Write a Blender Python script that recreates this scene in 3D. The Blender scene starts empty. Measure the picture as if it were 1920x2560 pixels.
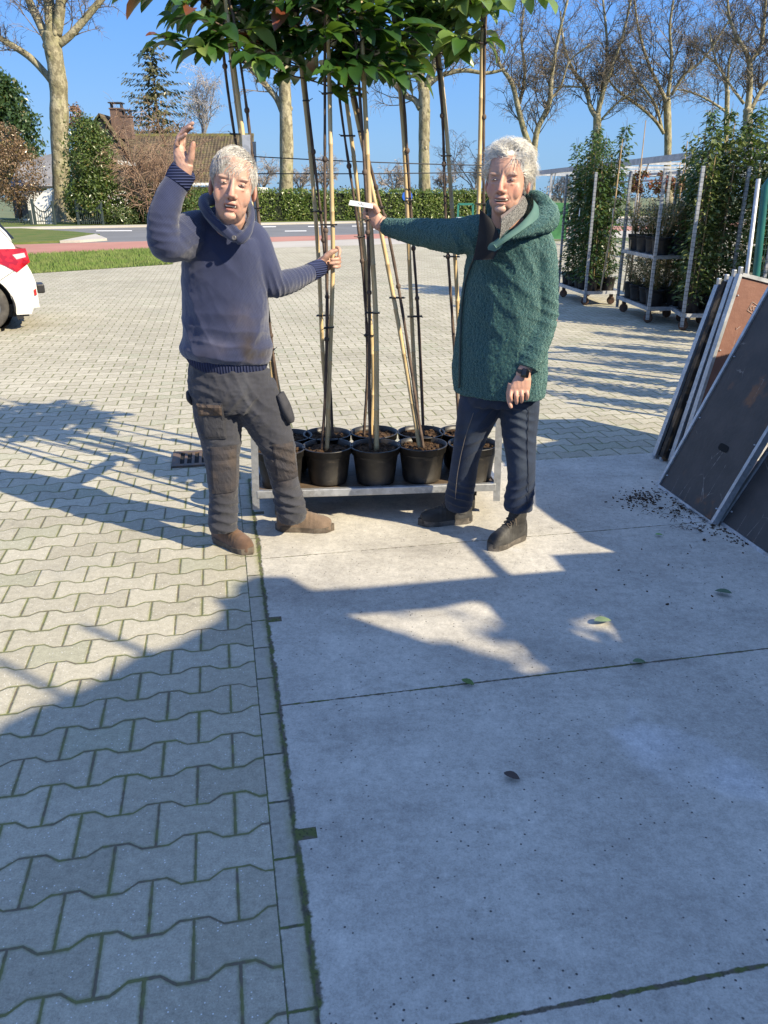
import bpy, bmesh, math, random
import numpy as np
from mathutils import Vector, Matrix, noise as mnoise
R = math.radians
scene = bpy.context.scene
col = scene.collection

# ------------------------------------------------------------------ camera
CAM_H = 1.60
PITCH = R(21.7016)
FPX = 1980.0
cd = bpy.data.cameras.new("camera"); cam = bpy.data.objects.new("camera", cd); col.objects.link(cam)
cam.location = (0, 0, CAM_H); cam.rotation_euler = (math.pi / 2 - PITCH, 0, 0)
cd.sensor_fit = 'VERTICAL'; cd.sensor_height = 24.0; cd.sensor_width = 18.0
cd.lens = 24.0 * FPX / 2560.0
cd.clip_start = 0.05; cd.clip_end = 2000
scene.camera = cam

# ------------------------------------------------------------------ light
SUN_EL = R(36.0); SUN_AZ = R(-34.0)
sd = Vector((math.cos(SUN_EL) * math.cos(SUN_AZ), math.cos(SUN_EL) * math.sin(SUN_AZ), math.sin(SUN_EL)))
w = bpy.data.worlds.new("World"); scene.world = w; w.use_nodes = True
wn = w.node_tree
sky = wn.nodes.new('ShaderNodeTexSky'); sky.sky_type = 'NISHITA'; sky.sun_disc = False
sky.sun_elevation = SUN_EL; sky.sun_rotation = math.atan2(sd.x, sd.y)
sky.air_density = 1.15; sky.dust_density = 0.5; sky.ozone_density = 1.6; sky.altitude = 0
# ramp made brighter overhead to fill the shade, kept dimmer near the horizon
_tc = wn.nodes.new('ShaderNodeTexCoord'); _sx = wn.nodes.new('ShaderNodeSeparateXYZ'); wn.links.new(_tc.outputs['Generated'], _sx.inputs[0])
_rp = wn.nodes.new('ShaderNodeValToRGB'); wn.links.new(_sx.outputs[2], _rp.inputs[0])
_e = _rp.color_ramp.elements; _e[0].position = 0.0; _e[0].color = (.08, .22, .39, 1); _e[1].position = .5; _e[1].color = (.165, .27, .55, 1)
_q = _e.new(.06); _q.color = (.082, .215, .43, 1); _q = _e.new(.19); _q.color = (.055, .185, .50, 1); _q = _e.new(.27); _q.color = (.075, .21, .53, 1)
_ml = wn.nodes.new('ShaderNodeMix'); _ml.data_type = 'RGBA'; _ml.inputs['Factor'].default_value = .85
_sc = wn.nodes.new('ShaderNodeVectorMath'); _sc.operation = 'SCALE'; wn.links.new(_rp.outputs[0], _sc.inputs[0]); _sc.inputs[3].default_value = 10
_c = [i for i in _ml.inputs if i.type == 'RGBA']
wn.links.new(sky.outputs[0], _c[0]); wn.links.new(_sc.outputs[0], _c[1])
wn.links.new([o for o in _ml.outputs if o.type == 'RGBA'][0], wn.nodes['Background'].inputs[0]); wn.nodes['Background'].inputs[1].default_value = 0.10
ld = bpy.data.lights.new("sun", 'SUN'); ld.energy = 4.8; ld.angle = R(0.5); ld.color = (1.0, 0.865, 0.63)
lo = bpy.data.objects.new("sun", ld); col.objects.link(lo); lo.rotation_euler = sd.to_track_quat('Z', 'Y').to_euler()
scene.view_settings.view_transform = 'Standard'; scene.view_settings.look = 'None'
scene.view_settings.gamma = 1; scene.view_settings.use_curve_mapping = False
scene.view_settings.exposure = 1.03

# ------------------------------------------------------------------ point picking: photo pixel -> ray
def _ray(x, y):
    u = (x - 960) / FPX; v = (1280 - y) / FPX
    return (u, math.cos(PITCH) + v * math.sin(PITCH), -math.sin(PITCH) + v * math.cos(PITCH))
K = 1.1573
def G(x, y, z=0.0):                      # overview pixel -> point at height z
    r = _ray(x * K, y * K); t = (z - CAM_H) / r[2]; return Vector((r[0] * t, r[1] * t, z))
def D(x, y, Y):                          # overview pixel -> point at distance Y
    r = _ray(x * K, y * K); t = Y / r[1]; return Vector((r[0] * t, Y, CAM_H + r[2] * t))
def DS(x, y, Y):                         # source pixel -> point at distance Y
    return D(x / K, y / K, Y)
def pxm(p):                              # source pixels per metre at a point
    return FPX / (p[1] * math.cos(PITCH) - (p[2] - CAM_H) * math.sin(PITCH))
TH = R(11.4)
UA = Vector((math.cos(TH), math.sin(TH), 0)); UB = Vector((-math.sin(TH), math.cos(TH), 0))
def AB(a, b, z=0): return UA * a + UB * b + Vector((0, 0, z))

# ------------------------------------------------------------------ node helper
class S:
    nt = None
    def __init__(s, sock): s.s = sock
    @staticmethod
    def m(op, *a, clamp=False):
        n = S.nt.nodes.new('ShaderNodeMath'); n.operation = op; n.use_clamp = clamp
        for i, v in enumerate(a):
            if isinstance(v, S): S.nt.links.new(v.s, n.inputs[i])
            else: n.inputs[i].default_value = v
        return S(n.outputs[0])
    def __add__(a, b): return S.m('ADD', a, b)
    __radd__ = __add__
    def __sub__(a, b): return S.m('SUBTRACT', a, b)
    def __rsub__(a, b): return S.m('SUBTRACT', b, a)
    def __mul__(a, b): return S.m('MULTIPLY', a, b)
    __rmul__ = __mul__
    def __truediv__(a, b): return S.m('DIVIDE', a, b)
    def floor(a): return S.m('FLOOR', a)
    def fract(a): return S.m('FRACT', a)
    def abs(a): return S.m('ABSOLUTE', a)
    def cos(a): return S.m('COSINE', a)
    def min(a, b): return S.m('MINIMUM', a, b)
    def max(a, b): return S.m('MAXIMUM', a, b)
    def gt(a, b): return S.m('GREATER_THAN', a, b)
    def lt(a, b): return S.m('LESS_THAN', a, b)
    def pow(a, b): return S.m('POWER', a, b)
    def clamp(a): return S.m('ADD', a, 0.0, clamp=True)
def sstep(v, a, b, lo=0.0, hi=1.0):
    n = S.nt.nodes.new('ShaderNodeMapRange'); n.interpolation_type = 'SMOOTHSTEP'
    S.nt.links.new(v.s, n.inputs[0]); n.inputs[1].default_value = a; n.inputs[2].default_value = b
    n.inputs[3].default_value = lo; n.inputs[4].default_value = hi
    return S(n.outputs[0])
def coords(kind='Object'):
    n = S.nt.nodes.new('ShaderNodeTexCoord'); return S(n.outputs[kind])
def xyz(v):
    n = S.nt.nodes.new('ShaderNodeSeparateXYZ'); S.nt.links.new(v.s, n.inputs[0]); return [S(o) for o in n.outputs]
def vec(x, y, z):
    n = S.nt.nodes.new('ShaderNodeCombineXYZ')
    for i, v in enumerate((x, y, z)):
        if isinstance(v, S): S.nt.links.new(v.s, n.inputs[i])
        else: n.inputs[i].default_value = v
    return S(n.outputs[0])
def scalev(v, s):
    n = S.nt.nodes.new('ShaderNodeVectorMath'); n.operation = 'MULTIPLY'
    S.nt.links.new(v.s, n.inputs[0]); n.inputs[1].default_value = s if hasattr(s, '__len__') else (s, s, s)
    return S(n.outputs[0])
def noise(v, sc, det=3, rough=0.55, dist=0.0, color=False):
    n = S.nt.nodes.new('ShaderNodeTexNoise'); S.nt.links.new(v.s, n.inputs['Vector'])
    n.inputs['Scale'].default_value = sc; n.inputs['Detail'].default_value = det
    n.inputs['Roughness'].default_value = rough; n.inputs['Distortion'].default_value = dist
    return S(n.outputs['Color' if color else 'Fac'])
def voro(v, sc, feat='F1', out='Distance', rnd=1.0):
    n = S.nt.nodes.new('ShaderNodeTexVoronoi'); S.nt.links.new(v.s, n.inputs['Vector']); n.feature = feat
    n.inputs['Scale'].default_value = sc; n.inputs['Randomness'].default_value = rnd
    return S(n.outputs[out])
def white(v):
    n = S.nt.nodes.new('ShaderNodeTexWhiteNoise'); n.noise_dimensions = '3D'; S.nt.links.new(v.s, n.inputs['Vector'])
    return S(n.outputs['Value'])
def mix(f, a, b):
    n = S.nt.nodes.new('ShaderNodeMix'); n.data_type = 'RGBA'; n.clamp_factor = True
    ins = [n.inputs['Factor'], [i for i in n.inputs if i.name == 'A' and i.type == 'RGBA'][0], [i for i in n.inputs if i.name == 'B' and i.type == 'RGBA'][0]]
    for i, v in zip(ins, (f, a, b)):
        if isinstance(v, S): S.nt.links.new(v.s, i)
        elif hasattr(v, '__len__'): i.default_value = (*v[:3], 1)
        else: i.default_value = v
    return S([o for o in n.outputs if o.type == 'RGBA'][0])
def mulc(c, f):                          # colour * scalar
    n = S.nt.nodes.new('ShaderNodeVectorMath'); n.operation = 'SCALE'
    S.nt.links.new(c.s, n.inputs[0])
    if isinstance(f, S): S.nt.links.new(f.s, n.inputs[3])
    else: n.inputs[3].default_value = f
    return S(n.outputs[0])
def attr(name):
    n = S.nt.nodes.new('ShaderNodeAttribute'); n.attribute_name = name; return S(n.outputs['Color'])
MATS = {}
def mat(name, fn=None, color=(.5, .5, .5), rough=.6, metal=0.0, spec=.5, **kw):
    if name in MATS: return MATS[name]
    m = bpy.data.materials.new(name); m.use_nodes = True; nt = m.node_tree; S.nt = nt
    b = nt.nodes['Principled BSDF']
    def put(inp, v):
        i = b.inputs[inp]
        if isinstance(v, S): nt.links.new(v.s, i)
        elif hasattr(v, '__len__') and len(v) == 3 and i.type == 'RGBA': i.default_value = (*v, 1)
        else: i.default_value = v
    put('Base Color', color); put('Roughness', rough); put('Metallic', metal); put('Specular IOR Level', spec)
    if fn:
        for k_, v in fn().items():
            if k_ == 'bump':
                h, dist = v[0], v[1]
                n = nt.nodes.new('ShaderNodeBump'); n.inputs['Distance'].default_value = dist
                n.inputs['Strength'].default_value = v[2] if len(v) > 2 else 1.0
                nt.links.new(h.s, n.inputs['Height']); nt.links.new(n.outputs[0], b.inputs['Normal'])
            else: put(k_, v)
    for k_, v in kw.items(): put(k_, v)
    MATS[name] = m
    return m
def vary(name, c1, c2, sc=3, rough=.7, bump=0, bsc=40, metal=0.0, spec=.4, coord='Object', thr=(.35, .65), **kw):
    def f():
        P = coords(coord); n = noise(P, sc, 4)
        d = {'Base Color': mix(sstep(n, *thr), c1, c2)}
        if bump: d['bump'] = (noise(P, bsc, 4), bump)
        return d
    return mat(name, f, rough=rough, metal=metal, spec=spec, **kw)

# ------------------------------------------------------------------ mesh helper
class MB:
    def __init__(s): s.v = []; s.f = []; s.n = 0; s.mi = []
    def add(s, V, F, mi=0):
        V = np.asarray(V, float).reshape(-1, 3); s.v.append(V)
        s.f += [tuple(i + s.n for i in f) for f in F]; s.mi += [mi] * len(F); s.n += len(V); return s
    def box(s, c, size, rot=None, mi=0, bev=0.0):
        x, y, z = [a / 2 for a in size]
        if bev <= 0:
            V = np.array([(i, j, k) for i in (-x, x) for j in (-y, y) for k in (-z, z)])
            F = [(0, 1, 3, 2), (4, 6, 7, 5), (0, 4, 5, 1), (2, 3, 7, 6), (0, 2, 6, 4), (1, 5, 7, 3)]
        else:
            bm = bmesh.new(); bmesh.ops.create_cube(bm, size=1)
            for v in bm.verts: v.co = Vector((v.co.x * 2 * x, v.co.y * 2 * y, v.co.z * 2 * z))
            bmesh.ops.bevel(bm, geom=bm.edges[:], offset=bev, segments=2, affect='EDGES', profile=.5)
            bm.verts.index_update()
            V = np.array([v.co[:] for v in bm.verts]); F = [tuple(v.index for v in f.verts) for f in bm.faces]; bm.free()
        if rot is not None: V = V @ np.array(rot.to_3x3() if hasattr(rot, 'to_3x3') else rot).T
        return s.add(V + np.array(c[:]), F, mi)
    def beam(s, a, b, w=.03, h=.03, up=(0, 0, 1), mi=0):
        a = Vector(a); b = Vector(b); d = (b - a); L = d.length; d.normalize()
        u = Vector(up); sx = d.cross(u)
        if sx.length < 1e-4: sx = d.cross(Vector((0, 1, 0)))
        sx.normalize(); u = sx.cross(d)
        M = Matrix((sx, d, u)).transposed()
        return s.box((a + b) / 2, (w, L, h), M, mi)
    def tube(s, path, rad, n=8, cap=True, ell=None, mi=0, yaw=0.0):
        V, F = tube(path, rad, n, cap, ell, yaw); return s.add(V, F, mi)
    def sphere(s, c, r, n=12, m=8, mi=0, rot=None):
        r = np.array(r if hasattr(r, '__len__') else (r, r, r)); V = [(0, 0, 1)]
        for j in range(1, m):
            t = math.pi * j / m
            for i in range(n):
                p = 2 * math.pi * i / n; V.append((math.sin(t) * math.cos(p), math.sin(t) * math.sin(p), math.cos(t)))
        V.append((0, 0, -1)); F = [(0, 1 + i, 1 + (i + 1) % n) for i in range(n)]
        for j in range(m - 2):
            for i in range(n):
                a = 1 + j * n + i; b = 1 + j * n + (i + 1) % n; F.append((a, a + n, b + n, b))
        l = len(V) - 1; F += [(l, l - n + (i + 1) % n, l - n + i) for i in range(n)]
        V = np.array(V) * r
        if rot is not None: V = V @ np.array(rot.to_3x3()).T
        return s.add(V + np.array(c[:]), F, mi)
    def lathe(s, c, prof, n=24, mi=0, rot=None):
        V = []; F = []
        for r, z in prof:
            for i in range(n):
                p = 2 * math.pi * i / n; V.append((r * math.cos(p), r * math.sin(p), z))
        for j in range(len(prof) - 1):
            for i in range(n):
                a = j * n + i; b = j * n + (i + 1) % n; F.append((a, b, b + n, a + n))
        V = np.array(V)
        if rot is not None: V = V @ np.array(rot.to_3x3()).T
        return s.add(V + np.array(c[:]), F, mi)
    def prism(s, poly, d, mi=0):         # poly: 3D points, extruded by vector d
        n = len(poly); V = [Vector(p) for p in poly] + [Vector(p) + Vector(d) for p in poly]
        F = [tuple(range(n))[::-1], tuple(range(n, 2 * n))] + [(i, (i + 1) % n, n + (i + 1) % n, n + i) for i in range(n)]
        return s.add([v[:] for v in V], F, mi)
    def build(s, name, m, parent=None, smooth=False, attrs=None):
        me = bpy.data.meshes.new(name); V = np.concatenate(s.v) if s.v else np.zeros((0, 3))
        if parent is not None: V = V - np.array(org(parent)[:])
        me.from_pydata(V.tolist(), [], s.f); me.update()
        for mm in (m if isinstance(m, (list, tuple)) else [m]): me.materials.append(mm)
        if any(s.mi): me.polygons.foreach_set('material_index', s.mi)
        if smooth: me.polygons.foreach_set('use_smooth', [True] * len(me.polygons))
        o = bpy.data.objects.new(name, me); col.objects.link(o)
        if parent is not None: o.parent = parent
        return o
def org(o):
    p = Vector(o.location)
    while o.parent: o = o.parent; p += Vector(o.location)
    return p
def tube(path, rad, n=8, cap=True, ell=None, yaw=0.0):
    P = [Vector(p) for p in path]; m = len(P)
    rad = [rad] * m if not hasattr(rad, '__len__') else rad
    V = []; F = []; prev = None
    for i, p in enumerate(P):
        t = (P[min(i + 1, m - 1)] - P[max(i - 1, 0)])
        t = t.normalized() if t.length > 1e-9 else Vector((0, 0, 1))
        if prev is None:
            r = Vector((1, 0, 0)) if ell is not None else (Vector((1, 0, 0)) if abs(t.x) < .8 else Vector((0, 1, 0)))
            if ell is not None and abs(t.x) > .9: r = Vector((0, 0, 1))
            if yaw: r = Vector((math.cos(yaw), math.sin(yaw), 0))
            a = (r - t * r.dot(t)).normalized()
        else:
            a = (prev - t * prev.dot(t)); a = a.normalized() if a.length > 1e-6 else t.orthogonal()
        prev = a; b = t.cross(a); ra = rad[i]; rx, ry = (ra if hasattr(ra, '__len__') else (ra, ra))
        for k_ in range(n):
            q = 2 * math.pi * k_ / n; v = p + a * (rx * math.cos(q)) + b * (ry * math.sin(q)); V.append((v.x, v.y, v.z))
    for i in range(m - 1):
        for k_ in range(n):
            a = i * n + k_; b = i * n + (k_ + 1) % n; F.append((a, b, b + n, a + n))
    if cap: F.append(tuple(range(n))[::-1]); F.append(tuple(range((m - 1) * n, m * n)))
    return V, F
def spline(P, sub=6, closed=False):      # Catmull-Rom through tuples of any length
    P = [np.array(p, float) for p in P]; n = len(P); out = []
    rng = range(n if closed else n - 1)
    for i in rng:
        g = (lambda j: P[j % n]) if closed else (lambda j: P[min(max(j, 0), n - 1)])
        p0, p1, p2, p3 = g(i - 1), g(i), g(i + 1), g(i + 2)
        for k_ in range(sub):
            t = k_ / sub
            out.append(.5 * ((2 * p1) + (p2 - p0) * t + (2 * p0 - 5 * p1 + 4 * p2 - p3) * t * t + (3 * p1 - p0 - 3 * p2 + p3) * t ** 3))
    if not closed: out.append(P[-1])
    return out
def tag(o, label=None, cat=None, group=None, kind=None):
    if label: o['label'] = label
    if cat: o['category'] = cat
    if group: o['group'] = group
    if kind: o['kind'] = kind
    return o
def thing(name, label, cat, loc=(0, 0, 0), group=None):
    o = bpy.data.objects.new(name, None); col.objects.link(o); o.location = loc; o.empty_display_size = .1
    return tag(o, label, cat, group)
def dup(root, loc, rz=0.0, label=None, group=None, scale=None):
    r = root.copy(); col.objects.link(r); r.location = loc; r.rotation_euler = (root.rotation_euler.x, root.rotation_euler.y, rz)
    if scale is not None: r.scale = scale
    if label: r['label'] = label
    if group: r['group'] = group
    for ch in list(root.children):
        c = ch.copy(); col.objects.link(c); c.parent = r
        for g in list(ch.children):
            d = g.copy(); col.objects.link(d); d.parent = c
    return r
def struct(o): o['kind'] = 'structure'; return o
def sheet(name, pts, z, m):
    mb = MB(); mb.add([(p[0], p[1], z) for p in pts], [tuple(range(len(pts)))]); return struct(mb.build(name, m))
# ------------------------------------------------------------------ ground materials
def ab_coords():
    x, y, z = xyz(coords('Object'))
    c, s = math.cos(TH), math.sin(TH)
    return x * c + y * s, y * c - x * s, vec(x, y, 0.0)
def m_paver():
    a, b, P = ab_coords(); L = .209; h = .139; A = .0135; a0 = -.063; b0 = -.0845
    wob = (noise(P, 9, 3) - .5) * .006
    an = (a - a0) / L; bn = b - b0 + wob
    T = S.m('MINIMUM', S.m('MAXIMUM', (an * (2 * math.pi)).cos() * 1.9, -1.0), 1.0)
    n0 = (bn / h).floor(); par = (n0 * .5).fract() * 2.0           # 0 even 1 odd
    s0 = 1.0 - par * 2.0
    lowb = n0 * h + s0 * T * A; upb = (n0 + 1.0) * h - s0 * T * A
    r = n0 + bn.gt(upb) - bn.lt(lowb)
    d1 = (bn - lowb).abs().min((bn - upb).abs())
    rp = (r * .5).fract() * 2.0
    q = an + .5 + (1.0 - rp) * .5
    d2 = (q.fract() - .5).abs() * L
    cell = white(vec((q - .5).floor(), r, 3.0)); cell2 = white(vec((q - .5).floor(), r, 11.0))
    nz = noise(P, 60, 3); nl = noise(P, .5, 3); nm = noise(P, 3.0, 4)
    d = d1.min(d2)
    jw = .0021 + (nm - .3) * .0045
    joint = S.m('SUBTRACT', 1.0, sstep(d + (nz - .5) * .004 - jw, -.0008, .0022))
    halo = S.m('SUBTRACT', 1.0, sstep(d + (nz - .5) * .012, .002, .014))
    ag = noise(P, 190, 3, .8); spk = sstep(voro(P, 85), .06, .22, 1.0, 0.0) * white(scalev(voro(P, 85, out='Position'), 1.0)).gt(.66)
    dk = sstep(voro(P, 60), .04, .13, 1.0, 0.0) * white(voro(P, 60, out='Position')).gt(.86)
    base = mix(cell, (.385, .357, .275), (.467, .438, .348))
    base = mix(cell2.gt(.94) * .5, base, (.30, .31, .22))
    base = mix(sstep(noise(P, 4.5, 5, .7), .57, .70) * .35, base, (.25, .235, .19)); base = mulc(base, .86 + (nl - .5) * .45 + (ag - .5) * .85 + (noise(P, 34, 3) - .5) * .45 + (noise(P, 80, 3, .8) - .5) * .55 + (cell2 - .5) * .10)
    st = sstep(noise(P, 1.1, 5, .65), .56, .72)
    base = mix(st * .28, base, (.20, .195, .17))
    base = mix(spk * .75, base, (.85, .85, .83)); base = mix(dk * .7, base, (.10, .10, .10))
    moss = mix(sstep(noise(P, 14, 3), .4, .62), (.145, .155, .062), (.13, .11, .08))
    base = mix(halo * .60 * sstep(nm, .3, .6), base, (.17, .19, .08))
    c = mix(joint, base, moss)
    hgt = sstep(d, .001, .007) * .5 + ag * .05 + (noise(P, 140, 3) - .5) * .22 + cell * .12 + sstep(nz, .3, .7) * joint * .25
    return {'Base Color': c, 'bump': (hgt, .006), 'Roughness': .88}
def m_slab():
    a, b, P = ab_coords()
    nz = noise(P, 40, 4); nm = noise(P, 2.2, 5, .6); nl = noise(P, .7, 3); fine = noise(P, 170, 3, .8)
    pb = (b - 1.08) / 1.193
    e = ((pb + .5).fract() - .5).abs() * 1.193
    k_ = sstep(b, 1.3, 3.4)                                         # nearer joints hold more moss
    jw = .0045 - k_ * .0032 + (noise(P, 5, 3) - .5) * .008
    joint = S.m('SUBTRACT', 1.0, sstep(e + (nz - .5) * .014 - jw, -.001, .003))
    ed = a - .100
    edge = S.m('SUBTRACT', 1.0, sstep(ed + (nz - .5) * .022 + (noise(P, 6, 4, .7) - .5) * .040, .000, .009))
    e2 = ((pb).fract() - .5).abs() * 1.193
    notch = e2.lt(.021) * ed.lt(.052)
    joint = joint.max(edge).max(notch)
    pitv = voro(P, 46); pit = sstep(pitv, .07, .18, 1.0, 0.0) * white(voro(P, 46, out='Position')).gt(.62)
    pit2 = sstep(voro(P, 120), .08, .2, 1.0, 0.0) * white(voro(P, 120, out='Position')).gt(.80)
    base = mix(sstep(nm, .3, .7), (.50, .475, .415), (.385, .365, .32))
    base = mix(sstep(noise(P, 1.6, 3, .5, .4), .60, .70) * .6, base, (.60, .60, .59))     # pale patches
    base = mix(sstep(noise(scalev(P, (1.0, 2.2, 1)), 1.0, 4), .55, .68) * .35, base, (.25, .235, .205))
    base = mulc(base, .93 + (fine - .5) * .75 + (nl - .5) * .35 + (noise(P, 28, 4, .7) - .5) * .55 + (noise(P, 75, 3, .8) - .5) * .65 + (noise(P, 7, 4, .7) - .5) * .45)
    rust = sstep(noise(vec(*[c + 7.0 for c in xyz(P)]), 2.6, 4), .73, .80)
    base = mix(sstep(noise(P, 3.3, 5, .75), .58, .70) * .30, base, (.20, .185, .16)); base = mix(rust * .45, base, (.33, .21, .11))
    base = mix(pit * .9, base, (.045, .045, .045)); base = mix(pit2 * .5, base, (.14, .135, .125))
    moss = mix(sstep(noise(P, 16, 4), .42, .58), (.095, .11, .035), (.11, .095, .07)); moss = mix(sstep(noise(P, 90, 2), .5, .7) * .6, moss, (.03, .03, .02))
    c = mix(joint, base, moss)
    hgt = (1.0 - joint) * .6 + joint * nz * .5 + fine * .05 + noise(P, 25, 4) * .12 - pit * .35
    return {'Base Color': c, 'bump': (hgt, .006), 'Roughness': .9}
def m_kerb():
    a, b, P = ab_coords()
    q = (b - 2.025) / .2115; dj = ((q + .5).fract() - .5).abs() * .2115
    nz = noise(P, 60, 3); cell = white(vec((q).floor(), 1.0, 1.0)); ag = noise(P, 280, 2, .8)
    e = (a - .028).abs()
    joint = (1.0 - sstep(dj.min(e) + (nz - .5) * .005, .002, .006)).max(sstep(a + (nz - .5) * .02, .082, .092))
    base = mulc(mix(cell, (.36, .34, .275), (.42, .39, .32)), .9 + (ag - .5) * .6 + (noise(P, 60, 4, .8) - .5) * .9 + (noise(P, 9, 3) - .5) * .3)
    base = mix(sstep(a, .06, .09) * .6 * sstep(noise(P, 12, 3), .3, .6), base, (.19, .20, .08))
    c = mix(joint, base, mix(sstep(noise(P, 20, 3), .4, .6), (.09, .11, .035), (.075, .07, .05)))
    return {'Base Color': c, 'bump': ((1.0 - joint) * .6 + ag * .08 + joint * nz * .5, .006), 'Roughness': .9}
M_PAVER = mat('concrete_pavers', m_paver, spec=.3); M_SLAB = mat('concrete_slabs', m_slab, spec=.3); M_KERB = mat('kerb_blocks', m_kerb, spec=.3)
def m_grass():
    P = coords('Object')
    c = mix(sstep(noise(P, 1.2, 5), .35, .65), (.085, .135, .03), (.14, .155, .05))
    c = mix(sstep(noise(P, 25, 3), .55, .75) * .5, c, (.20, .18, .09))
    return {'Base Color': c, 'bump': (noise(P, 30, 4), .05), 'Roughness': .95}
M_GRASS = mat('lawn_soil', m_grass, spec=.2)
def m_asph(c1, c2, sc=60):
    def f():
        P = coords('Object')
        c = mix(sstep(noise(P, .35, 4), .3, .7), c1, c2)
        c = mulc(c, .9 + (noise(P, sc, 2) - .5) * .5)
        return {'Base Color': c, 'bump': (noise(P, sc, 2), .004), 'Roughness': .9}
    return f
M_ROAD = mat('asphalt', m_asph((.14, .145, .15), (.17, .175, .18)))
M_CYCLE = mat('red_asphalt', m_asph((.36, .165, .125), (.43, .215, .165)))
M_PALE = mat('pale_concrete', m_asph((.40, .375, .33), (.47, .44, .39), 20))
M_FIELD = mat('field', m_asph((.10, .13, .05), (.15, .17, .08), .2))
M_WHITEL = mat('road_paint', m_asph((.7, .7, .68), (.78, .78, .76)))

# ------------------------------------------------------------------ ground sheets
sheet('ground', [(-900, -60), (900, -60), (900, 1500), (-900, 1500)], -.02, M_FIELD)
def GS(x, y, z=0.0): return G(x / K, y / K, z)
def ext(p, q, L=120):
    d = (q - p).normalized(); return p - d * L, q + d * L
def band(name, l1, l2, m, z, L=120):     # strip between two lines, each given by two ground points
    a, b = ext(*l1, L); c, d = ext(*l2, L)
    return sheet(name, [(a.x, a.y), (b.x, b.y), (d.x, d.y), (c.x, c.y)], z, m)
gn = (GS(99, 683), GS(431, 661)); gf = (GS(75, 637), GS(383, 622))
yard = MB()
yard.add([AB(-40, -8)[:], AB(.028, -8)[:], AB(.028, 4.64)[:], AB(-40, 4.64)[:]], [(0, 1, 2, 3)])
e0 = ext(*gn, 25)[0]; q1 = GS(431, 661); q2 = GS(450, 619); q3 = GS(1400, 603)
far = [AB(-40, 4.64), AB(60, 4.64), Vector((60, q3.y + 4, 0)), q3, q2, q1, e0, Vector((-40, e0.y - 3, 0))]
yard.add([(q.x, q.y, 0.0) for q in far], [tuple(range(len(far)))])
yo = struct(yard.build('paved_yard', M_PAVER))
sheet('kerb_strip', [AB(.028, -8), AB(.095, -8), AB(.095, 4.64), AB(.028, 4.64)], .0, M_KERB)
sheet('concrete_pavement', [AB(.095, -8), AB(40, -8), AB(40, 4.64), AB(.095, 4.64)], .0, M_SLAB)
a_, b_ = ext(*gf, 60); c_ = ext(*gn, 60)[0]; qq = GS(445, 619)
sheet('grass_strip', [(c_.x, c_.y), (q1.x, q1.y), (qq.x, qq.y), (a_.x, a_.y)], .004, M_GRASS)
cn = (GS(75, 637), GS(383, 621)); cn2 = (GS(640, 606), GS(960, 596)); cf2 = (GS(640, 594), GS(960, 584))
cm = MB()                                                   # cycle path, near edge bends a little
P_ = [ext(*cn, 60)[0], GS(383, 621), GS(640, 606), ext(*cn2, 60)[1], ext(*cf2, 60)[1], GS(640, 594), GS(368, 603), ext(GS(65, 611), GS(368, 603), 60)[0]]
sheet('cycle_path', [(p.x, p.y) for p in P_], .004, M_CYCLE)
P_ = [GS(436, 661), GS(1400, 618), GS(1400, 580), ext(*cn2, 60)[1], GS(640, 606), GS(383, 621)]
P_ = [GS(452, 634), GS(640, 621), GS(960, 611), ext(GS(640, 620), GS(960, 611), 60)[1], ext(*cn2, 60)[1], GS(640, 606), GS(450, 616)]
sheet('pale_path', [(p.x, p.y) for p in P_], .002, M_PALE)
rn = (GS(65, 611), GS(640, 594)); rf = (GS(150, 571), GS(900, 557))
P_ = [ext(*rn, 90)[0], GS(368, 603), GS(640, 594), ext(*cf2, 150)[1], ext(*rf, 200)[1], ext(*rf, 200)[0]]
sheet('road', [(p.x, p.y) for p in P_], .0, M_ROAD)
P_ = [ext(*rf, 200)[0], ext(*rf, 200)[1]]; off = Vector((-.02, 1, 0)) * 3.2
sheet('far_verge', [(P_[0].x, P_[0].y), (P_[1].x, P_[1].y), ((P_[1] + off * 8).x, (P_[1] + off * 8).y), ((P_[0] + off * 8).x, (P_[0] + off * 8).y)], .05, M_GRASS)
kb = MB(); a, b = ext(*rf, 150); kb.beam(a + Vector((0, .2, .03)), b + Vector((0, .2, .03)), 1.6, .12); struct(kb.build('far_kerb', M_PALE))
# road markings
mk = MB()
for x0, x1, yy in [(712, 766, 577.5), (640, 690, 567), (770, 830, 566), (880, 940, 565), (560, 610, 568), (915, 960, 573), (240, 330, 577)]:
    a = GS(x0, yy - .8, .006); b = GS(x1, yy - 1.4, .006); c = GS(x1, yy + .6, .006); d = GS(x0, yy + 1.2, .006)
    mk.add([a[:], b[:], c[:], d[:]], [(0, 3, 2, 1)])
struct(mk.build('road_markings', M_WHITEL))
# grass island with kerb return on the left
P_ = [GS(-400, 622), GS(30, 612), GS(154, 607), GS(215, 597), GS(250, 589), GS(180, 582), GS(54, 574), GS(-400, 580)]
struct(MB().prism([Vector((p.x, p.y, .0)) for p in P_], (0, 0, .07)).build('grass_island', M_GRASS))
P_ = [GS(150, 608), GS(240, 590), GS(268, 602), GS(200, 607)]
struct(MB().prism([p + Vector((0, 0, .004)) for p in P_], (0, 0, .09)).build('kerb_return', M_PALE))
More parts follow.
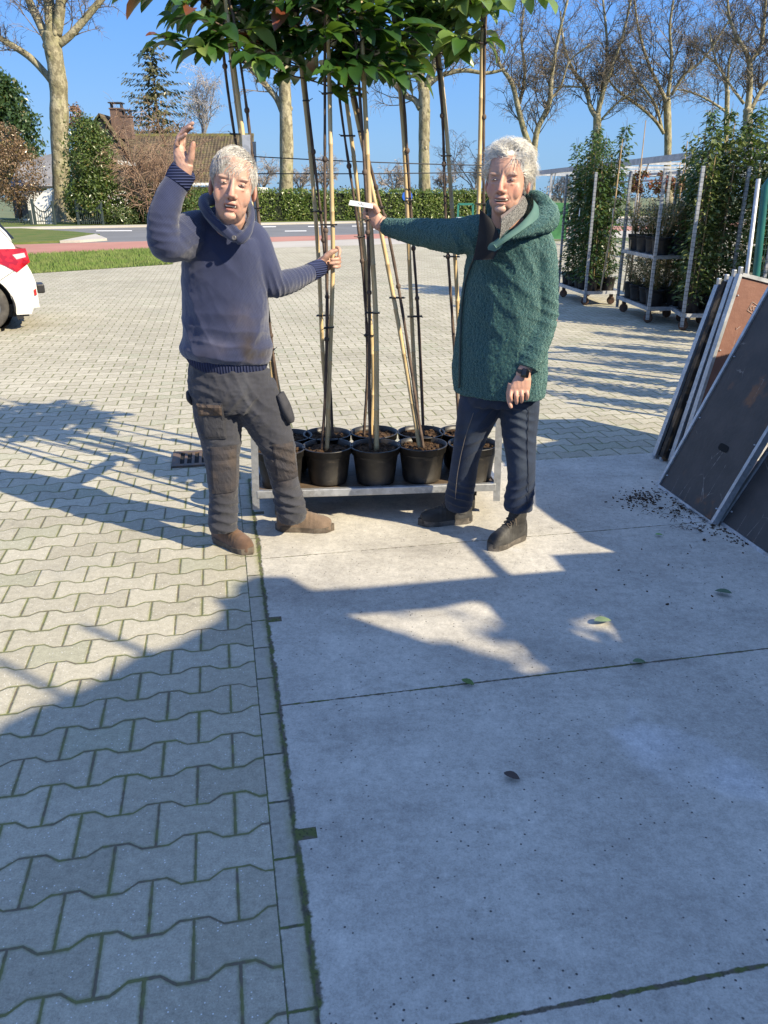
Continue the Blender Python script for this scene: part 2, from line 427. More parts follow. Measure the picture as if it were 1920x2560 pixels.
# grass blades on the strips
rng = random.Random(5)
def blades(name, poly, n, h, z=0.0):
    m_b = vary('grass_blade', (.10, .17, .03), (.16, .20, .06), 2, .7); mb = MB()
    (x0, y0), (x1, y1), (x2, y2), (x3, y3) = poly; V = []; F = []
    for i in range(n):
        u, v = rng.random(), rng.random()
        x = (x0 * (1 - u) + x1 * u) * (1 - v) + (x3 * (1 - u) + x2 * u) * v; y = (y0 * (1 - u) + y1 * u) * (1 - v) + (y3 * (1 - u) + y2 * u) * v
        a = rng.random() * 6.28; hh = h * rng.uniform(.5, 1.2); l = rng.uniform(-.4, .4) * hh; wd = .012
        dx, dy = math.cos(a) * wd, math.sin(a) * wd
        k0 = len(V); V += [(x - dx, y - dy, z), (x + dx, y + dy, z), (x + l, y + l * .5, z + hh)]; F.append((k0, k0 + 1, k0 + 2))
    mb.add(V, F); o = mb.build(name, m_b); tag(o, 'short green grass between the paving and the red cycle path', 'grass', kind='stuff'); return o
g0 = ext(*gn, 6)[0]; f0 = ext(*gf, 6)[0]
blades('grass', [(g0.x, g0.y), (q1.x, q1.y), (qq.x, qq.y), (f0.x, f0.y)], 26000, .09)
# drain grate in the yard
dg = thing('drain_grate', 'rusty cast iron drain grate with slots set in the grey pavers', 'drain', AB(-.20, 5.10))
M_IRON = vary('rusty_iron', (.10, .085, .075), (.17, .11, .075), 12, .7, .002, 60, metal=.4)
mb = MB(); o_ = AB(-.20, 5.10)
for s_ in (-1, 1):
    mb.box(o_ + UB * (.14 * s_) + Vector((0, 0, .006)), (.36, .04, .016), Matrix.Rotation(TH, 3, 'Z'))
    mb.box(o_ + UA * (.16 * s_) + Vector((0, 0, .0065)), (.04, .238, .015), Matrix.Rotation(TH, 3, 'Z'))
mb.build('grate_frame', M_IRON, dg)
mb = MB()
for i in range(-3, 4): mb.box(o_ + UA * (.046 * i) + Vector((0, 0, .006)), (.018, .239, .012), Matrix.Rotation(TH, 3, 'Z'))
mb.build('bar', M_IRON, dg)
mb = MB(); mb.box(o_ + Vector((0, 0, .0025)), (.30, .25, .002), Matrix.Rotation(TH, 3, 'Z')); mb.build('opening', mat('dark_hole', color=(.006, .006, .006), rough=1), dg)
# ------------------------------------------------------------------ added shed to the right of the camera (unseen, outline cut to throw the foreground shade)
from mathutils.geometry import tessellate_polygon
XW = 3.0
def to_wall(p):
    t = (XW - p.x) / sd.x; return (p.y + sd.y * t, sd.z * t)
edge_px = [(0, 1562), (94, 1519), (197, 1477), (291, 1416), (366, 1397), (469, 1337), (477, 1310), (458, 1294), (505, 1287), (508, 1264), (545, 1245), (567, 1245),
           (619, 1278), (778, 1269), (1000, 1250), (1216, 1232), (1189, 1199), (1240, 1196), (1326, 1192), (1262, 1167), (1236, 1145), (1194, 1122), (1152, 1090), (1149, 1040), (1156, 960), (1252, 944), (1414, 951)]
prof = [to_wall(G(*q)) for q in edge_px]
prof = [(-3.5, prof[0][1] - .5), (-1.6, prof[0][1] + .05)] + prof + [(4.35, .9), (4.7, .0), (-3.5, 0)]
holes = [[(692, 1330), (880, 1316), (960, 1300), (1040, 1292), (1070, 1330), (1130, 1400), (1180, 1445), (1110, 1466), (1000, 1440), (900, 1402), (800, 1368)],
         [(1090, 1300), (1252, 1281), (1290, 1315), (1345, 1385), (1240, 1395), (1180, 1370), (1120, 1330)]]
hp = [[to_wall(G(*q)) for q in h] for h in holes]  # openings cut in the wall so sunlit patches fall within its shade
M_SHADEWALL = vary('green_cladding', (.05, .075, .06), (.07, .10, .08), 1.5, .5, .002, 30)
shade_wall = thing('storage_shed', 'dark green storage shed beside the yard that shades the concrete', 'shed', (XW, 0, 0))
polys = [[Vector((a, b, 0)) for a, b in prof]] + [[Vector((a, b, 0)) for a, b in h] for h in hp]
tris = tessellate_polygon(polys); flat = [q for p in polys for q in p]; n_ = len(flat); mb = MB()
mb.add([(XW, q.x, q.y) for q in flat] + [(XW + .12, q.x, q.y) for q in flat], [t for t in tris] + [tuple(i + n_ for i in t[::-1]) for t in tris])
k0 = 0
for p in polys:
    m_ = len(p); mb.f += [(k0 + i, k0 + (i + 1) % m_, n_ + k0 + (i + 1) % m_, n_ + k0 + i) for i in range(m_)]; mb.mi += [0] * m_; k0 += m_
mb.build('wall', M_SHADEWALL, shade_wall)
mb = MB(); mb.box((XW + 1.6, -1.6, 2.2), (3.0, 3.6, .12)); mb.build('roof', M_SHADEWALL, shade_wall)
mb = MB(); poles = []
for (a, b) in [((155, 1352), (310, 1415)), ((-40, 1425), (110, 1505))]:       # loose poles added past the wall top to throw thin pole shadows
    pa, pb = to_wall(G(*a)), to_wall(G(*b)); mb.tube([(XW + .05, pa[0], pa[1]), (XW + .05, pb[0], pb[1] - .8)], .017, 8)
    poles.append(mb); mb = MB()
pa, pb = to_wall(G(957, 1135)), to_wall(G(1022, 1246)); mb.tube([(XW + .05, *pa), (XW + .05, pb[0], pb[1] - .1)], .028, 8); poles.append(mb)
def m_galv():
    P = coords('Object'); n = voro(P, 55, out='Color'); nn = noise(P, 6, 4)
    c = mix(sstep(nn, .3, .7), (.36, .38, .40), (.50, .51, .53)); c = mulc(c, .85 + xyz(n)[0] * .25)
    c = mix(sstep(noise(P, 9, 5, .7), .62, .74) * .5, c, (.27, .24, .20))
    return {'Base Color': c, 'Roughness': .42 + nn * .2, 'bump': (nn, .002)}
M_GALV = mat('galvanised_steel', m_galv, metal=.75)
for mb in poles: mb.build('pole', M_GALV, shade_wall)
# unseen leaves added to break the light through the openings
rng = random.Random(11)
it_ = []; cpl = thing('slender_tree', 'thin leafy tree standing behind the green storage shed', 'tree', (XW + 3.6, -1.5, 0))
def inside(y, z, h):
    c = False
    for (y0, z0), (y1, z1) in zip(h, h[1:] + h[:1]):
        if (z0 > z) != (z1 > z) and y < (y1 - y0) * (z - z0) / (z1 - z0) + y0: c = not c
    return c
for h in hp:
    ys = [q[0] for q in h]; zs = [q[1] for q in h]
    for i in range(46):
        y = rng.uniform(min(ys), max(ys)); z = rng.uniform(min(zs), max(zs))
        if not inside(y, z, h): continue
        q_ = Vector((XW, y, z)) + sd * rng.uniform(3.2, 6.5); it_.append((q_[:], (rng.uniform(-.3, .3), rng.uniform(-1, 1), rng.uniform(-1, 1)), (1, rng.uniform(-.5, .5), rng.uniform(-.5, .5)), rng.uniform(.14, .30)))
for k in range(1):
    MB().tube([(XW + 3.7, -1.2, 0), (XW + 3.75, -1.15, 2.0), (XW + 3.7, -1.1, 4.1)], [.09, .07, .05], 8).build('stem', mat('stem_brown', color=(.07, .05, .035), rough=.9), cpl, True)
DAPPLE_LEAVES = (it_, cpl)

# ------------------------------------------------------------------ plant trolley between the two men
def bar_L(mb, a, b, wx, wy, t=.003, side=(1, 1)):      # L-profile upright from a to b
    a = Vector(a); b = Vector(b); sx, sy = side
    off1 = [(0, 0), (wx * sx, 0), (wx * sx, t * sy), (t * sx, t * sy), (t * sx, wy * sy), (0, wy * sy)]
    V = [(p.x + o[0], p.y + o[1], p.z) for p in (a, b) for o in off1]
    F = [tuple(range(6)), tuple(range(6, 12))] + [(i, (i + 1) % 6, 6 + (i + 1) % 6, 6 + i) for i in range(6)]
    return mb.add(V, F)
pl = G(551, 1099, .085); pr = G(1074, 1081, .085)
ax = (pr - pl); ax.z = 0; TW = ax.length; ax.normalize(); ay = Vector((-ax.y, ax.x, 0)); TD = .66
def TL(u, v, z): return pl + ax * u + ay * v + Vector((0, 0, z - .085))
cart = thing('plant_trolley', 'galvanised plant trolley carrying black pots between the two men', 'trolley', TL(TW / 2, TD / 2, 0))
rot_t = Matrix.Rotation(math.atan2(ax.y, ax.x), 3, 'Z')
mb = MB()
for v, hz in ((0, .165), (TD, .165)): mb.box(TL(TW / 2, v, hz), (TW - .03, .03, .042), rot_t, bev=.004)
for u in (.0, TW): mb.box(TL(u, TD / 2, .165), (.03, TD - .03, .04), rot_t, bev=.004)
mb.build('base_frame', M_GALV, cart)
def m_ply():
    P = coords('Object'); n = noise(scalev(P, (2, 14, 2)), 4, 4)
    c = mix(sstep(n, .3, .7), (.07, .05, .035), (.12, .085, .055)); return {'Base Color': c, 'bump': (noise(P, 60, 4), .004)}
mb = MB(); mb.box(TL(TW / 2, TD / 2, .172), (TW - .034, TD - .034, .012), rot_t); mb.build('shelf', mat('damp_plywood', m_ply, rough=.6), cart)
tops = [D(523, 291, pl.y + .05), D(1109, 301, pr.y + .02), D(538, 306, pl.y + TD + .02), D(1090, 330, pr.y + TD)]
for (u, v, tp, sdx, sdy) in [(-.012, -.012, tops[0], 1, 1), (TW + .012, -.012, tops[1], -1, 1), (-.012, TD + .012, tops[2], 1, -1), (TW + .012, TD + .012, tops[3], -1, -1)]:
    a = TL(u, v, .085); m_ = MB(); bar_L(m_, a, tp, .036, .036, .004, (sdx, sdy)); m_.build('upright', M_GALV, cart)
mb = MB()
for u, v in ((.12, .10), (TW - .12, .10), (.12, TD - .1), (TW - .12, TD - .1)):
    w_ = MB(); c = TL(u, v, .055); w_.lathe(c, [(.001, -.016), (.05, -.016), (.055, -.01), (.055, .01), (.05, .016), (.001, .016)], 20, rot=Matrix.Rotation(math.pi / 2, 3, 'Y'))
    w_.box(c + Vector((0, 0, .06)), (.05, .05, .05)); w_.build('castor', mat('dark_rubber', color=(.03, .03, .03), rough=.7), cart)
M_WIRE = mat('dark_wire', color=(.05, .05, .055), rough=.5)
def sagline(a, b, sag, n=14): return [a.lerp(b, i / n) - Vector((0, 0, sag * 4 * (i / n) * (1 - i / n))) for i in range(n + 1)]
for a, b, sg in [(D(546, 338, 4.15), D(1095, 358, 4.2), .006), (D(546, 375, 4.15), D(1095, 371, 4.2), .004)]:
    MB().tube(sagline(a, b, sg), .0028, 6).build('tie_wire', M_WIRE, cart)

# pots with trees
def m_soil():
    P = coords('Object'); n = noise(P, 50, 5, .7)
    c = mix(sstep(n, .35, .65), (.03, .02, .013), (.10, .06, .035)); c = mix(sstep(noise(P, 90, 3), .62, .7) * .7, c, (.28, .19, .10))
    return {'Base Color': c, 'bump': (n, .02)}
M_SOIL = mat('potting_soil', m_soil, rough=.95, spec=.15)
def m_pot():
    P = coords('Object'); n = noise(P, 5, 4)
    c = mix(sstep(n, .42, .7), (.009, .009, .010), (.045, .040, .034)); c = mix(sstep(noise(scalev(P, (1, 1, 3)), 16, 4, .7), .56, .74) * .6, c, (.11, .09, .07)); return {'Base Color': c, 'Roughness': .32 + n * .25, 'bump': (noise(P, 18, 2), .002)}
M_POT = mat('black_plastic', m_pot, spec=.5)
def m_cane():
    P = coords('Object'); x, y, z = xyz(P); n = noise(scalev(P, (30, 30, 3)), 1.5, 4)
    c = mix(sstep(n, .3, .7), (.46, .33, .16), (.62, .47, .25)); g = sstep(noise(scalev(P, (4, 4, 1.2)), 1.3, 3), .45, .68)
    return {'Base Color': mix(g * .7, c, (.27, .215, .14)), 'Roughness': .45}
M_CANE = mat('bamboo', m_cane)
M_BARK = vary('sapling_bark', (.055, .038, .03), (.12, .085, .065), 12, .75, .003, 60)
M_TIE = mat('black_tie', color=(.012, .012, .012), rough=.5)
def m_leaf(c1, c2, c3):
    def f():
        a = attr('rnd'); x, y, z = xyz(a)
        c = mix(x, c1, c2); c = mix(y.gt(.965), c, c3); return {'Base Color': c, 'Roughness': .28 + z * .15}
    return f
def leafmat(name, c1, c2, c3=(.22, .04, .03), trans=.35, tint=(.22, .34, .05)):
    m = mat(name, m_leaf(c1, c2, c3), spec=.5)
    if trans and not m.get('tr'):
        nt = m.node_tree; S.nt = nt; b = nt.nodes['Principled BSDF']; o = nt.nodes['Material Output']
        t = nt.nodes.new('ShaderNodeBsdfTranslucent'); t.inputs[0].default_value = (*tint, 1)
        mx = nt.nodes.new('ShaderNodeMixShader'); mx.inputs[0].default_value = trans
        nt.links.new(b.outputs[0], mx.inputs[1]); nt.links.new(t.outputs[0], mx.inputs[2]); nt.links.new(mx.outputs[0], o.inputs[0]); m['tr'] = 1
    return m
M_LEAF = leafmat('laurel_leaf', (.018, .055, .014), (.045, .11, .022), (.13, .035, .02), .22, (.16, .30, .03))
M_LEAFY = leafmat('young_laurel_leaf', (.12, .20, .05), (.24, .32, .10), (.20, .26, .08), .3, (.35, .5, .1))  # lighter yellow-green copy, sunlit and backlit look put into the colour
# leaf template: length 1, along +x, fold along the midrib, droop
_ls = [(0, .02), (.10, .12), (.28, .215), (.5, .25), (.72, .205), (.9, .10), (1.0, .0)]
LT = []; LF = []
for i, (t, wd) in enumerate(_ls):
    zc = .10 * math.sin(t * 2.6) - .22 * t * t
    LT += [(t, -wd, zc + wd * .35), (t, 0, zc), (t, wd, zc + wd * .35)]
for i in range(len(_ls) - 1):
    a = i * 3; LF += [(a, a + 3, a + 4, a + 1), (a + 1, a + 4, a + 5, a + 2)]
LT = np.array(LT)
LT2 = np.array([(0, 0, 0), (.45, -.27, .05), (1, 0, -.1), (.45, .27, .05)]); LF2 = [(0, 1, 2, 3)]
def leaves(name, items, m, parent=None, simple=False, lab=None):
    """items: (pos, dir, normal-ish, length)"""
    T, TF = (LT2, LF2) if simple else (LT, LF); n = len(items)
    if not n: return None
    Pp = np.array([i[0] for i in items], float); X = np.array([i[1] for i in items], float); Z = np.array([i[2] for i in items], float); Ls = np.array([i[3] for i in items], float)
    X /= np.linalg.norm(X, axis=1, keepdims=True) + 1e-9; Y = np.cross(Z, X); Y /= np.linalg.norm(Y, axis=1, keepdims=True) + 1e-9; Z = np.cross(X, Y)
    V = Pp[:, None] + (T[None, :, 0:1] * X[:, None] + T[None, :, 1:2] * Y[:, None] + T[None, :, 2:3] * Z[:, None]) * Ls[:, None, None]
    k = len(T); V = V.reshape(-1, 3); F = (np.array(TF)[None] + (np.arange(n) * k)[:, None, None]).reshape(-1, 4)
    if parent is not None: V = V - np.array(org(parent)[:])
    me = bpy.data.meshes.new(name); me.vertices.add(len(V)); me.vertices.foreach_set('co', V.ravel())
    me.loops.add(F.size); me.loops.foreach_set('vertex_index', F.ravel()); me.polygons.add(len(F))
    me.polygons.foreach_set('loop_start', np.arange(0, F.size, 4)); me.polygons.foreach_set('loop_total', np.full(len(F), 4)); me.update()
    r = np.random.RandomState(len(items)).rand(n, 4).repeat(k, 0); r[:, 3] = 1
    at = me.color_attributes.new('rnd', 'FLOAT_COLOR', 'POINT'); at.data.foreach_set('color', r.ravel())
    me.polygons.foreach_set('use_smooth', [not simple] * len(F)); me.materials.append(m)
    o = bpy.data.objects.new(name, me); col.objects.link(o)
    if parent is not None: o.parent = parent
    return o
leaves('foliage', DAPPLE_LEAVES[0], vary('ivy_leaf', (.03, .07, .02), (.06, .10, .03), 4), DAPPLE_LEAVES[1], True)
def pot_mesh(c, r=.1305, h=.197):
    pr_ = [(.001, .002), (r * .76, .002), (r * .78, .01), (r * .92, h * .80), (r * .93, h * .805), (r * .985, h * .81), (r * 1.0, h * .97), (r * 1.03, h * .975), (r * 1.03, h), (r * .97, h), (r * .955, h * .86), (r * .8, h * .5)]
    return MB().lathe(c, pr_, 36)
def soil_mesh(c, r, z, seed):
    rg = random.Random(seed); V = [(c.x, c.y, c.z + z + .008)]; F = []; n = 22; rings = 6
    for j in range(1, rings + 1):
        for i in range(n):
            t = 2 * math.pi * i / n; rr = r * j / rings; V.append((c.x + rr * math.cos(t), c.y + rr * math.sin(t), c.z + z + rg.uniform(-.008, .008) + .008 * (1 - j / rings)))
    F += [(0, 1 + i, 1 + (i + 1) % n) for i in range(n)]
    for j in range(rings - 1):
        for i in range(n): a = 1 + j * n + i; b = 1 + j * n + (i + 1) % n; F.append((a, a + n, b + n, b))
    mb = MB(); mb.add(V, F)
    for i in range(26):                                  # bark chips and crumbs
        t = rg.random() * 6.28; rr = r * .9 * math.sqrt(rg.random()); s_ = rg.uniform(.004, .012)
        mb.box((c.x + rr * math.cos(t), c.y + rr * math.sin(t), c.z + z + .01), (s_ * 1.8, s_, s_ * .6), Matrix.Rotation(rg.random() * 3, 3, 'Z') @ Matrix.Rotation(rg.uniform(-.6, .6), 3, 'X'))
    return mb
def cane_mesh(pts, r0=.0115, r1=.009):
    sp = [Vector(p) for p in spline(pts, 10)]; P = []; Rr = []; L = 0; nxt = .22; last = sp[0]
    tot = sum((sp[i + 1] - sp[i]).length for i in range(len(sp) - 1))
    for q in sp:
        L += (q - last).length; last = q; r = r0 + (r1 - r0) * L / tot
        if L > nxt: P += [q - Vector((0, 0, .004)), q, q + Vector((0, 0, .004))]; Rr += [r, r * 1.18, r]; nxt += .24
        else: P.append(q); Rr.append(r)
    return MB().tube(P, Rr, 8)
POTS = {}
for nm, x, y in [('f0', 604, 968), ('f1', 707.5, 962), ('f2', 811, 962), ('f3', 912, 958), ('f4', 1022, 957), ('r0', 622, 940), ('r1', 707, 936), ('r2', 808, 932), ('r3', 910, 932), ('r4', 1000, 931)]:
    POTS[nm] = G(x, y, .378)
TREES = [  # pot, cane points from bottom up (x, y, dY from pot), side of the bark stem, crown strength, label
 ('f0', [(604, 960, 0), (585, 780, .0), (545, 450, .0), (500, 100, 0)], 1, 'J', 'potted laurel tree behind the man in blue, cane rising past his hip'),
 ('r0', [(625, 925, 0), (594, 800, 0), (520, 290, -.05), (489, 40, -.1)], -1, 'A', 'leftmost potted laurel tree, cane rising above the blue man head'),
 ('r1', [(700, 925, 0), (697, 760, -.03), (688, 560, -.08), (672, 350, -.12), (648, 120, -.15)], 1, 'B', 'potted laurel tree whose cane passes just left of the gripping hand'),
 ('f1', [(708, 968, 0), (712, 800, -.03), (719, 562, -.06), (716, 400, -.05), (709, 60, -.05)], -1, 'C', 'potted laurel tree whose cane the man in blue grips'),
 ('r2', [(810, 922, 0), (806, 800, -.05), (792, 600, -.1), (774, 420, -.12), (745, 190, -.15)], -1, 'D', 'potted laurel tree in the back row behind the white label'),
 ('f2', [(819, 970, 0), (812, 700, -.02), (800, 474, -.05), (783, 100, -.05)], -1, 'E', 'potted laurel tree whose cane the man in green grips'),
 ('f3', [(903, 952, 0), (868, 740, .02), (825, 510, .06), (800, 390, .08), (757, 190, .1)], 1, 'F', 'potted laurel tree with the most slanting cane in front row'),
 ('r3', [(907, 928, 0), (893, 760, 0), (884, 560, 0), (872, 300, -.02), (851, 50, -.04)], 1, 'G', 'potted laurel tree right of the slanting cane, back row'),
 ('r4', [(1000, 925, 0), (988, 650, 0), (975, 430, 0), (962, 250, 0), (944, 80, 0)], -1, 'H', 'potted laurel tree whose cane passes behind the green sleeve'),
 ('f4', [(1022, 950, 0), (1026, 700, .1), (1034, 440, .15), (1042, 60, .1)], 1, 'I', 'rightmost potted laurel tree, upright cane beside the white hair'),
]
rng = random.Random(3)
for ti, (pk, cps, side, _, lab) in enumerate(TREES):
    c = POTS[pk].copy(); c.z = .181
    t = thing('potted_tree', lab, 'potted tree', c, 'potted laurel trees on the trolley')
    pot_mesh(c).build('pot', M_POT, t, True)
    soil_mesh(c, .122, .170, ti).build('soil', M_SOIL, t)
    pts = []
    for i, (x, y, dy) in enumerate(cps):
        p = D(x, y, c.y + dy)
        if i == 0: p = Vector((c.x + rng.uniform(-.02, .02), c.y + rng.uniform(-.02, .02), .35))
        pts.append(p[:])
    d = (Vector(pts[-1]) - Vector(pts[-2])).normalized(); end = Vector(pts[-1]) + d * ((2.72 - pts[-1][2]) / d.z); pts.append(end[:])
    cane_mesh(pts, .0115 if ti != 5 else .014).build('bamboo_cane', M_CANE, t, True)
    sp = [Vector(p) for p in spline(pts, 10)]; st = []; n = len(sp); ph = rng.random() * 6; xc = rng.uniform(.45, .7)
    for i, p in enumerate(sp):
        f = i / n; o = .024 + .012 * math.sin(f * 9 + ph) + .012 * (1 - f)
        st.append(p + Vector((side * o * .8 * (1 if f < .8 else .6), -.004 + .012 * math.sin(f * 7 + ph), 0)))
    for k in range(3): st.append(st[-1] + Vector((rng.uniform(-.03, .03), rng.uniform(-.03, .03), .12)))
    m = len(st); rr = [(.0085 - .0035 * i / m) * (1 + .16 * rng.uniform(-1, 1)) for i in range(m)]
    tr = MB().tube(st, rr, 8)
    for f in (.3, .45, .62):                              # knots where side shoots were cut
        i = int(f * n + rng.uniform(-2, 2)); tr.sphere(st[i], (.013, .012, .015), 8, 5)
    tr.build('trunk', M_BARK, t, True)
    for f in (.28, .5, .72, .86):
        mb = MB()
        i = int(f * n); a, b = sp[i], st[i]; q = [(a + (b - a) * s_ + Vector((0, .015 * (1 if e else -1), 0))) for s_, e in ((-.6, 0), (.5, 0), (1.6, 0), (1.6, 1), (.5, 1), (-.6, 1), (-.6, 0))]
        mb.tube(q, .0035, 5); mb.tube([b + Vector((side * .010, -.013, 0)), b + Vector((side * .026, -.02, .010 * rng.uniform(-1, 1.5)))], .0016, 4)
        mb.build('cane_tie', M_TIE, t)
    # crown
    items = []; tw = MB(); items2 = []
    lit_crown = pk in ('f4',)
    base_i = int(n * .80)
    zb = (2.09 if pk in ('r1', 'f1', 'r2', 'f2') else 2.20) + rng.uniform(-.03, .06)
    cand = [q for q in st if q.z > zb] or st[-4:]
    for k in range(13 if pk != 'f4' else 18):
        q = cand[int(rng.random() * len(cand))] if k > 7 else cand[min(k // 2, len(cand) - 1)]
        a = rng.random() * 6.28; up = rng.uniform(-.15, .75); L = rng.uniform(.16, .42)
        if q.z < 2.3 and k < 9: up = rng.uniform(-.35, .35)
        dd = Vector((math.cos(a), math.sin(a) * .8, up)).normalized(); pth = []
        bend = Vector((rng.uniform(-.3, .3), rng.uniform(-.3, .3), rng.uniform(-.25, .35)))
        for j in range(6): u = j / 5; pth.append(q + dd * L * u + bend * (L * u * u * .5))
        tw.tube(pth, [.004, .0035, .003, .0025, .002, .0015], 5)
        nl = int(L * 34) + 2
        for j in range(nl):
            u = .15 + .85 * j / nl; p = q + dd * L * u + bend * (L * u * u * .5)
            aa = a + (1.0 if j % 2 else -1.0) * rng.uniform(.5, 1.3) * (1.15 - u) + rng.uniform(-.4, .4)
            ld_ = Vector((math.cos(aa), math.sin(aa), rng.uniform(-.75, .35)))
            nrm = Vector((rng.uniform(-.5, .5), rng.uniform(-.7, .3), 1)); (items2 if (lit_crown and rng.random() < .75) or rng.random() < .05 else items).append((p[:], ld_[:], nrm[:], rng.uniform(.075, .155)))
    for j in range(10):                                  # leaf tufts along the leader
        q = cand[int(rng.random() * len(cand))]; aa = rng.random() * 6.28
        items.append((q[:], (math.cos(aa), math.sin(aa), rng.uniform(-.6, .3)), (rng.uniform(-.4, .4), rng.uniform(-.4, .4), 1), rng.uniform(.09, .15)))
    if items: leaves('foliage', items, M_LEAF, t)
    if items2: leaves('young_foliage', items2, M_LEAFY, t)
    tw.build('twigs', M_BARK, t, True)
# ------------------------------------------------------------------ leaning trolley shelves on the right
def m_panel(c1, c2, rust=0.0, scr=0.0):
    def f():
        P = coords('Object'); n = noise(P, 5, 5, .65); c = mix(sstep(n, .3, .7), c1, c2)
        if rust:
            r = sstep(noise(P, 7, 4), .56, .70) * sstep(noise(vec(*[q + 3.3 for q in xyz(P)]), 2.2, 2), .5, .62); c = mix(r * rust, c, (.16, .075, .035))
        if scr:
            s_ = voro(scalev(P, (1, 1, .35)), 9, 'DISTANCE_TO_EDGE'); m_ = (1.0 - sstep(s_ + (noise(P, 60, 3) - .5) * .05, .004, .012)) * sstep(noise(P, 3.3, 3), .56, .64); c = mix(m_ * scr, c, (.30, .28, .26))
        return {'Base Color': c, 'bump': (noise(P, 45, 4), .002), 'Roughness': .5 + n * .25}
    return f
M_PAN = mat('shelf_board_dark', m_panel((.035, .032, .032), (.065, .058, .055), .9, .7), spec=.4); M_PAN2 = mat('shelf_board_brown', m_panel((.16, .075, .055), (.21, .105, .075), .2, .4), spec=.35)
M_RUST = vary('rusty_steel', (.035, .028, .022), (.24, .15, .08), 9, .8, .003, 50, metal=.2, thr=(.45, .62))
def shelf_board(label, P0, e, d, L, pan, rim=M_GALV, hole=None, extra=False):
    e = Vector(e); W = e.length; e.normalize(); d = Vector(d).normalized(); n = e.cross(d).normalized(); d = n.cross(e).normalized() if False else d
    t = thing('trolley_shelf', label, 'shelf board', P0, 'trolley shelves leaning in a pile')
    q = lambda u, v, w=0: P0 + e * u + d * v + n * w
    mb = MB(); mb.prism([q(.012, .012, -.004), q(W - .012, .012, -.004), q(W - .012, L - .012, -.004), q(.012, L - .012, -.004)], n * .012); pn = mb.build('board', pan, t)
    mb = MB(); r = .022
    for a, b in ((q(0, 0), q(0, L)), (q(W, 0), q(W, L)), (q(r / 2, 0), q(W - r / 2, 0)), (q(r / 2, L), q(W - r / 2, L))): mb.beam(a, b, r, .036, n)
    mb.build('rim', rim, t)
    for v in (.06, .34, .62, .9):
        for u in (.03, W - .03):
            s_ = MB(); s_.sphere(q(u, v * L, .010), (.007, .007, .004), 10, 6); s_.sphere(q(u, v * L, -.006), (.007, .007, .004), 10, 6); s_.build('rivet', M_GALV, t, True)
    for u in (.0, W):
        for v_ in (L + .02, -.012): MB().box(q(u, v_, 0), (.02, .03, .045), bev=.004).build('hook', M_GALV, t)
    if hole:
        for w_ in (-.0055, .0095):
            V = []
            for k in range(24):
                a = 2 * math.pi * k / 24; V.append((q(hole[0] + .046 * math.copysign(abs(math.cos(a)) ** .45, math.cos(a)), hole[1] + .020 * math.copysign(abs(math.sin(a)) ** .7, math.sin(a)), w_))[:])
            MB().add(V, [tuple(range(24))]).build('hand_hole', mat('dark_hole'), t)
    return t
P0, P1 = G(1425, 1050), G(1541, 1133); top1 = D(1659, 635, P0.y)
dmain = (top1 - P0).normalized(); ev = P1 - P0
shelf_board('big dark shelf with rust stained hand slot, foremost leaning to the right', P0, ev, dmain, 1.34, M_PAN, hole=(.36, .37))
shelf_board('dark shelf in deep shade just right of the big one with hand slot', P1 + Vector((.05, .02, 0)), ev * .98, (dmain + Vector((.06, 0, 0))), 1.34, M_PAN)
shelf_board('dark shelf at the right picture edge, its rim ending near the bottom', P1 + Vector((.13, -.08, 0)), ev * .98, (dmain + Vector((.12, 0, 0))), 1.34, M_PAN)
lab_s = ['rearmost leaning shelf, only its grey steel rim shows at the left', 'leaning shelf with the brown rusted rim, second from the left', 'leaning shelf with a pale grey rim next to the rusty one', 'reddish brown shelf with sunlit top corner behind the dark one']
for i, (bx, by, tx, ty, rm, pn) in enumerate([(1413, 994, 1550, 616, M_GALV, M_PAN), (1428, 999, 1567, 608, M_RUST, M_PAN), (1450, 990, 1583, 598, M_GALV, M_PAN), (1466, 990, 1597, 592, M_GALV, M_PAN2)]):
    B = G(bx, by); B.y = 4.98 - i * .055; B = D(bx, by, B.y); B.z = .015; T = D(tx, ty, B.y + .10); d = T - B; ee = Vector((.6, .16, 0)); ee = ee - d.normalized() * ee.dot(d.normalized()); ee = ee.normalized() * .58
    sb_ = shelf_board(lab_s[i], B, ee, d, d.length, pn, rm)
    if i == 3:                                             # pale scratched mark near the top: two ring letters in a tilted square, and a tick
        e1, d1 = ee.normalized(), d.normalized(); n1 = e1.cross(d1).normalized(); n1 = n1 if n1.y < 0 else -n1; c0 = B + e1 * .165 + d1 * (d.length - .17) + n1 * .0105
        mk_ = MB(); PT = lambda u, v: c0 + e1 * u + d1 * v
        for k in range(4): a = k * math.pi / 2 + .5; b_ = a + math.pi / 2; mk_.tube([PT(.040 * math.cos(a), .040 * math.sin(a)), PT(.040 * math.cos(b_), .040 * math.sin(b_))], .0016, 4)
        for ox in (-.011, .011): mk_.tube([PT(ox + .010 * math.cos(q), .012 * math.sin(q)) for q in [.7 + 4.9 * k / 12 for k in range(13)]], .0020, 4)
        mk2 = MB(); mk2.tube([PT(-.075, -.13), PT(-.068, -.142), PT(-.048, -.118)], .0016, 4); mk2.build('painted_mark', mat('pale_scratch', color=(.42, .33, .28), rough=.8), sb_); mk_.build('painted_mark', mat('pale_scratch', color=(.42, .33, .28), rough=.8), sb_)
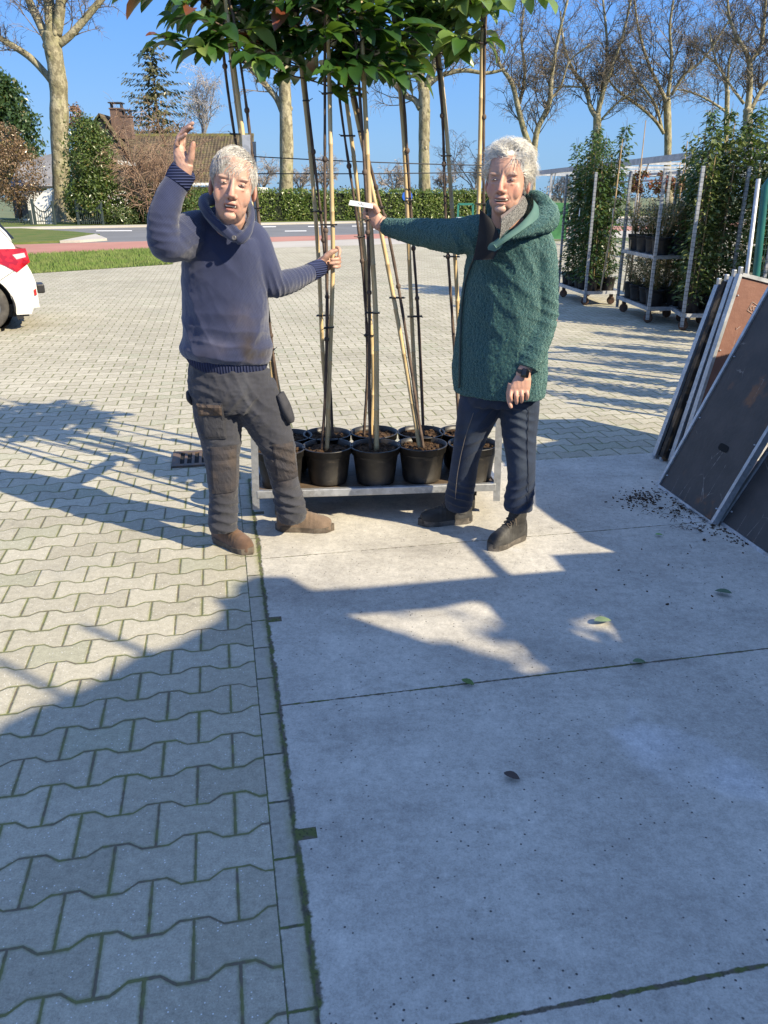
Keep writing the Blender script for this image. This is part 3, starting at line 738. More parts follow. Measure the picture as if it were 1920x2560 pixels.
# soil litter under the shelves
rg = random.Random(4); mb = MB()
for i in range(800):
    c = rg.choice([(1385, 1075, 40, 14), (1490, 1095, 60, 26), (1560, 1140, 60, 22), (1620, 1165, 50, 20), (1385, 1080, 70, 30), (1480, 1240, 200, 90)])
    if c[2] > 150 and rg.random() < .85: continue
    p = G(rg.gauss(c[0], c[2] * .5), rg.gauss(c[1], c[3] * .5)); s_ = rg.uniform(.002, .0065) * (1.8 if rg.random() < .07 else 1)
    mb.box((p.x, p.y, s_ * .4), (s_ * rg.uniform(1, 2.4), s_, s_ * .8), Matrix.Rotation(rg.random() * 6, 3, 'Z') @ Matrix.Rotation(rg.uniform(-.4, .4), 3, 'X'))
for i in range(160):
    p = G(rg.gauss(1510, 40), rg.gauss(1105, 22)); a = rg.random() * 6; q = p + Vector((math.cos(a), math.sin(a), 0)) * rg.uniform(.02, .07); mb.tube([p + Vector((0, 0, .004)), (p + q) / 2 + Vector((0, .01, .012)), q + Vector((0, 0, .004))], .0012, 4)
tag(mb.build('soil_litter', vary('soil_crumbs', (.025, .016, .010), (.07, .04, .022), 30, .95)), 'dark soil crumbs and root bits spilled on the concrete by the shelves', 'soil litter', kind='stuff')
for (x, y, L_, az, lab, cc) in [(1283, 1347, .075, .2, 'pale green fallen leaf lying in the soft light patch on concrete', (.18, .24, .12)), (1580, 1287, .07, 2.6, 'dark green fallen leaf at the right on the shaded concrete', (.05, .09, .05)), (1366, 1433, .05, .1, 'small green fallen leaf beside the mossy slab joint', (.08, .13, .06)), (1088, 1674, .05, -.5, 'dark brown fallen leaf alone on the blue shaded slab', (.05, .035, .03)), (997, 1472, .05, -.6, 'tiny green sprig on the mossy slab joint', (.07, .12, .03)), (1415, 1157, .04, 0, 'small bright green leaf near the spilled soil', (.12, .24, .05)), (640, 1798, .0, 0, '', None)]:
    if not L_: continue
    p = G(x, y, .006); mb = MB(); T_ = LT * L_; T_[:, 1] *= 1.2; T_[:, 2] = T_[:, 2] * .5 + .012 * L_ / .07; ca, sa = math.cos(az), math.sin(az)
    V = [(p.x + a * ca - b * sa, p.y + a * sa + b * ca, p.z + max(0, c)) for a, b, c in T_]; mb.add(V, LF); tag(mb.build('fallen_leaf', vary('leaf_' + str(x), cc, tuple(k * 1.4 for k in cc), 30, .6), None, True), lab, 'leaf')

# ------------------------------------------------------------------ bare plane trees along the road
def m_plane():
    P = coords('Object'); x, y, z = xyz(P); Pv = vec(x * 1.0, y * 1.0, z * .55)
    v = voro(Pv, 3.2, out='Color'); v0 = xyz(v)[0]; n = noise(P, 1.6, 4); c = mix(v0, (.21, .19, .115), (.36, .325, .225)); c = mix(sstep(noise(Pv, 4.5, 4), .48, .6) * .75, c, (.125, .11, .07)); c = mix(sstep(z, 0.0, 3.2, .35, 0.0), c, (.26, .22, .16))
    c = mix(sstep(n, .5, .7) * .35, c, (.27, .28, .12)); return {'Base Color': c, 'bump': (noise(P, 7, 5), .05)}
M_PLANE = mat('plane_bark', m_plane, rough=.9, spec=.2); M_TWIG = vary('plane_twigs', (.12, .098, .075), (.19, .16, .12), .7, .9, spec=.2)
def fasttube(V, F, path, rad, n=3):
    k0 = len(V); m = len(path)
    for i in range(m):
        p = path[i]; t = (path[min(i + 1, m - 1)] - path[max(i - 1, 0)]); a = t.orthogonal().normalized(); b = t.cross(a).normalized(); r = rad[i]
        for k in range(n):
            q = 6.2832 * k / n; V.append((p + a * (r * math.cos(q)) + b * (r * math.sin(q)))[:])
    for i in range(m - 1):
        for k in range(n): a = k0 + i * n + k; b = k0 + i * n + (k + 1) % n; F.append((a, b, b + n, a + n))
def branch(V, F, rg, p, d, L, r, lvl, mpx, droop=0.0, up=.25, dens=1.0):
    n = 5 if lvl < 2 else 4; path = [p]; dd = d.copy()
    for i in range(n):
        dd = (dd + Vector((rg.uniform(-1, 1), rg.uniform(-1, 1), rg.uniform(-1, 1))) * .26 + Vector((0, 0, up * .25 - droop * i * .16))).normalized(); path.append(path[-1] + dd * (L / n))
    fasttube(V, F, path, [max(r * (1 - .75 * i / n), .22 * mpx) for i in range(n + 1)], 4 if lvl == 0 else 3)
    if lvl >= 3: return
    k = int([7, 6, 5][lvl] * dens)
    for j in range(k):
        u = rg.uniform(.2, 1.0); i = min(int(u * n), n - 1); q = path[i].lerp(path[i + 1], u * n - i); s_ = dd.orthogonal().normalized(); s_ = Matrix.Rotation(rg.random() * 6.28, 3, dd) @ s_
        nd = (dd * rg.uniform(.3, .8) + s_ * rg.uniform(.5, 1.0) + Vector((0, 0, up))).normalized()
        branch(V, F, rg, q, nd, L * rg.uniform(.38, .62), max(r * .5, .24 * mpx), lvl + 1, mpx, droop + (.5 if lvl >= 1 else 0), up * .5, dens)
def plane_tree(label, Y, trunk, limbs, seed, dens=1.0, sec=12):
    rg = random.Random(seed); base = D(trunk[0][0], trunk[0][1], Y); base.z = 0 if base.z < 1.5 else 0
    t = thing('plane_tree', label, 'tree', base, 'bare plane trees along the road'); mpx = K / pxm(D(trunk[0][0], trunk[0][1], Y)); trunk = [(x, y, hw * .82) for x, y, hw in trunk]; limbs = [[(x, y, hw * .85) for x, y, hw in l] for l in limbs]
    if Y > 86: trunk = trunk + [(trunk[-1][0], trunk[-1][1] - 14, trunk[-1][2] * .8)]
    mb = MB(); pts = [(*D(x, y, Y), hw * mpx) for x, y, hw in trunk]
    if pts[0][2] > .05: pts = [(pts[0][0], pts[0][1], 0, pts[0][3] * 1.25)] + pts
    else: pts[0] = (pts[0][0], pts[0][1], -.1, pts[0][3] * 1.55); pts.insert(1, (pts[0][0] * .5 + pts[1][0] * .5 if False else pts[0][0], pts[0][1], .6, trunk[0][2] * mpx * 1.12))
    sp = spline(pts, 5); wv = [1 + .05 * rg.uniform(-1, 1) for _ in sp]; mb.tube([q[:3] for q in sp], [q[3] * w_ for q, w_ in zip(sp, wv)], 16)
    for i in range(5):                                     # bosses on the trunk
        q = sp[int(rg.uniform(.35, .95) * len(sp))]; a = rg.random() * 6.28; mb.sphere((q[0] + math.cos(a) * q[3] * .85, q[1] + math.sin(a) * q[3] * .85, q[2]), (q[3] * .3, q[3] * .3, q[3] * .4), 8, 6)
    LV = []; TV = []; TF = []
    for lb_ in limbs:
        dy = rg.uniform(-.3, .3); n_ = len(lb_); P_ = []
        for i, (x, y, hw) in enumerate(lb_): P_.append((*D(x, y, Y + dy * i * 18 * mpx * 1.6), hw * mpx))
        s2 = spline(P_, 4); mb.tube([q[:3] for q in s2], [q[3] for q in s2], 10)
        for k in range(sec):
            u = rg.uniform(.12, 1.0); i = min(int(u * (len(s2) - 1)), len(s2) - 2); p = Vector(s2[i][:3]); d = (Vector(s2[i + 1][:3]) - p).normalized(); s_ = Matrix.Rotation(rg.random() * 6.28, 3, d) @ d.orthogonal().normalized()
            branch(TV, TF, rg, p, (d * .5 + s_ * .8 + Vector((0, 0, .3))).normalized(), rg.uniform(40, 95) * mpx * (1.1 - .4 * u), min(s2[i][3] * .42, 1.6 * mpx), 1, mpx, 0, .35, dens)
    mb.build('trunk', M_PLANE, t, True); MB().add(TV, TF).build('twigs', M_TWIG, t)
def CR(pts): return [(993.7 + .401 * x, .401 * y, hw * .36) for x, y, hw in pts]
YT1, YT2, YT3 = G(135, 481).y, G(618, 476).y, G(920, 471).y
plane_tree('big plane tree at the left with a thick low limb reaching left', YT1, [(141, 482, 27), (134, 400, 23), (129, 300, 22), (127, 200, 22), (122, 150, 21), (114, 100, 21), (113, 70, 20)],
           [[(112, 175, 9), (95, 155, 8), (60, 120, 8), (0, 82, 7), (-60, 40, 6)], [(106, 95, 12), (88, 55, 10), (62, 0, 9), (40, -60, 8)], [(112, 80, 14), (108, 30, 13), (100, -50, 11)], [(128, 95, 9), (150, 78, 8.5), (180, 45, 8), (222, -5, 7), (250, -40, 6)], [(122, 75, 13), (130, 20, 12), (133, -50, 10)]], 1, 1.0, 7)
plane_tree('plane tree behind the left canes, trunk above the middle of the hedge', YT2, [(618, 476, 20), (618, 400, 18), (619, 320, 17), (617, 235, 16), (614, 180, 15), (608, 110, 14), (600, 40, 12)],
           [[(610, 240, 8), (597, 212, 7), (575, 185, 7), (552, 158, 6), (520, 120, 5)], [(618, 150, 8), (625, 110, 8), (635, 50, 7), (640, -20, 6)], [(612, 130, 8), (600, 60, 8), (590, -20, 7)]], 2, 1.0, 8)
plane_tree('plane tree between the right canes with a long bent limb to the left', YT3, [(920, 471, 17), (917, 400, 15), (916, 320, 14), (917, 240, 14), (916, 190, 14)],
           [[(908, 235, 8), (895, 215, 7), (872, 205, 6), (850, 180, 6), (828, 163, 5.5), (795, 130, 5), (770, 90, 4)], [(912, 195, 10), (905, 140, 9), (893, 80, 8), (885, 0, 6)], [(920, 190, 10), (935, 150, 9), (952, 90, 8), (960, 0, 6)], [(921, 190, 6), (950, 165, 5.5), (1000, 152, 5), (1050, 158, 4), (1090, 150, 3)]], 3, 1.1, 11)
plane_tree('forked plane tree just behind the white hair of the green coated man', 88, [(1146, 478, 14), (1146, 400, 13), (1150, 330, 13)],
           [CR([(390, 820, 22), (350, 720, 20), (315, 590, 18), (280, 450, 15), (210, 340, 11), (170, 200, 8)]), CR([(400, 800, 22), (420, 690, 19), (480, 560, 17), (495, 400, 14), (530, 200, 10), (580, 0, 7)]), CR([(320, 560, 12), (350, 400, 10), (330, 200, 8), (350, 0, 6)]), CR([(460, 560, 8), (540, 470, 7), (590, 330, 6), (700, 240, 5)])], 4, 1.3, 18)
plane_tree('plane tree behind the left trolley, fifth along the road', 98, [(1290, 478, 11), (1290, 389, 10.5), (1290, 260, 10)],
           [CR([(735, 630, 19), (700, 570, 16), (680, 470, 14), (610, 380, 11), (560, 240, 8), (540, 60, 6)]), CR([(740, 620, 18), (775, 480, 16), (830, 330, 13), (880, 180, 9), (920, 0, 7)]), CR([(760, 560, 12), (790, 380, 11), (790, 200, 9), (770, 0, 7)]), CR([(750, 660, 8), (810, 590, 7), (880, 530, 6), (980, 470, 5)]), CR([(660, 470, 7), (560, 465, 5.5), (480, 480, 4)])], 5, 1.3, 20)
plane_tree('plane tree rising over the greenhouse frame with a low limb to the left', 104, [(1443, 478, 10), (1442, 380, 9), (1443, 300, 9), (1441, 225, 9)],
           [CR([(1100, 720, 13), (1060, 660, 11), (1000, 600, 10), (920, 540, 9), (840, 480, 8), (780, 400, 5)]), CR([(1110, 540, 14), (1060, 440, 12), (1010, 330, 10), (960, 150, 8), (940, 0, 6)]), CR([(1120, 520, 14), (1140, 330, 11), (1130, 150, 9), (1150, 0, 7)]), CR([(1140, 510, 11), (1210, 400, 10), (1300, 330, 8), (1380, 220, 7), (1480, 60, 5)]), CR([(1090, 700, 10), (1050, 560, 9), (960, 430, 7), (880, 280, 5)])], 6, 1.3, 20)
plane_tree('slim plane tree between the two thick ones at the right', 128, [(1566, 478, 6.5), (1568, 340, 6), (1571, 210, 6)],
           [CR([(1430, 600, 9), (1340, 540, 7), (1240, 495, 6), (1160, 480, 4)]), CR([(1440, 520, 9), (1410, 380, 8), (1330, 300, 6), (1250, 240, 5)]), CR([(1440, 500, 9), (1450, 330, 8), (1480, 200, 6), (1430, 60, 5)])], 7, 1.3, 16)
plane_tree('thick plane tree at the right edge above the tall climbers', 92, [(1612, 478, 13), (1614, 380, 12), (1616, 250, 12)],
           [CR([(1545, 620, 22), (1560, 480, 20), (1555, 320, 17), (1500, 210, 11), (1450, 90, 9), (1440, -60, 7)]), CR([(1570, 590, 15), (1620, 490, 13), (1700, 380, 11), (1760, 200, 8)]), CR([(1565, 330, 14), (1620, 250, 12), (1640, 100, 10), (1650, -60, 8)]), CR([(1530, 560, 10), (1450, 450, 8), (1380, 330, 6), (1340, 150, 5)])], 8, 1.3, 20)

# ------------------------------------------------------------------ evergreens, shrubs, hedge
def crown(name, label, cat, boxes, Y, n, c1, c2, size, group=None, depth=1.0, trunk=None, tr=.15, c3=(.2, .15, .05), kind_trunk=True):
    x0, y0, rx, ry = boxes[0]; t = thing(name, label, cat, (D(x0, y0, Y).x, Y, 0), group); mpx = K / pxm(D(x0, y0, Y)); rg = np.random.RandomState(len(label) * 7 + n); items = []
    tot = sum(b_[2] * b_[3] for b_ in boxes)
    for (cx, cy, rx, ry) in boxes:
        m_ = int(n * rx * ry / tot); c = np.array(D(cx, cy, Y)[:]); nc = max(6, m_ // 26); cd_ = rg.randn(nc, 3); cd_ /= np.linalg.norm(cd_, axis=1, keepdims=True); cr = rg.uniform(.55, 1.0, (nc, 1)) ** .6
        cc = c + cd_ * cr * np.array((rx, min(rx, ry) * depth, ry)) * mpx
        for i in range(m_):
            k = rg.randint(nc); p = cc[k] + rg.randn(3) * mpx * min(rx, ry) * .16
            if p[2] < .02: p[2] = abs(p[2]) * .3 + .03
            nr = (p - c); nr /= np.linalg.norm(nr) + 1e-6; nn = nr + rg.randn(3) * .6; d = rg.randn(3); d[2] -= .2; items.append((p, d, nn, size * rg.uniform(.6, 1.4)))
    leaves('crown', items, leafmat(name + '_leaf_' + str(n), c1, c2, c3, tr), t, True)
    if kind_trunk:
        mb = MB(); b = D(boxes[0][0], boxes[0][1], Y); tr_ = min(.14, boxes[0][2] * mpx * .09); mb.tube([(b.x, Y, 0), (b.x, Y, b.z * .6), (b.x + tr_, Y, b.z)], [tr_, tr_ * .8, tr_ * .45], 8)
        for k in range(6):
            a = rg.rand() * 6.28; mb.tube([(b.x, Y, b.z * .4), (b.x + math.cos(a) * 3.5 * tr_, Y + math.sin(a) * 3.5 * tr_, b.z * .8)], [tr_ * .35, tr_ * .15], 5)
        mb.build('trunk', M_BARK, t, True)
    return t
YB = G(200, 487).y
crown('conifer', 'tall dark conifer at the far left behind the brown shrub', 'tree', [(20, 300, 60, 120), (50, 380, 45, 60), (5, 225, 30, 50)], YB + 14, 11000, (.020, .045, .014), (.05, .09, .03), .34)
crown('shrub', 'reddish brown leafless looking shrub at the far left edge', 'shrub', [(30, 375, 62, 65), (10, 320, 40, 50)], YB + 4, 9000, (.12, .075, .045), (.20, .13, .07), .13, tr=.05)
crown('conifer', 'green arborvitae beside the big plane trunk', 'tree', [(195, 345, 50, 78), (205, 425, 62, 54), (190, 290, 28, 40), (165, 440, 22, 44)], YB + .8, 15000, (.045, .075, .018), (.10, .14, .03), .17)
crown('bush', 'dark green laurel bush right of the iron gate', 'bush', [(285, 440, 60, 48), (330, 450, 45, 40)], YB + 2, 4200, (.03, .055, .014), (.075, .11, .03), .18)
crown('bush', 'rounded light green bush at the kerb beside the gate post', 'bush', [(258, 470, 38, 22)], YB + .3, 1800, (.07, .10, .04), (.12, .16, .06), .13, kind_trunk=False)
crown('bush', 'clipped green bush just left of the blue sweater collar', 'bush', [(420, 448, 34, 38), (398, 430, 22, 26)], YB + 2, 2200, (.045, .08, .02), (.10, .15, .04), .14)
crown('shrub', 'small russet shrub behind the gable roof', 'tree', [(162, 258, 22, 26)], 95, 700, (.16, .09, .05), (.22, .13, .08), .3, tr=.05)
def bare_shrub(name, label, cat, x, y, H_, W_, Y, n, m, seed, up=.5, droop=.0, dens=1.0, group=None, base_spread=.1):
    rg = random.Random(seed); mpx = K / pxm(D(x, y, Y)); b = D(x, y, Y); b.z = max(0, b.z) if b.z > .5 else 0; t = thing(name, label, cat, b, group); V = []; F = []
    for i in range(n):
        a = rg.random() * 6.28; d = Vector((math.cos(a) * W_ / H_, math.sin(a) * W_ / H_ * .6, 1)).normalized(); branch(V, F, rg, b + Vector((math.cos(a), math.sin(a), 0)) * base_spread * rg.random(), d, H_ * mpx * rg.uniform(.5, .95), 2.0 * mpx, 0 if n < 10 else 1, mpx, droop, up, dens)
    MB().add(V, F).build('branches', m, t); return t
M_RB = vary('redbrown_twigs', (.20, .13, .09), (.30, .21, .15), .8, .9, spec=.2); M_GB = vary('grey_twigs', (.26, .22, .19), (.36, .31, .27), .8, .9, spec=.2); M_PB = vary('pale_birch', (.28, .26, .25), (.38, .35, .34), .8, .9, spec=.2)
bare_shrub('shrub', 'large bare reddish shrub left of the raised arm', 'shrub', 352, 484, 180, 66, YB + 1, 16, M_RB, 3, .45, .1, 1.5, base_spread=.9)
bare_shrub('shrub', 'bare brown shrub in front of the long tiled roof', 'shrub', 345, 484, 195, 66, YB + 4, 12, M_RB, 9, .35, .15, 1.5, base_spread=1.2)
bare_shrub('birch', 'bare pale birch beyond the roof', 'tree', 440, 300, 110, 40, 110, 6, M_PB, 5, .6, .2, 1.0)
for i, (x, y, h, w_, Yd, lab) in enumerate([(566, 412, 62, 40, 90, 'bare bushy tree beyond the hedge left of the second plane tree'), (650, 412, 55, 32, 80, 'gnarled bare tree over the hedge right of the second plane tree'), (700, 412, 62, 34, 84, 'gnarled bare tree behind the gripped canes over the hedge'), (850, 412, 48, 46, 120, 'low bare bush over the hedge left of the third plane tree'), (962, 412, 50, 46, 120, 'low bare bush over the hedge right of the third plane tree'), (1025, 412, 105, 46, 92, 'taller bare tree left of the white hair'), (1215, 440, 60, 30, 110, 'bare bush behind the green hood and the left trolley')]):
    bare_shrub('bare_tree', lab, 'tree', x, y, h, w_, Yd, 6, M_GB, 20 + i, .35, .1, 1.1)
# far low scrub line on the horizon
rg = np.random.RandomState(2); it = []
for i in range(12000):
    x = rg.uniform(-190, 260); yy = 330 + rg.uniform(-25, 25); it.append(((x, yy, rg.rand() ** 1.3 * (5.0 + 2.0 * math.sin(x * .08) + 2 * math.sin(x * .31))), rg.randn(3), (rg.randn() * .9, -1, .3), rg.uniform(.5, 1.3)))
tag(leaves('far_scrub', it, leafmat('scrub_leaf', (.035, .045, .04), (.06, .065, .055), (.05, .05, .05), .0), None, True), 'far line of hazy scrub along the horizon', 'scrub', kind='stuff')
# hedge
ha, hb = G(392, 482), G(1075, 474); hw_ = 1.1
hd_ = (hb - ha).normalized(); hn = Vector((-hd_.y, hd_.x, 0)); HL = (hb - ha).length; hz1 = D(600, 411, ha.y).z
hg = thing('hedge', 'long clipped laurel hedge across the road behind the canes', 'hedge', ha + hd_ * HL / 2)
mb = MB(); mb.beam(ha + hn * .75 + Vector((0, 0, hz1 * .47)), hb + hn * .75 + Vector((0, 0, hz1 * .47)), 1.0, hz1 * .90); mb.build('inner_branches', mat('hedge_core', color=(.010, .016, .006), rough=1), hg)  # near-black box stands in for shade in the gaps between leaves
rg = np.random.RandomState(6); it = []
for i in range(15500):
    u = rg.rand() * HL; f_ = rg.rand()
    if f_ < .80: p = ha + hd_ * u + hn * (.12 + rg.uniform(-.16, .16) + .12 * math.sin(u * 1.3)) + Vector((0, 0, hz1 * (rg.rand() ** .9) * (1 + .015 * math.sin(u * 1.7)))); nn = (rg.randn() * .5, -1 + rg.randn() * .4, .35 + rg.randn() * .5)
    else: p = ha + hd_ * u + hn * rg.uniform(.1, 1.3) + Vector((0, 0, hz1 + rg.uniform(-.10, .08) + .03 * math.sin(u * 1.7))); nn = (rg.randn() * .4, rg.randn() * .4, 1)
    if math.sin(u * 2.3 + 1.3 * math.sin(u * .7)) > .86 and rg.rand() < .75: continue
    it.append((p[:], rg.randn(3), nn, rg.uniform(.10, .24)))
leaves('foliage', it, leafmat('hedge_leaf', (.045, .085, .016), (.16, .21, .045), (.22, .22, .06), .2), hg, True)
# spruce
def spruce(label, x, ytop, ybase, wpx, Y, seed):
    rg = random.Random(seed); top = D(x, ytop, Y); mpx = K / pxm(top); Hh = top.z; b = Vector((top.x, Y, 0)); t = thing('spruce', label, 'tree', b); mb = MB(); mb.tube([b, b + Vector((0, 0, Hh * .97))], [.30, .03], 8); mb.build('trunk', M_BARK, t, True)
    it = []; zb = D(x, ybase, Y).z; z = Hh - .3
    while z > zb:
        f = (Hh - z) / (Hh - zb); Rr = wpx * mpx * (.10 + .90 * f ** .85) * rg.uniform(.75, 1.12)
        for k in range(7):
            a = rg.random() * 6.28; L_ = Rr * rg.uniform(.45, 1.12); n_ = int(9 + 26 * f)
            for j in range(n_):
                u = (j + rg.random()) / n_; p = b + Vector((math.cos(a) * L_ * u, math.sin(a) * L_ * u, z - .22 * L_ * u + .16 * L_ * u * u)); side = rg.choice((-1, 1)); w_ = .25 * L_ * (1 - u * .7) * rg.random()
                p += Vector((-math.sin(a) * side * w_, math.cos(a) * side * w_, -abs(w_) * .45 - rg.random() * .10)); it.append((p[:], (math.cos(a) + rg.uniform(-.6, .6), math.sin(a) + rg.uniform(-.6, .6), -.5), (rg.uniform(-.4, .4), rg.uniform(-.5, .1), 1), rg.uniform(.28, .55)))
        z -= .42
    leaves('crown', it, leafmat('spruce_needles', (.040, .048, .022), (.13, .12, .05), (.20, .13, .06), .05), t, True)
spruce('tall ragged spruce behind the long mossy roof', 324, 82, 296, 140, 88, 4)

# ------------------------------------------------------------------ houses across the road
def m_tile():
    P = coords('Object'); x, y, z = xyz(P); r = (z * 5.2).fract(); cx = (x * 3.6 + (z * 5.2).floor() * .0).fract(); n = noise(P, 1.3, 5)
    c = mix(sstep(n, .35, .65), (.075, .060, .045), (.13, .105, .07)); c = mix(sstep(noise(P, 2.8, 4), .5, .66) * .6, c, (.16, .16, .06)); c = mulc(c, .55 + .45 * sstep(r, .0, .35)); c = mulc(c, .72 + .4 * sstep((cx - .5).abs(), .0, .45))
    return {'Base Color': c, 'bump': (r * .7 + (cx - .5).abs(), .08)}
M_TILE = mat('mossy_roof_tiles', m_tile, rough=.9, spec=.2); M_WALLW = vary('white_render', (.68, .67, .63), (.76, .75, .72), .8, .8)
def m_brick():
    P = coords('Object'); n = S.nt.nodes.new('ShaderNodeTexBrick'); x, y, z = xyz(P); S.nt.links.new(vec(x + y, z, 0).s, n.inputs[0]); n.inputs['Scale'].default_value = 4.5; n.inputs['Color1'].default_value = (.12, .055, .038, 1); n.inputs['Color2'].default_value = (.085, .045, .033, 1); n.inputs['Mortar'].default_value = (.25, .22, .19, 1)
    return {'Base Color': S(n.outputs[0])}
M_BRICK = mat('chimney_brick', m_brick, rough=.9)
def roof_quad(mb, a, b, c, d, t=.15): mb.prism([a, b, c, d], (0, .05, -t))
YH = 74.0
h1 = thing('house', 'low house with long mossy tiled roof behind the raised arm', 'house', (D(400, 300, YH).x, YH + 3, 0))
mb = MB(); roof_quad(mb, D(232, 397, YH), D(548, 395, YH), D(548, 293, YH + 5.5), D(232, 294, YH + 5.5)); roof_quad(mb, D(548, 395, YH + 11), D(232, 397, YH + 11), D(232, 294, YH + 5.7), D(548, 293, YH + 5.7)); mb.build('roof', M_TILE, h1)
mb = MB(); a = D(235, 403, YH + .5); b = D(545, 402, YH + .5); mb.box(((a.x + b.x) / 2, YH + 5.5, a.z / 2), (b.x - a.x, 9.6, a.z)); mb.build('wall', M_WALLW, h1)
mb = MB(); mb.beam(D(230, 399, YH - .1), D(550, 397, YH - .1), .22, .20); mb.build('gutter', mat('white_gutter', color=(.75, .76, .76), rough=.4), h1)
mb = MB(); mb.beam(D(232, 292, YH + 5.6), D(548, 291, YH + 5.6), .35, .22); mb.build('ridge', vary('mossy_ridge', (.20, .20, .06), (.13, .11, .07), 2, .9), h1)
wm2 = MB(); a = D(440, 412, YH + .45); wm2.box((a.x, a.y, a.z - .7), (1.6, .12, 1.1)); wf = wm2.build('window', mat('window_glass', color=(.04, .05, .06), rough=.1), h1)
YG = 70.0
h2 = thing('house', 'house with steep dark tiled gable and two brick chimneys', 'house', (D(215, 300, YG).x, YG + 2, 0))
ap, gl_, gr = D(213, 244, YG), D(140, 345, YG), D(292, 352, YG); ev_ = Vector((0, 7, 0))
mb = MB(); mb.prism([ap, gl_, gl_ + ev_, ap + ev_], (-.05, 0, -.22)); mb.prism([ap, gr, gr + ev_, ap + ev_], (.05, 0, -.22)); mb.build('roof', M_TILE, h2)
mb = MB(); q = Vector((0, .25, -.3)); mb.prism([ap + q, gl_ + q + Vector((.3, 0, 0)), Vector((gl_.x + .3, gl_.y + .25, 0)), Vector((gr.x - .3, gr.y + .25, 0)), gr + q + Vector((-.3, 0, 0))], (0, 6.4, 0)); mb.build('wall', vary('weathered_gable', (.10, .085, .06), (.15, .125, .09), 1.5, .9), h2)
mb = MB()
for (a, b) in ((D(255, 350, YG - .2), D(292, 355, YG - .2)),): mb.beam(a, b, .2, .28)
mb.build('barge_board', M_WALLW, h2)
for (x0, x1, y0, y1) in ((244, 262, 236, 300), (269, 281, 252, 300)):
    a, b = D(x0, y1, YG + 1), D(x1, y0, YG + 1); mb = MB(); mb.box(((a.x + b.x) / 2, YG + 1.4, (a.z + b.z) / 2), (b.x - a.x, .8, b.z - a.z)); mb.box(((a.x + b.x) / 2, YG + 1.4, b.z + .05), (b.x - a.x + .12, .92, .10)); ch = mb.build('chimney', M_BRICK, h2)
    mb = MB()
    for sx in (-1, 1): mb.box(((a.x + b.x) / 2 + sx * (b.x - a.x) * .42, YG + 1.4, b.z + .27), (.07, .6, .34))
    mb.box(((a.x + b.x) / 2, YG + 1.4, b.z + .48), (b.x - a.x + .15, .95, .08)); mb.build('chimney_cap', mat('dark_metal', color=(.035, .035, .04), rough=.6), ch)
YW = YB + 9
h3 = thing('house', 'white rendered outbuilding low behind the iron gate', 'house', (D(90, 440, YW).x, YW + 2, 0))
a, b = D(28, 400, YW), D(240, 430, YW); mb = MB(); mb.box(((a.x + b.x) / 2, YW + 2, a.z * .42), (b.x - a.x, 4, a.z * .84)); mb.build('wall', M_WALLW, h3)
mb = MB(); mb.prism([D(20, 402, YW - .3), D(118, 402, YW - .3), D(118, 330, YW + 2.5), D(40, 352, YW + 2.5)], (0, .1, -.15)); mb.build('roof', vary('grey_roof', (.16, .16, .17), (.24, .24, .25), 1, .8), h3)
for x in (45, 180): c = D(x, 450, YW - .02); MB().box((c.x, c.y, c.z), (1.0, .06, 1.3)).build('window', mat('window_glass'), h3)
M_GATE = mat('dark_green_iron', color=(.035, .05, .05), rough=.5)
def iron_fence(label, x0, x1, yt0, yt1, yb, Y, nb, name='iron_gate', cat='gate'):
    t = thing(name, label, cat, (D((x0 + x1) / 2, yb, Y).x, Y, 0))
    for x, yt in ((x0, yt0), (x1, yt1)): a = D(x, yt - 6, Y); MB().box((a.x, Y, a.z / 2), (.14, .14, a.z), bev=.02).build('post', M_GATE, t)
    a, b = D(x0, yt0, Y), D(x1, yt1, Y); mb = MB(); top = []
    for i in range(nb + 1):
        u = i / nb; p = a.lerp(b, u); zt = p.z - .5 * math.sin(math.pi * u) * (1 if yt0 != yt1 or True else 0); top.append(Vector((p.x, Y, zt)))
    mb.tube(top, .035, 6); mb.tube([q - Vector((0, 0, .35)) for q in top], .025, 6); mb.beam((a.x, Y, .25), (b.x, Y, .25), .05, .05); mb.build('rail', M_GATE, t)
    for i in range(1, nb): p = top[i]; MB().tube([(p.x, Y - .04, .1), (p.x, Y - .04, p.z + .08)], .020, 6).build('bar', M_GATE, t)
iron_fence('dark iron gate leaf with curved top right of the big trunk', 163, 217, 436, 442, 486, YB - .5, 12)
iron_fence('dark iron gate leaf left of the big trunk', 68, 112, 436, 440, 486, YB - .5, 9)
iron_fence('low dark railing at the far left behind the white car', -20, 64, 462, 460, 486, YB - .5, 14, 'railing', 'railing')
wa = thing('garden_arch', 'white rendered curved wall piece beside the iron gate', 'garden wall', (D(95, 480, YB + 1).x, YB + 1, 0)); pts = [D(x, y, YB + 1) for x, y in ((70, 484), (70, 450), (80, 428), (95, 412), (112, 408), (112, 484))]; MB().prism(pts, (0, .35, 0)).build('wall', M_WALLW, wa)
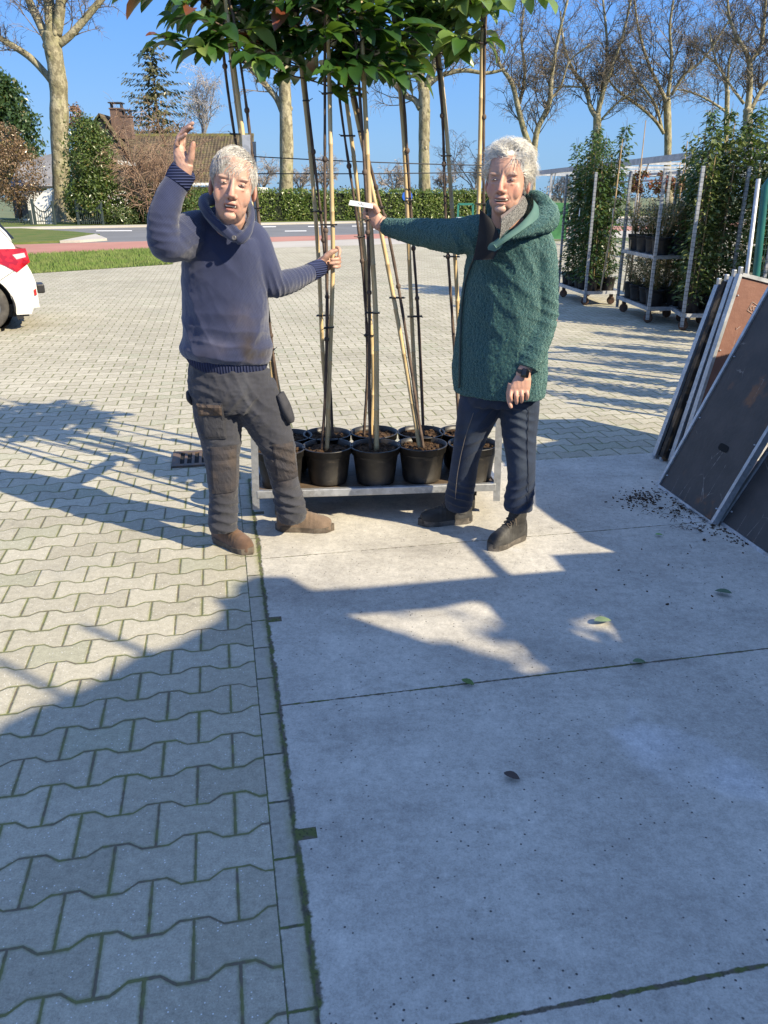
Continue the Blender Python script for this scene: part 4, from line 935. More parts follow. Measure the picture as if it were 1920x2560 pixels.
# blue round sign and green frame by the hedge
sg = thing('road_sign', 'small round blue road sign on a post behind the canes', 'sign', (D(880, 470, 45).x, 45, 0)); c = D(880, 424, 45); MB().lathe(c, [(.001, -.02), (.27, -.02), (.27, .02), (.001, .02)], 28, rot=Matrix.Rotation(R(90), 3, 'X')).build('sign_plate', mat('sign_blue', color=(.02, .12, .55), rough=.4), sg, False)
MB().tube([(c.x, 45.06, 0), (c.x, 45.06, c.z)], .035, 8).build('post', M_GALV, sg)
gf_ = thing('metal_box_stand', 'green steel frame with a pale box left of the green coat shoulder', 'frame', (D(1005, 480, 30).x, 30, 0)); YF = 30.0
for x in (990, 1022): a = D(x, 441, YF); MB().box((a.x, YF, a.z / 2), (.07, .07, a.z)).build('post', mat('green_paint', color=(.02, .15, .12), rough=.5), gf_)
mb = MB(); mb.beam(D(990, 441, YF), D(1022, 441, YF), .07, .07); mb.beam(D(990, 470, YF), D(1022, 470, YF), .06, .06); mb.build('rail', mat('green_paint'), gf_); a = D(1003, 478, YF); MB().box((a.x, YF - .1, a.z), (.62, .5, .28), bev=.05).build('box', vary('pale_grey_plastic', (.32, .36, .36), (.4, .44, .44), 3, .5), gf_)
sc_ = thing('green_screen', 'low green windbreak screen behind the left trolley', 'screen', (D(1190, 480, 34).x, 34, 0)); a, b = D(1165, 438, 34), D(1225, 482, 34); MB().box(((a.x + b.x) / 2, 34, (a.z + 0) / 2), (b.x - a.x, .08, a.z)).build('panel', vary('green_netting', (.03, .13, .05), (.05, .18, .07), 4, .8), sc_)
# ------------------------------------------------------------------ plant trolleys with climbers on the right
def m_perf():
    P = coords('Object'); x, y, z = xyz(P); n = noise(P, 9, 3); s_ = ((z * 19.0).fract() - .5).abs(); c = mix(sstep(n, .3, .7), (.30, .32, .34), (.46, .47, .49)); c = mix(s_.lt(.12) * .45, c, (.06, .06, .07)); return {'Base Color': c}
M_GALV2 = M_GALV; M_PERF = mat('perforated_upright', m_perf, rough=.45, metal=.6)
def trolley(label, nc, vx, vy, levels, H_=1.9):
    """nc near corner on the ground, vx / vy the two side vectors"""
    vx, vy = Vector(vx), Vector(vy); t = thing('plant_trolley', label, 'trolley', nc + (vx + vy) / 2, None); ux, uy = vx.normalized(), vy.normalized()
    mb = MB(); z0 = .20
    for o, v in ((Vector(), vx), (vy, vx), (Vector(), vy), (vx, vy)): mb.beam(nc + o + Vector((0, 0, z0)) + v.normalized() * .02, nc + o + v + Vector((0, 0, z0)) - v.normalized() * .02, .03, .05)
    mb.build('base_frame', M_GALV2, t)
    mb = MB(); mb.prism([nc + Vector((0, 0, z0)), nc + vx + Vector((0, 0, z0)), nc + vx + vy + Vector((0, 0, z0)), nc + vy + Vector((0, 0, z0))], (0, 0, .012)); mb.build('shelf', mat('damp_plywood'), t)
    for o in (Vector(), vx, vy, vx + vy):
        p = nc + o; mb = MB(); mb.box((p.x, p.y, H_ / 2 + .05), (.036, .036, H_ - .02)); mb.build('upright', M_PERF, t)
        c = p + ((nc + (vx + vy) / 2) - p).normalized() * .14; w_ = MB(); w_.lathe(Vector((c.x, c.y, .062)), [(.001, -.018), (.05, -.018), (.062, -.01), (.062, .01), (.05, .018), (.001, .018)], 18, rot=Matrix.Rotation(R(70), 3, 'Z') @ Matrix.Rotation(math.pi / 2, 3, 'Y')); w_.box((c.x, c.y, .14), (.05, .05, .09)); w_.build('castor', vary('rusty_castor', (.06, .04, .03), (.13, .07, .045), 20, .8), t)
    for z in levels:
        mb = MB(); Z = Vector((0, 0, z)); mb.prism([nc + Z, nc + vx + Z, nc + vx + vy + Z, nc + vy + Z], (0, 0, .014))
        for o, v in ((Vector(), vx), (vy, vx), (Vector(), vy), (vx, vy)): mb.beam(nc + o + Z, nc + o + v + Z, .03, .045)
        mb.build('shelf', M_GALV2, t)
    # punched slots of the uprights seen on the near faces
    return t
M_CLIMB = leafmat('climber_leaf', (.022, .055, .022), (.07, .12, .045), (.22, .20, .08), .2); M_CLIMB2 = leafmat('variegated_leaf', (.05, .085, .025), (.20, .22, .08), (.35, .33, .14), .2)
M_SHR = leafmat('shrub_leaf', (.10, .105, .045), (.19, .17, .08), (.30, .20, .08), .15); M_RED = leafmat('red_leaf', (.08, .018, .014), (.17, .045, .03), (.25, .08, .05), .2)
M_CANE2 = vary('cane_far', (.30, .20, .10), (.45, .32, .18), 5, .6); M_TAG = mat('white_plastic', color=(.8, .8, .8), rough=.4)
def climber_proto(seed, H_, lm, n=430, rad=.10, pr=.11):
    rg = random.Random(seed); t = thing('potted_climber', 'x', 'potted plant', (0, 0, 0)); pot_mesh(Vector((0, 0, 0)), pr, .20).build('pot', M_POT, t, True)
    for k in range(2):
        x, y = rg.uniform(-.04, .04), rg.uniform(-.04, .04); MB().tube([(x, y, .15), (x + rg.uniform(-.06, .06), y + rg.uniform(-.06, .06), H_ + rg.uniform(-.3, .35))], .005, 6).build('cane', M_CANE2, t)
    it = []; V = []; F = []
    for s_ in range(5):
        p = Vector((rg.uniform(-.03, .03), rg.uniform(-.03, .03), .18)); path = [p]; ph = rg.random() * 6
        m_ = 16; hh = H_ * rg.uniform(.75, 1.08)
        for j in range(1, m_ + 1):
            u = j / m_; rr = rad * .55 * (1 - .4 * u); path.append(Vector((math.cos(ph + j * .9) * rr + rg.uniform(-.02, .02), math.sin(ph + j * .9) * rr + rg.uniform(-.02, .02), .18 + hh * u)))
        fasttube(V, F, path, [.004 - .002 * j / m_ for j in range(m_ + 1)], 3)
        for j in range(int(n * 2.9) // 5):
            u = rg.random() ** .85; i = min(int(u * m_), m_ - 1); q = path[i]; a = rg.random() * 6.28; rr = rad * rg.uniform(.2, 1.15) * (1.15 - .65 * u) * (1 + .35 * math.sin(u * 14 + seed)); it.append(((q.x + math.cos(a) * rr, q.y + math.sin(a) * rr, q.z + rg.uniform(-.06, .06)), (math.cos(a), math.sin(a), rg.uniform(-.9, .3)), (rg.uniform(-.5, .5), rg.uniform(-.5, .5), 1), rg.uniform(.045, .095)))
    leaves('foliage', it, lm, t, True); MB().add(V, F).build('stems', M_BARK, t)
    if rg.random() < .8: z = rg.uniform(.7, 1.4); mb = MB(); mb.prism([(.0, -.13, z), (.025, -.135, z), (.03, -.14, z - .12), (.005, -.14, z - .12)], (0, .001, 0)); mb.build('plant_tag', M_TAG, t)
    return t
def shrub_proto(seed, H_, lm, n=170, pr=.13):
    rg = random.Random(seed); t = thing('potted_shrub', 'x', 'potted plant', (0, 0, 0)); pot_mesh(Vector((0, 0, 0)), pr, .22).build('pot', M_POT, t, True); V = []; F = []; it = []
    for s_ in range(16):
        a = rg.random() * 6.28; d = Vector((math.cos(a) * .35, math.sin(a) * .35, 1)).normalized(); p = Vector((math.cos(a) * .02, math.sin(a) * .02, .18)); path = [p]
        for j in range(6): d = (d + Vector((rg.uniform(-.2, .2), rg.uniform(-.2, .2), 0))).normalized(); path.append(path[-1] + d * H_ * rg.uniform(.10, .17))
        fasttube(V, F, path, [.0035, .003, .003, .0025, .002, .002, .0015], 3)
        for j in range(n // 16): i = rg.randint(1, 5); it.append(((path[i] + Vector((rg.uniform(-.03, .03), rg.uniform(-.03, .03), rg.uniform(-.03, .03))))[:], (rg.uniform(-1, 1), rg.uniform(-1, 1), rg.uniform(-.3, .6)), (0, 0, 1), rg.uniform(.025, .055)))
    leaves('foliage', it, lm, t, True); MB().add(V, F).build('stems', M_CANE2, t)
    mb = MB(); mb.prism([(.05, -.06, .35), (.09, -.07, .34), (.10, -.08, .26), (.055, -.07, .27)], (0, .001, 0)); mb.build('plant_tag', M_TAG, t); return t
protos = [climber_proto(1, 1.95, M_CLIMB), climber_proto(2, 1.75, M_CLIMB, 480), climber_proto(3, 2.15, M_CLIMB, 420, .15), climber_proto(4, 2.0, M_CLIMB2, 460, .15)]
sprotos = [shrub_proto(7, .62, M_SHR, 900), shrub_proto(8, .66, M_SHR, 700)]
used_ = set(); ORD = ['first', 'second', 'third', 'fourth', 'fifth', 'sixth', 'seventh', 'eighth', 'ninth', 'tenth']
def put(pr, loc, rz, label, group):
    if pr.name not in used_:
        used_.add(pr.name); pr.location = loc; pr.rotation_euler = (0, 0, rz); pr['label'] = label; pr['group'] = group; return pr
    return dup(pr, loc, rz, label, group)
rg = random.Random(12)
# trolley A, left
nA = G(1263, 650, .08); nA.z = 0; vA = G(1329, 648, .08) - nA; vA.z = 0; wA = G(1204, 629, .08) - nA; wA.z = 0; wA = wA.normalized() * 1.35; vA = vA.normalized() * .56; nA.z = 0
trolley('tall galvanised trolley of leafy climbers just right of the green coat', Vector((nA.x, nA.y, 0)), vA, wA, [])
def fill(nc, vx, vy, cols, rows, z, pr_list, lab, group, skip=()):
    k = 0; L_ = []
    for j in range(rows):
        for i in range(cols):
            if (i, j) in skip: continue
            u = (i + .5) / cols; v = (j + .5) / rows; L_.append((i, j, nc + vx * u + vy * v + Vector((rg.uniform(-.02, .02), rg.uniform(-.02, .02), z))))
    L_.sort(key=lambda q: q[2].x / q[2].y)
    for k, (i, j, p) in enumerate(L_):
        put(pr_list[(i * 2 + j * 3 + k) % len(pr_list)], p, rg.random() * 6, ORD[k] + ' ' + lab, group)
fill(Vector((nA.x, nA.y, 0)), vA, wA, 2, 5, .213, protos[:3], 'climber from the left on the trolley beside the green coat', 'climbers on the left trolley')
nB = G(1398, 692, .05); nB.z = 0; vB = (G(1476, 690, .05) - nB); vB.z = 0; wB = (G(1328, 662, .05) - nB); wB.z = 0
sclB = .56 / vB.length if vB.length else 1; vB = vB.normalized() * .60; wB = wB.normalized() * 1.35
trolley('middle trolley with two levels of twiggy shrubs', nB, vB, wB, [.86])
fill(nB, vB, wB, 2, 4, .213, [sprotos[0], sprotos[1]], 'twiggy shrub from the left on the lower level of the middle trolley', 'shrubs on the lower shelf')
fill(nB, vB, wB, 2, 4, .882, [sprotos[1], sprotos[0]], 'twiggy shrub from the left on the upper level of the middle trolley', 'shrubs on the upper shelf')
nC = G(1472, 708, .05); nC.z = 0; trolley('right trolley of tall leafy climbers partly behind the leaning shelves', nC, Vector((.57, .05, 0)), wB.normalized() * 1.35 + Vector((.25, .1, 0)), [])
fill(nC, Vector((.57, .05, 0)), wB.normalized() * 1.35 + Vector((.25, .1, 0)), 2, 4, .213, [protos[3], protos[1], protos[2]], 'climber from the left on the trolley behind the leaning shelves', 'climbers on the right trolley')
nD = nC + Vector((.72, -.5, 0)); trolley('trolley of climbers at the right picture edge', nD, Vector((.6, .05, 0)), Vector((-.3, 1.32, 0)), [])
fill(nD, Vector((.6, .05, 0)), Vector((-.3, 1.32, 0)), 2, 4, .213, [protos[3], protos[2], protos[0]], 'climber from the left on the trolley at the picture edge', 'climbers on the edge trolley')
# trolley row further to the right, outside the frame, added so its shadows stripe the paving
for (x, y) in ((3.75, 5.0), (4.5, 6.5), (5.4, 8.0)):
    n_ = Vector((x, y, 0)); trolley('trolley of climbers in the row beside the yard at y %d' % int(y) if False else ['trolley of climbers nearest the shed', 'trolley of climbers second from the shed', 'trolley of climbers third from the shed'][int((y - 5) / 1.5)], n_, Vector((.6, 0, 0)), Vector((0, 1.35, 0)), [])
    for k in range(4): put(protos[(k + int(x)) % 3], n_ + Vector((.3 * (k % 2) + .15, .2 + .33 * k, .213)), rg.random() * 6, ORD[k] + ' climber on the trolley ' + ['nearest the shed', 'second from the shed', 'third from the shed'][int((y - 5) / 1.5)], 'climbers in the row by the shed')
# loose tall bare canes leaning over the middle trolley
for i, (xb, yb, xt, yt) in enumerate([(1430, 640, 1485, 305), (1410, 645, 1470, 350), (1345, 640, 1395, 260), (1478, 610, 1525, 380), (1500, 600, 1580, 240), (1300, 600, 1345, 300)]):
    a = D(xb, yb, 12.0); a.z = .30; b = D(xt, yt, 12.2); tag(MB().tube([a, (a + b) / 2 + Vector((.03, 0, 0)), b], [.012, .010, .006], 6).build('plant_cane', M_CANE2), ['longest pale cane rising right of the middle trolley', 'slanting cane over the middle trolley shelf', 'thin bare whip rising between the first two trolleys', 'cane left of the right hand climbers', 'tall thin whip in front of the right greenhouse post', 'thin whip over the left trolley climbers'][i], 'cane', 'canes over the trolleys')
# small red leaved shrubs behind
for i, (x, y) in enumerate(((1385, 392), (1430, 395), (1470, 400))):
    crown('shrub', ['red leaved shrub left of the middle above the trolley', 'red leaved shrub in the middle above the trolley', 'red leaved shrub right of the middle above the trolley'][i], 'shrub', [(x, y, 24, 22)], 16.5, 420, (.10, .025, .02), (.19, .06, .04), .07)
# greenhouse style steel frame
gz = 2.42
def Zp(x, y, z): r = _ray(x * K, y * K); t = (z - CAM_H) / r[2]; return Vector((r[0] * t, r[1] * t, z))
gh = thing('greenhouse_frame', 'open galvanised steel greenhouse frame behind the trolleys', 'greenhouse frame', Zp(1400, 345, gz) * Vector((1, 1, 0)) if False else Vector((Zp(1400, 345, gz).x, Zp(1400, 345, gz).y, 0)))
A_, B_ = Zp(1140, 376, gz), Zp(1660, 318, gz); dirb = (B_ - A_).normalized(); offb = Vector((dirb.y, -dirb.x, 0)); offb = -offb if offb.x < 0 else offb
def part_beam(a, b, w_=.08, h_=.10, nm='beam'): MB().beam(a, b, w_, h_).build(nm, M_GALV, gh)
part_beam(A_, B_ + dirb * 3, .09, .14)
for k, (dz, o) in enumerate(((-.12, 3.0), (0, 6.0), (-.1, 9.0), (0, 12.0), (-.25, 4.5))): part_beam(A_ + offb * o + Vector((0, 0, dz)) - dirb * 3, B_ + offb * o + Vector((0, 0, dz)) + dirb * 2, .06, .07)
for k in range(7):
    p = A_.lerp(B_, .04 + k * .155); part_beam(Vector((p.x, p.y, 0)), Vector((p.x, p.y, gz - .07)), .07, .07, 'post'); part_beam(p - Vector((0, 0, .05)), p + offb * 12 - Vector((0, 0, .05)), .05, .06)
    q = p + offb * 6; part_beam(Vector((q.x, q.y, 0)), Vector((q.x, q.y, gz - .05)), .06, .06, 'post'); part_beam(p - Vector((0, 0, .7)), p + dirb * .5 - Vector((0, 0, .08)), .03, .03, 'brace')
# green display rack at the right edge
rk = thing('mesh_rack', 'dark green tubular rack with wire mesh at the right edge', 'rack', (D(1640, 600, 7.4).x, 7.4, 0)); M_TEAL = vary('teal_paint', (.012, .09, .085), (.018, .12, .11), 6, .4)
a = D(1634, 590, 7.4); b = D(1656, 386, 7.4); lo_ = Vector((a.x - (b.x - a.x) * .55, a.y, .02)); MB().tube([lo_, a, b - Vector((0, 0, .06)), b + Vector((.03, 0, 0)), b + Vector((.9, .1, 0))], .032, 12).build('post', M_TEAL, rk, True)
MB().tube([lo_ + Vector((-.07, 0, 0)), b + Vector((-.07, 0, 0))], .02, 8).build('post', M_GALV, rk, True)
mb = MB()
for i in range(16): x = .08 + i * .05; mb.tube([a + Vector((x, .02, -.6)), b + Vector((x, .02, -.03))], .003, 4)
for i in range(14): z = .1 * i; mb.tube([b + Vector((.02, .02, -.08 - z)), b + Vector((.88, .02, -.08 - z))], .003, 4)
mb.build('wire_mesh', mat('green_wire', color=(.02, .06, .05), rough=.6), rk)
# ------------------------------------------------------------------ white car, its rear end at the left edge
M_CARW = mat('white_car_paint', color=(.60, .60, .585), rough=.3, spec=.5, **{'Coat Weight': .6, 'Coat Roughness': .08})
M_TYRE = vary('tyre_rubber', (.045, .042, .04), (.085, .08, .075), 8, .9, .002, 60); M_ALLOY = vary('alloy_rim', (.20, .20, .21), (.30, .30, .32), 6, .35, metal=.6)
M_CGL = mat('car_glass', color=(.012, .015, .02), rough=.05, spec=.8); M_TRIM = mat('black_trim', color=(.015, .015, .017), rough=.45)
# local frame: x forward (to the left in the photo), origin on the ground under the rear bumper, near side at y = 0
rear = D(95, 700, 10.45); rear.z = 0; CAR_R = Matrix.Rotation(R(180 + 26), 3, 'Z')
car = thing('car', 'white hatchback with red tail light, only its rear in view at the left', 'car', rear + CAR_R @ Vector((2.0, -.9, 0)))
def CP(x, y, z): return rear + CAR_R @ Vector((x, -y, z))       # y: 0 near side, 1.8 far side
side = [(.02, .30), (-.0, .50), (.03, .62), (.07, .78), (.16, .92), (.20, 1.02), (.26, 1.18), (.44, 1.36), (.62, 1.47), (1.2, 1.52), (1.9, 1.50), (2.6, 1.38), (3.1, 1.06), (3.9, .92), (4.25, .70), (4.3, .45), (4.25, .28)]
sp = [q for q in spline(side, 5)]; nS = len(sp); W_ = 1.80; nc_ = 17; V = []; F = []
for j in range(nc_):
    v = j / (nc_ - 1)
    for i, (x, z) in enumerate(sp):
        tum = max(0, (z - .92)) * .34; edge = .10 * (abs(2 * v - 1)) ** 6; xx = x + (edge * (1 if x < 2 else -1)) * 1.6; zz = z - (.05 * abs(2 * v - 1) ** 8 if z > 1.3 else 0); y = tum * .9 + (W_ - 2 * tum * .9) * v; V.append(CP(xx, y, zz)[:])
for j in range(nc_ - 1):
    for i in range(nS - 1): a = j * nS + i; F.append((a, a + 1, a + nS + 1, a + nS))
mb = MB(); mb.add(V, F)
wc_x, wr = .70, .345                                             # near side panel with a wheel arch cut
def side_panel(y, flip):
    V = []; F = []; nz = 14; bulge = .035
    xs_ = [q[0] for q in sp]; top = lambda x: np.interp(x, *zip(*sorted([(q[0], q[1]) for q in sp if q[1] > .9 or .3 < q[0] < 4])))
    N = 120
    for i in range(N + 1):
        x = .02 + (4.26 - .02) * i / N; zt = [q for q in sp]; zs_ = top(max(x, .0)) if x > .16 else np.interp(x, [.0, .03, .07, .16], [.5, .62, .78, .92]); zb = .20
        for wx in (wc_x, 3.45):
            dd = abs(x - wx)
            if dd < wr + .045: zb = max(zb, .32 + math.sqrt((wr + .045) ** 2 - dd * dd))
        if x < .12: zb = max(zb, .28)
        zs_ = max(zs_, zb + .01)
        for j in range(nz + 1):
            z = zb + (zs_ - zb) * j / nz; tum = max(0, (z - .92)) * .34 * .9; bb = bulge * math.sin(min(1, max(0, (z - .2) / .75)) * math.pi); xo = x + (.0 if x > .3 else (.16 * (1 - x / .3)) * 0); yy = tum - bb * (0 if x < .05 else 1); V.append(CP(x, yy if not flip else W_ - yy, z)[:])
    for i in range(N):
        for j in range(nz): a = i * (nz + 1) + j; F.append((a, a + 1, a + nz + 2, a + nz + 1))
    return V, F
for fl in (False, True): mb.add(*side_panel(0, fl))
body = mb.build('car_body', M_CARW, car, True)
def wheel(x, y):
    c = CP(x, y, .325); w_ = MB(); rot = CAR_R @ Matrix.Rotation(R(90), 3, 'X'); w_.lathe(c, [(.225, -.10), (.26, -.105), (.305, -.10), (.325, -.07), (.325, .07), (.305, .10), (.26, .105), (.225, .10), (.225, -.10)], 48, rot=rot); wh = w_.build('wheel', M_TYRE, car, True)
    r_ = MB(); r_.lathe(c, [(.205, -.09), (.228, -.098), (.228, .098), (.205, .09), (.205, -.09)], 40, rot=rot); r_.lathe(c, [(.001, .075), (.035, .08), (.045, .06), (.05, .0), (.001, -.0)], 20, rot=rot); r_.lathe(c, [(.001, -.075), (.035, -.08), (.045, -.06), (.05, .0), (.001, -.0)], 20, rot=rot)
    for k in range(5):
        for s_ in (-.16, .16):
            a = k * 2 * math.pi / 5 + s_ + .3; a2 = k * 2 * math.pi / 5 + s_ * 1.9 + .3; u = Vector((math.cos(a), math.sin(a), 0)); u2 = Vector((math.cos(a2), math.sin(a2), 0))
            for zz in (.07, -.07): p = c + rot @ (u * .035 + Vector((0, 0, zz))); q = c + rot @ (u2 * .212 + Vector((0, 0, zz * 1.1))); r_.beam(p, q, .028, .022, rot @ Vector((0, 0, 1)))
    r_.build('rim', M_ALLOY, wh, False); b_ = MB(); b_.lathe(c, [(.001, -.02), (.15, -.02), (.15, .02), (.001, .02)], 28, rot=rot); b_.lathe(c, [(.001, -.0), (.21, -.0), (.21, .004), (.001, .004)], 28, rot=rot); b_.build('brake_disc', mat('dark_steel', color=(.03, .03, .03), rough=.5, metal=.5), wh)
for x, y in ((wc_x, .10), (3.45, .10), (wc_x, 1.70), (3.45, 1.70)): wheel(x, y)
ar = MB()
for y in (-.012, ): ar.tube([CP(wc_x + (wr + .045) * math.cos(a), y - .0, .32 + (wr + .045) * math.sin(a)) for a in [math.pi * (-.07) + math.pi * 1.14 * k / 24 for k in range(25)]], .016, 6)
ar.build('wheel_arch_trim', M_TRIM, car, True)
mf = MB(); mf.prism([CP(.33, .02, .34), CP(.25, .02, .34), CP(.22, .02, .14), (CP(.30, .02, .14))], CAR_R @ Vector((0, -.2, 0))); mf.build('mud_flap', M_TRIM, car)
lin = MB(); lin.lathe(CP(wc_x, .25, .325), [(.375, -.22), (.375, .20), (.0, .20)], 32, rot=CAR_R @ Matrix.Rotation(R(90), 3, 'X')); lin.build('wheel_well', M_TRIM, car)
def on_side(pts, off): return [CP(x, -.035 * math.sin(min(1, max(0, (z - .2) / .75)) * math.pi) + max(0, z - .92) * .306 - off, z) for x, z in pts]
tl = MB(); pl_ = on_side([(.075, 1.0), (.06, .90), (.05, .84), (.22, .72), (.34, .80), (.60, .92), (.66, .96), (.55, 1.0)], .008); tl.prism(pl_, CAR_R @ Vector((0, -.03, 0)))
tl.prism([CP(.16, .02, 1.0), CP(.13, .02, .84), CP(.12, .38, .84), CP(.20, .38, 1.0)], CAR_R @ Vector((-.05, 0, 0)))
def m_tail():
    P = coords('Object'); x, y, z = xyz(P); n = voro(P, 22, out='Color'); c = mix(sstep(xyz(n)[0], .2, .8), (.28, .003, .005), (.50, .010, .012)); return {'Base Color': c}
tlo = tl.build('tail_light', mat('red_lens', m_tail, rough=.12, **{'Coat Weight': 1.0}), car); il = MB(); il.prism(on_side([(.10, .95), (.09, .90), (.20, .875), (.24, .93)], .012), CAR_R @ Vector((0, -.004, 0))); il.build('reversing_lens', mat('clear_lens', color=(.45, .40, .40), rough=.1), tlo)
gl2 = MB(); gl2.prism(on_side([(.38, 1.09), (.42, 1.30), (.60, 1.41), (1.2, 1.45), (1.9, 1.42), (2.5, 1.28), (2.9, 1.08), (2.0, 1.02), (1.0, 1.03)], .006), CAR_R @ Vector((0, -.01, 0))); gl2.build('side_window', M_CGL, car)
rw = MB(); rw.prism([CP(.205, .30, 1.10), CP(.205, 1.50, 1.10), CP(.42, 1.40, 1.385), CP(.42, .40, 1.385)], CAR_R @ Vector((-.03, 0, .01))); rw.build('rear_window', M_CGL, car)
sl = MB()
sl.tube(on_side([(.08, .84), (.45, .62), (.78, .72)], .004), .003, 5); sl.tube(on_side([(.16, 1.0), (.24, 1.1), (.38, 1.3)], .004), .003, 5); sl.build('panel_gap', M_TRIM, car)
rf = MB(); rf.prism(on_side([(.03, .52), (.03, .44), (.06, .43), (.06, .50)], .01), CAR_R @ Vector((0, -.02, 0))); rf.build('reflector', mat('red_lens'), car)
tb = MB(); tb.box(CP(-.05, .55, .47), (.10, .30, .12), CAR_R, bev=.02); tb.build('tow_bar_cover', M_TRIM, car)
ex = MB(); ex.box(CP(2.1, .9, .24), (3.9, 1.5, .16), CAR_R); ex.build('underbody', M_TRIM, car)
# ------------------------------------------------------------------ people
def remesh(mb, voxel, smooth=4, fac=.5):
    me = bpy.data.meshes.new('tmp'); me.from_pydata(np.concatenate(mb.v).tolist(), [], mb.f); me.update()
    bm = bmesh.new(); bm.from_mesh(me); bmesh.ops.recalc_face_normals(bm, faces=bm.faces); bm.to_mesh(me); bm.free()
    o = bpy.data.objects.new('tmp', me); col.objects.link(o)
    m = o.modifiers.new('r', 'REMESH'); m.mode = 'VOXEL'; m.voxel_size = voxel
    if smooth: s = o.modifiers.new('s', 'SMOOTH'); s.iterations = smooth; s.factor = fac
    bpy.context.view_layer.update()
    e = o.evaluated_get(bpy.context.evaluated_depsgraph_get()); em = e.to_mesh()
    n = len(em.vertices); V = np.empty(n * 3); em.vertices.foreach_get('co', V); V = V.reshape(-1, 3)
    L = np.empty(len(em.loops), int); em.loops.foreach_get('vertex_index', L)
    tot = np.empty(len(em.polygons), int); em.polygons.foreach_get('loop_total', tot)
    e.to_mesh_clear(); bpy.data.objects.remove(o); bpy.data.meshes.remove(me)
    return V, L, tot
def mesh_from(name, V, L, tot, m, parent, colr=None):
    V = V - np.array(org(parent)[:]) if parent is not None else V
    me = bpy.data.meshes.new(name); me.vertices.add(len(V)); me.vertices.foreach_set('co', V.ravel())
    me.loops.add(len(L)); me.loops.foreach_set('vertex_index', L); me.polygons.add(len(tot))
    me.polygons.foreach_set('loop_start', np.concatenate(([0], np.cumsum(tot)[:-1]))); me.polygons.foreach_set('loop_total', tot)
    me.update(calc_edges=True); me.polygons.foreach_set('use_smooth', [True] * len(tot)); me.materials.append(m)
    if colr is not None:
        at = me.color_attributes.new('pig', 'FLOAT_COLOR', 'POINT'); at.data.foreach_set('color', np.concatenate([colr, np.ones((len(V), 1))], 1).ravel())
    o = bpy.data.objects.new(name, me); col.objects.link(o); o.parent = parent; return o
def normals(V, L, tot):
    q = L.reshape(-1, 4) if (tot == 4).all() else None
    N = np.zeros_like(V)
    if q is None:
        st = np.concatenate(([0], np.cumsum(tot)[:-1])); q = np.stack([L[st], L[st + 1], L[st + 2], L[st + tot - 1]], 1)
    fn = np.cross(V[q[:, 2]] - V[q[:, 0]], V[q[:, 3]] - V[q[:, 1]])
    for k in range(4): np.add.at(N, q[:, k], fn)
    return N / (np.linalg.norm(N, axis=1, keepdims=True) + 1e-12)
def fbm(V, sc, seed=0.0):                # cheap smooth pseudo noise, vectorised, about -1..1
    r = np.random.RandomState(int(seed * 7 + 3)); o = np.zeros(len(V)); a = 1.0; s = sc; tot = 0
    for k in range(3):
        for j in range(3):
            d = r.randn(3); d /= np.linalg.norm(d); o += a * np.sin(V @ d * s * 6.283 + r.rand() * 6.28 + 1.7 * np.sin(V @ r.randn(3) * s * 2.3)); tot += a * .7
        a *= .5; s *= 2.1
    return o / tot
def g3(V, c, r): return np.exp(-(((V - np.array(c)) / np.array(r)) ** 2).sum(1))
def folds(V, N, specs, seed=0):
    d = np.zeros(len(V))
    for i, (c, rad, k, lam, amp) in enumerate(specs):
        k = np.array(k, float); k /= np.linalg.norm(k); w_ = np.exp(-(((V - np.array(c[:])) ** 2).sum(1) / rad ** 2))
        ph = V @ k / lam * 6.283 + 2.2 * fbm(V, 2.5, seed + i) + i; r = 1 - np.abs(np.sin(ph / 2)) ** .8
        d += w_ * (r - .45) * amp
    return V + N * d[:, None]
def seg(mb, pts, n=20, fy=1.0, yaw=0.0):          # pts: (px, py, Y, half width px) or with ry in metres
    path = []; rad = []
    for q in pts:
        p = D(*q[:3]); path.append(p); r = q[3] * K / pxm(p); rad.append((r, q[4] if len(q) > 4 else r * fy))
    sp = spline([(*p, *r) for p, r in zip(path, rad)], 5)
    return mb.tube([s_[:3] for s_ in sp], [tuple(s_[3:]) for s_ in sp], n, True, ell=1, yaw=yaw)
def blob(mb, p, r): return mb.sphere(p, r, 16, 12)
# ---- cloth and skin materials
def m_skin():
    P = coords('Object'); c = attr('pig'); n = noise(P, 55, 4); n2 = noise(P, 14, 3)
    c = mulc(c, .93 + (n2 - .5) * .25 + (n - .5) * .10)
    return {'Base Color': c, 'bump': (noise(P, 240, 3), .0004), 'Roughness': .5}
M_SKIN = mat('skin', m_skin, spec=.42, **{'Subsurface Weight': .12, 'Subsurface Radius': (.012, .005, .003), 'Subsurface Scale': .6})
def cloth(name, weave=420, wb=.0012, rough=.9, sheen=.25, fine=.18):
    def f():
        P = coords('Object'); c = attr('pig'); n = noise(P, weave, 2, .7); n2 = noise(P, 9, 4)
        c = mulc(c, 1.0 + (n - .5) * fine + (n2 - .5) * .22)
        return {'Base Color': c, 'bump': (n + noise(P, 22, 3) * .8, wb)}
    return mat(name, f, rough=rough, spec=.2, **{'Sheen Weight': sheen, 'Sheen Roughness': .5})
def m_knit():
    P = coords('Object'); c = attr('pig'); x, y, z = xyz(P)
    w1 = ((z + x * .6 + noise(P, 4, 2) * .03) * 1150).cos(); n = noise(P, 300, 2)
    c = mulc(c, 1.0 + w1 * .05 + (n - .5) * .18 + (noise(P, 7, 4) - .5) * .16)
    return {'Base Color': c, 'bump': (w1 * .3 + n + noise(P, 16, 3), .0014)}
M_KNIT = mat('blue_knit', m_knit, rough=.92, spec=.15, **{'Sheen Weight': .35, 'Sheen Roughness': .5})
M_WORK = cloth('work_trousers', 500, .0012, .88, .15); M_DENIM = cloth('denim', 650, .0009, .85, .1, .3)
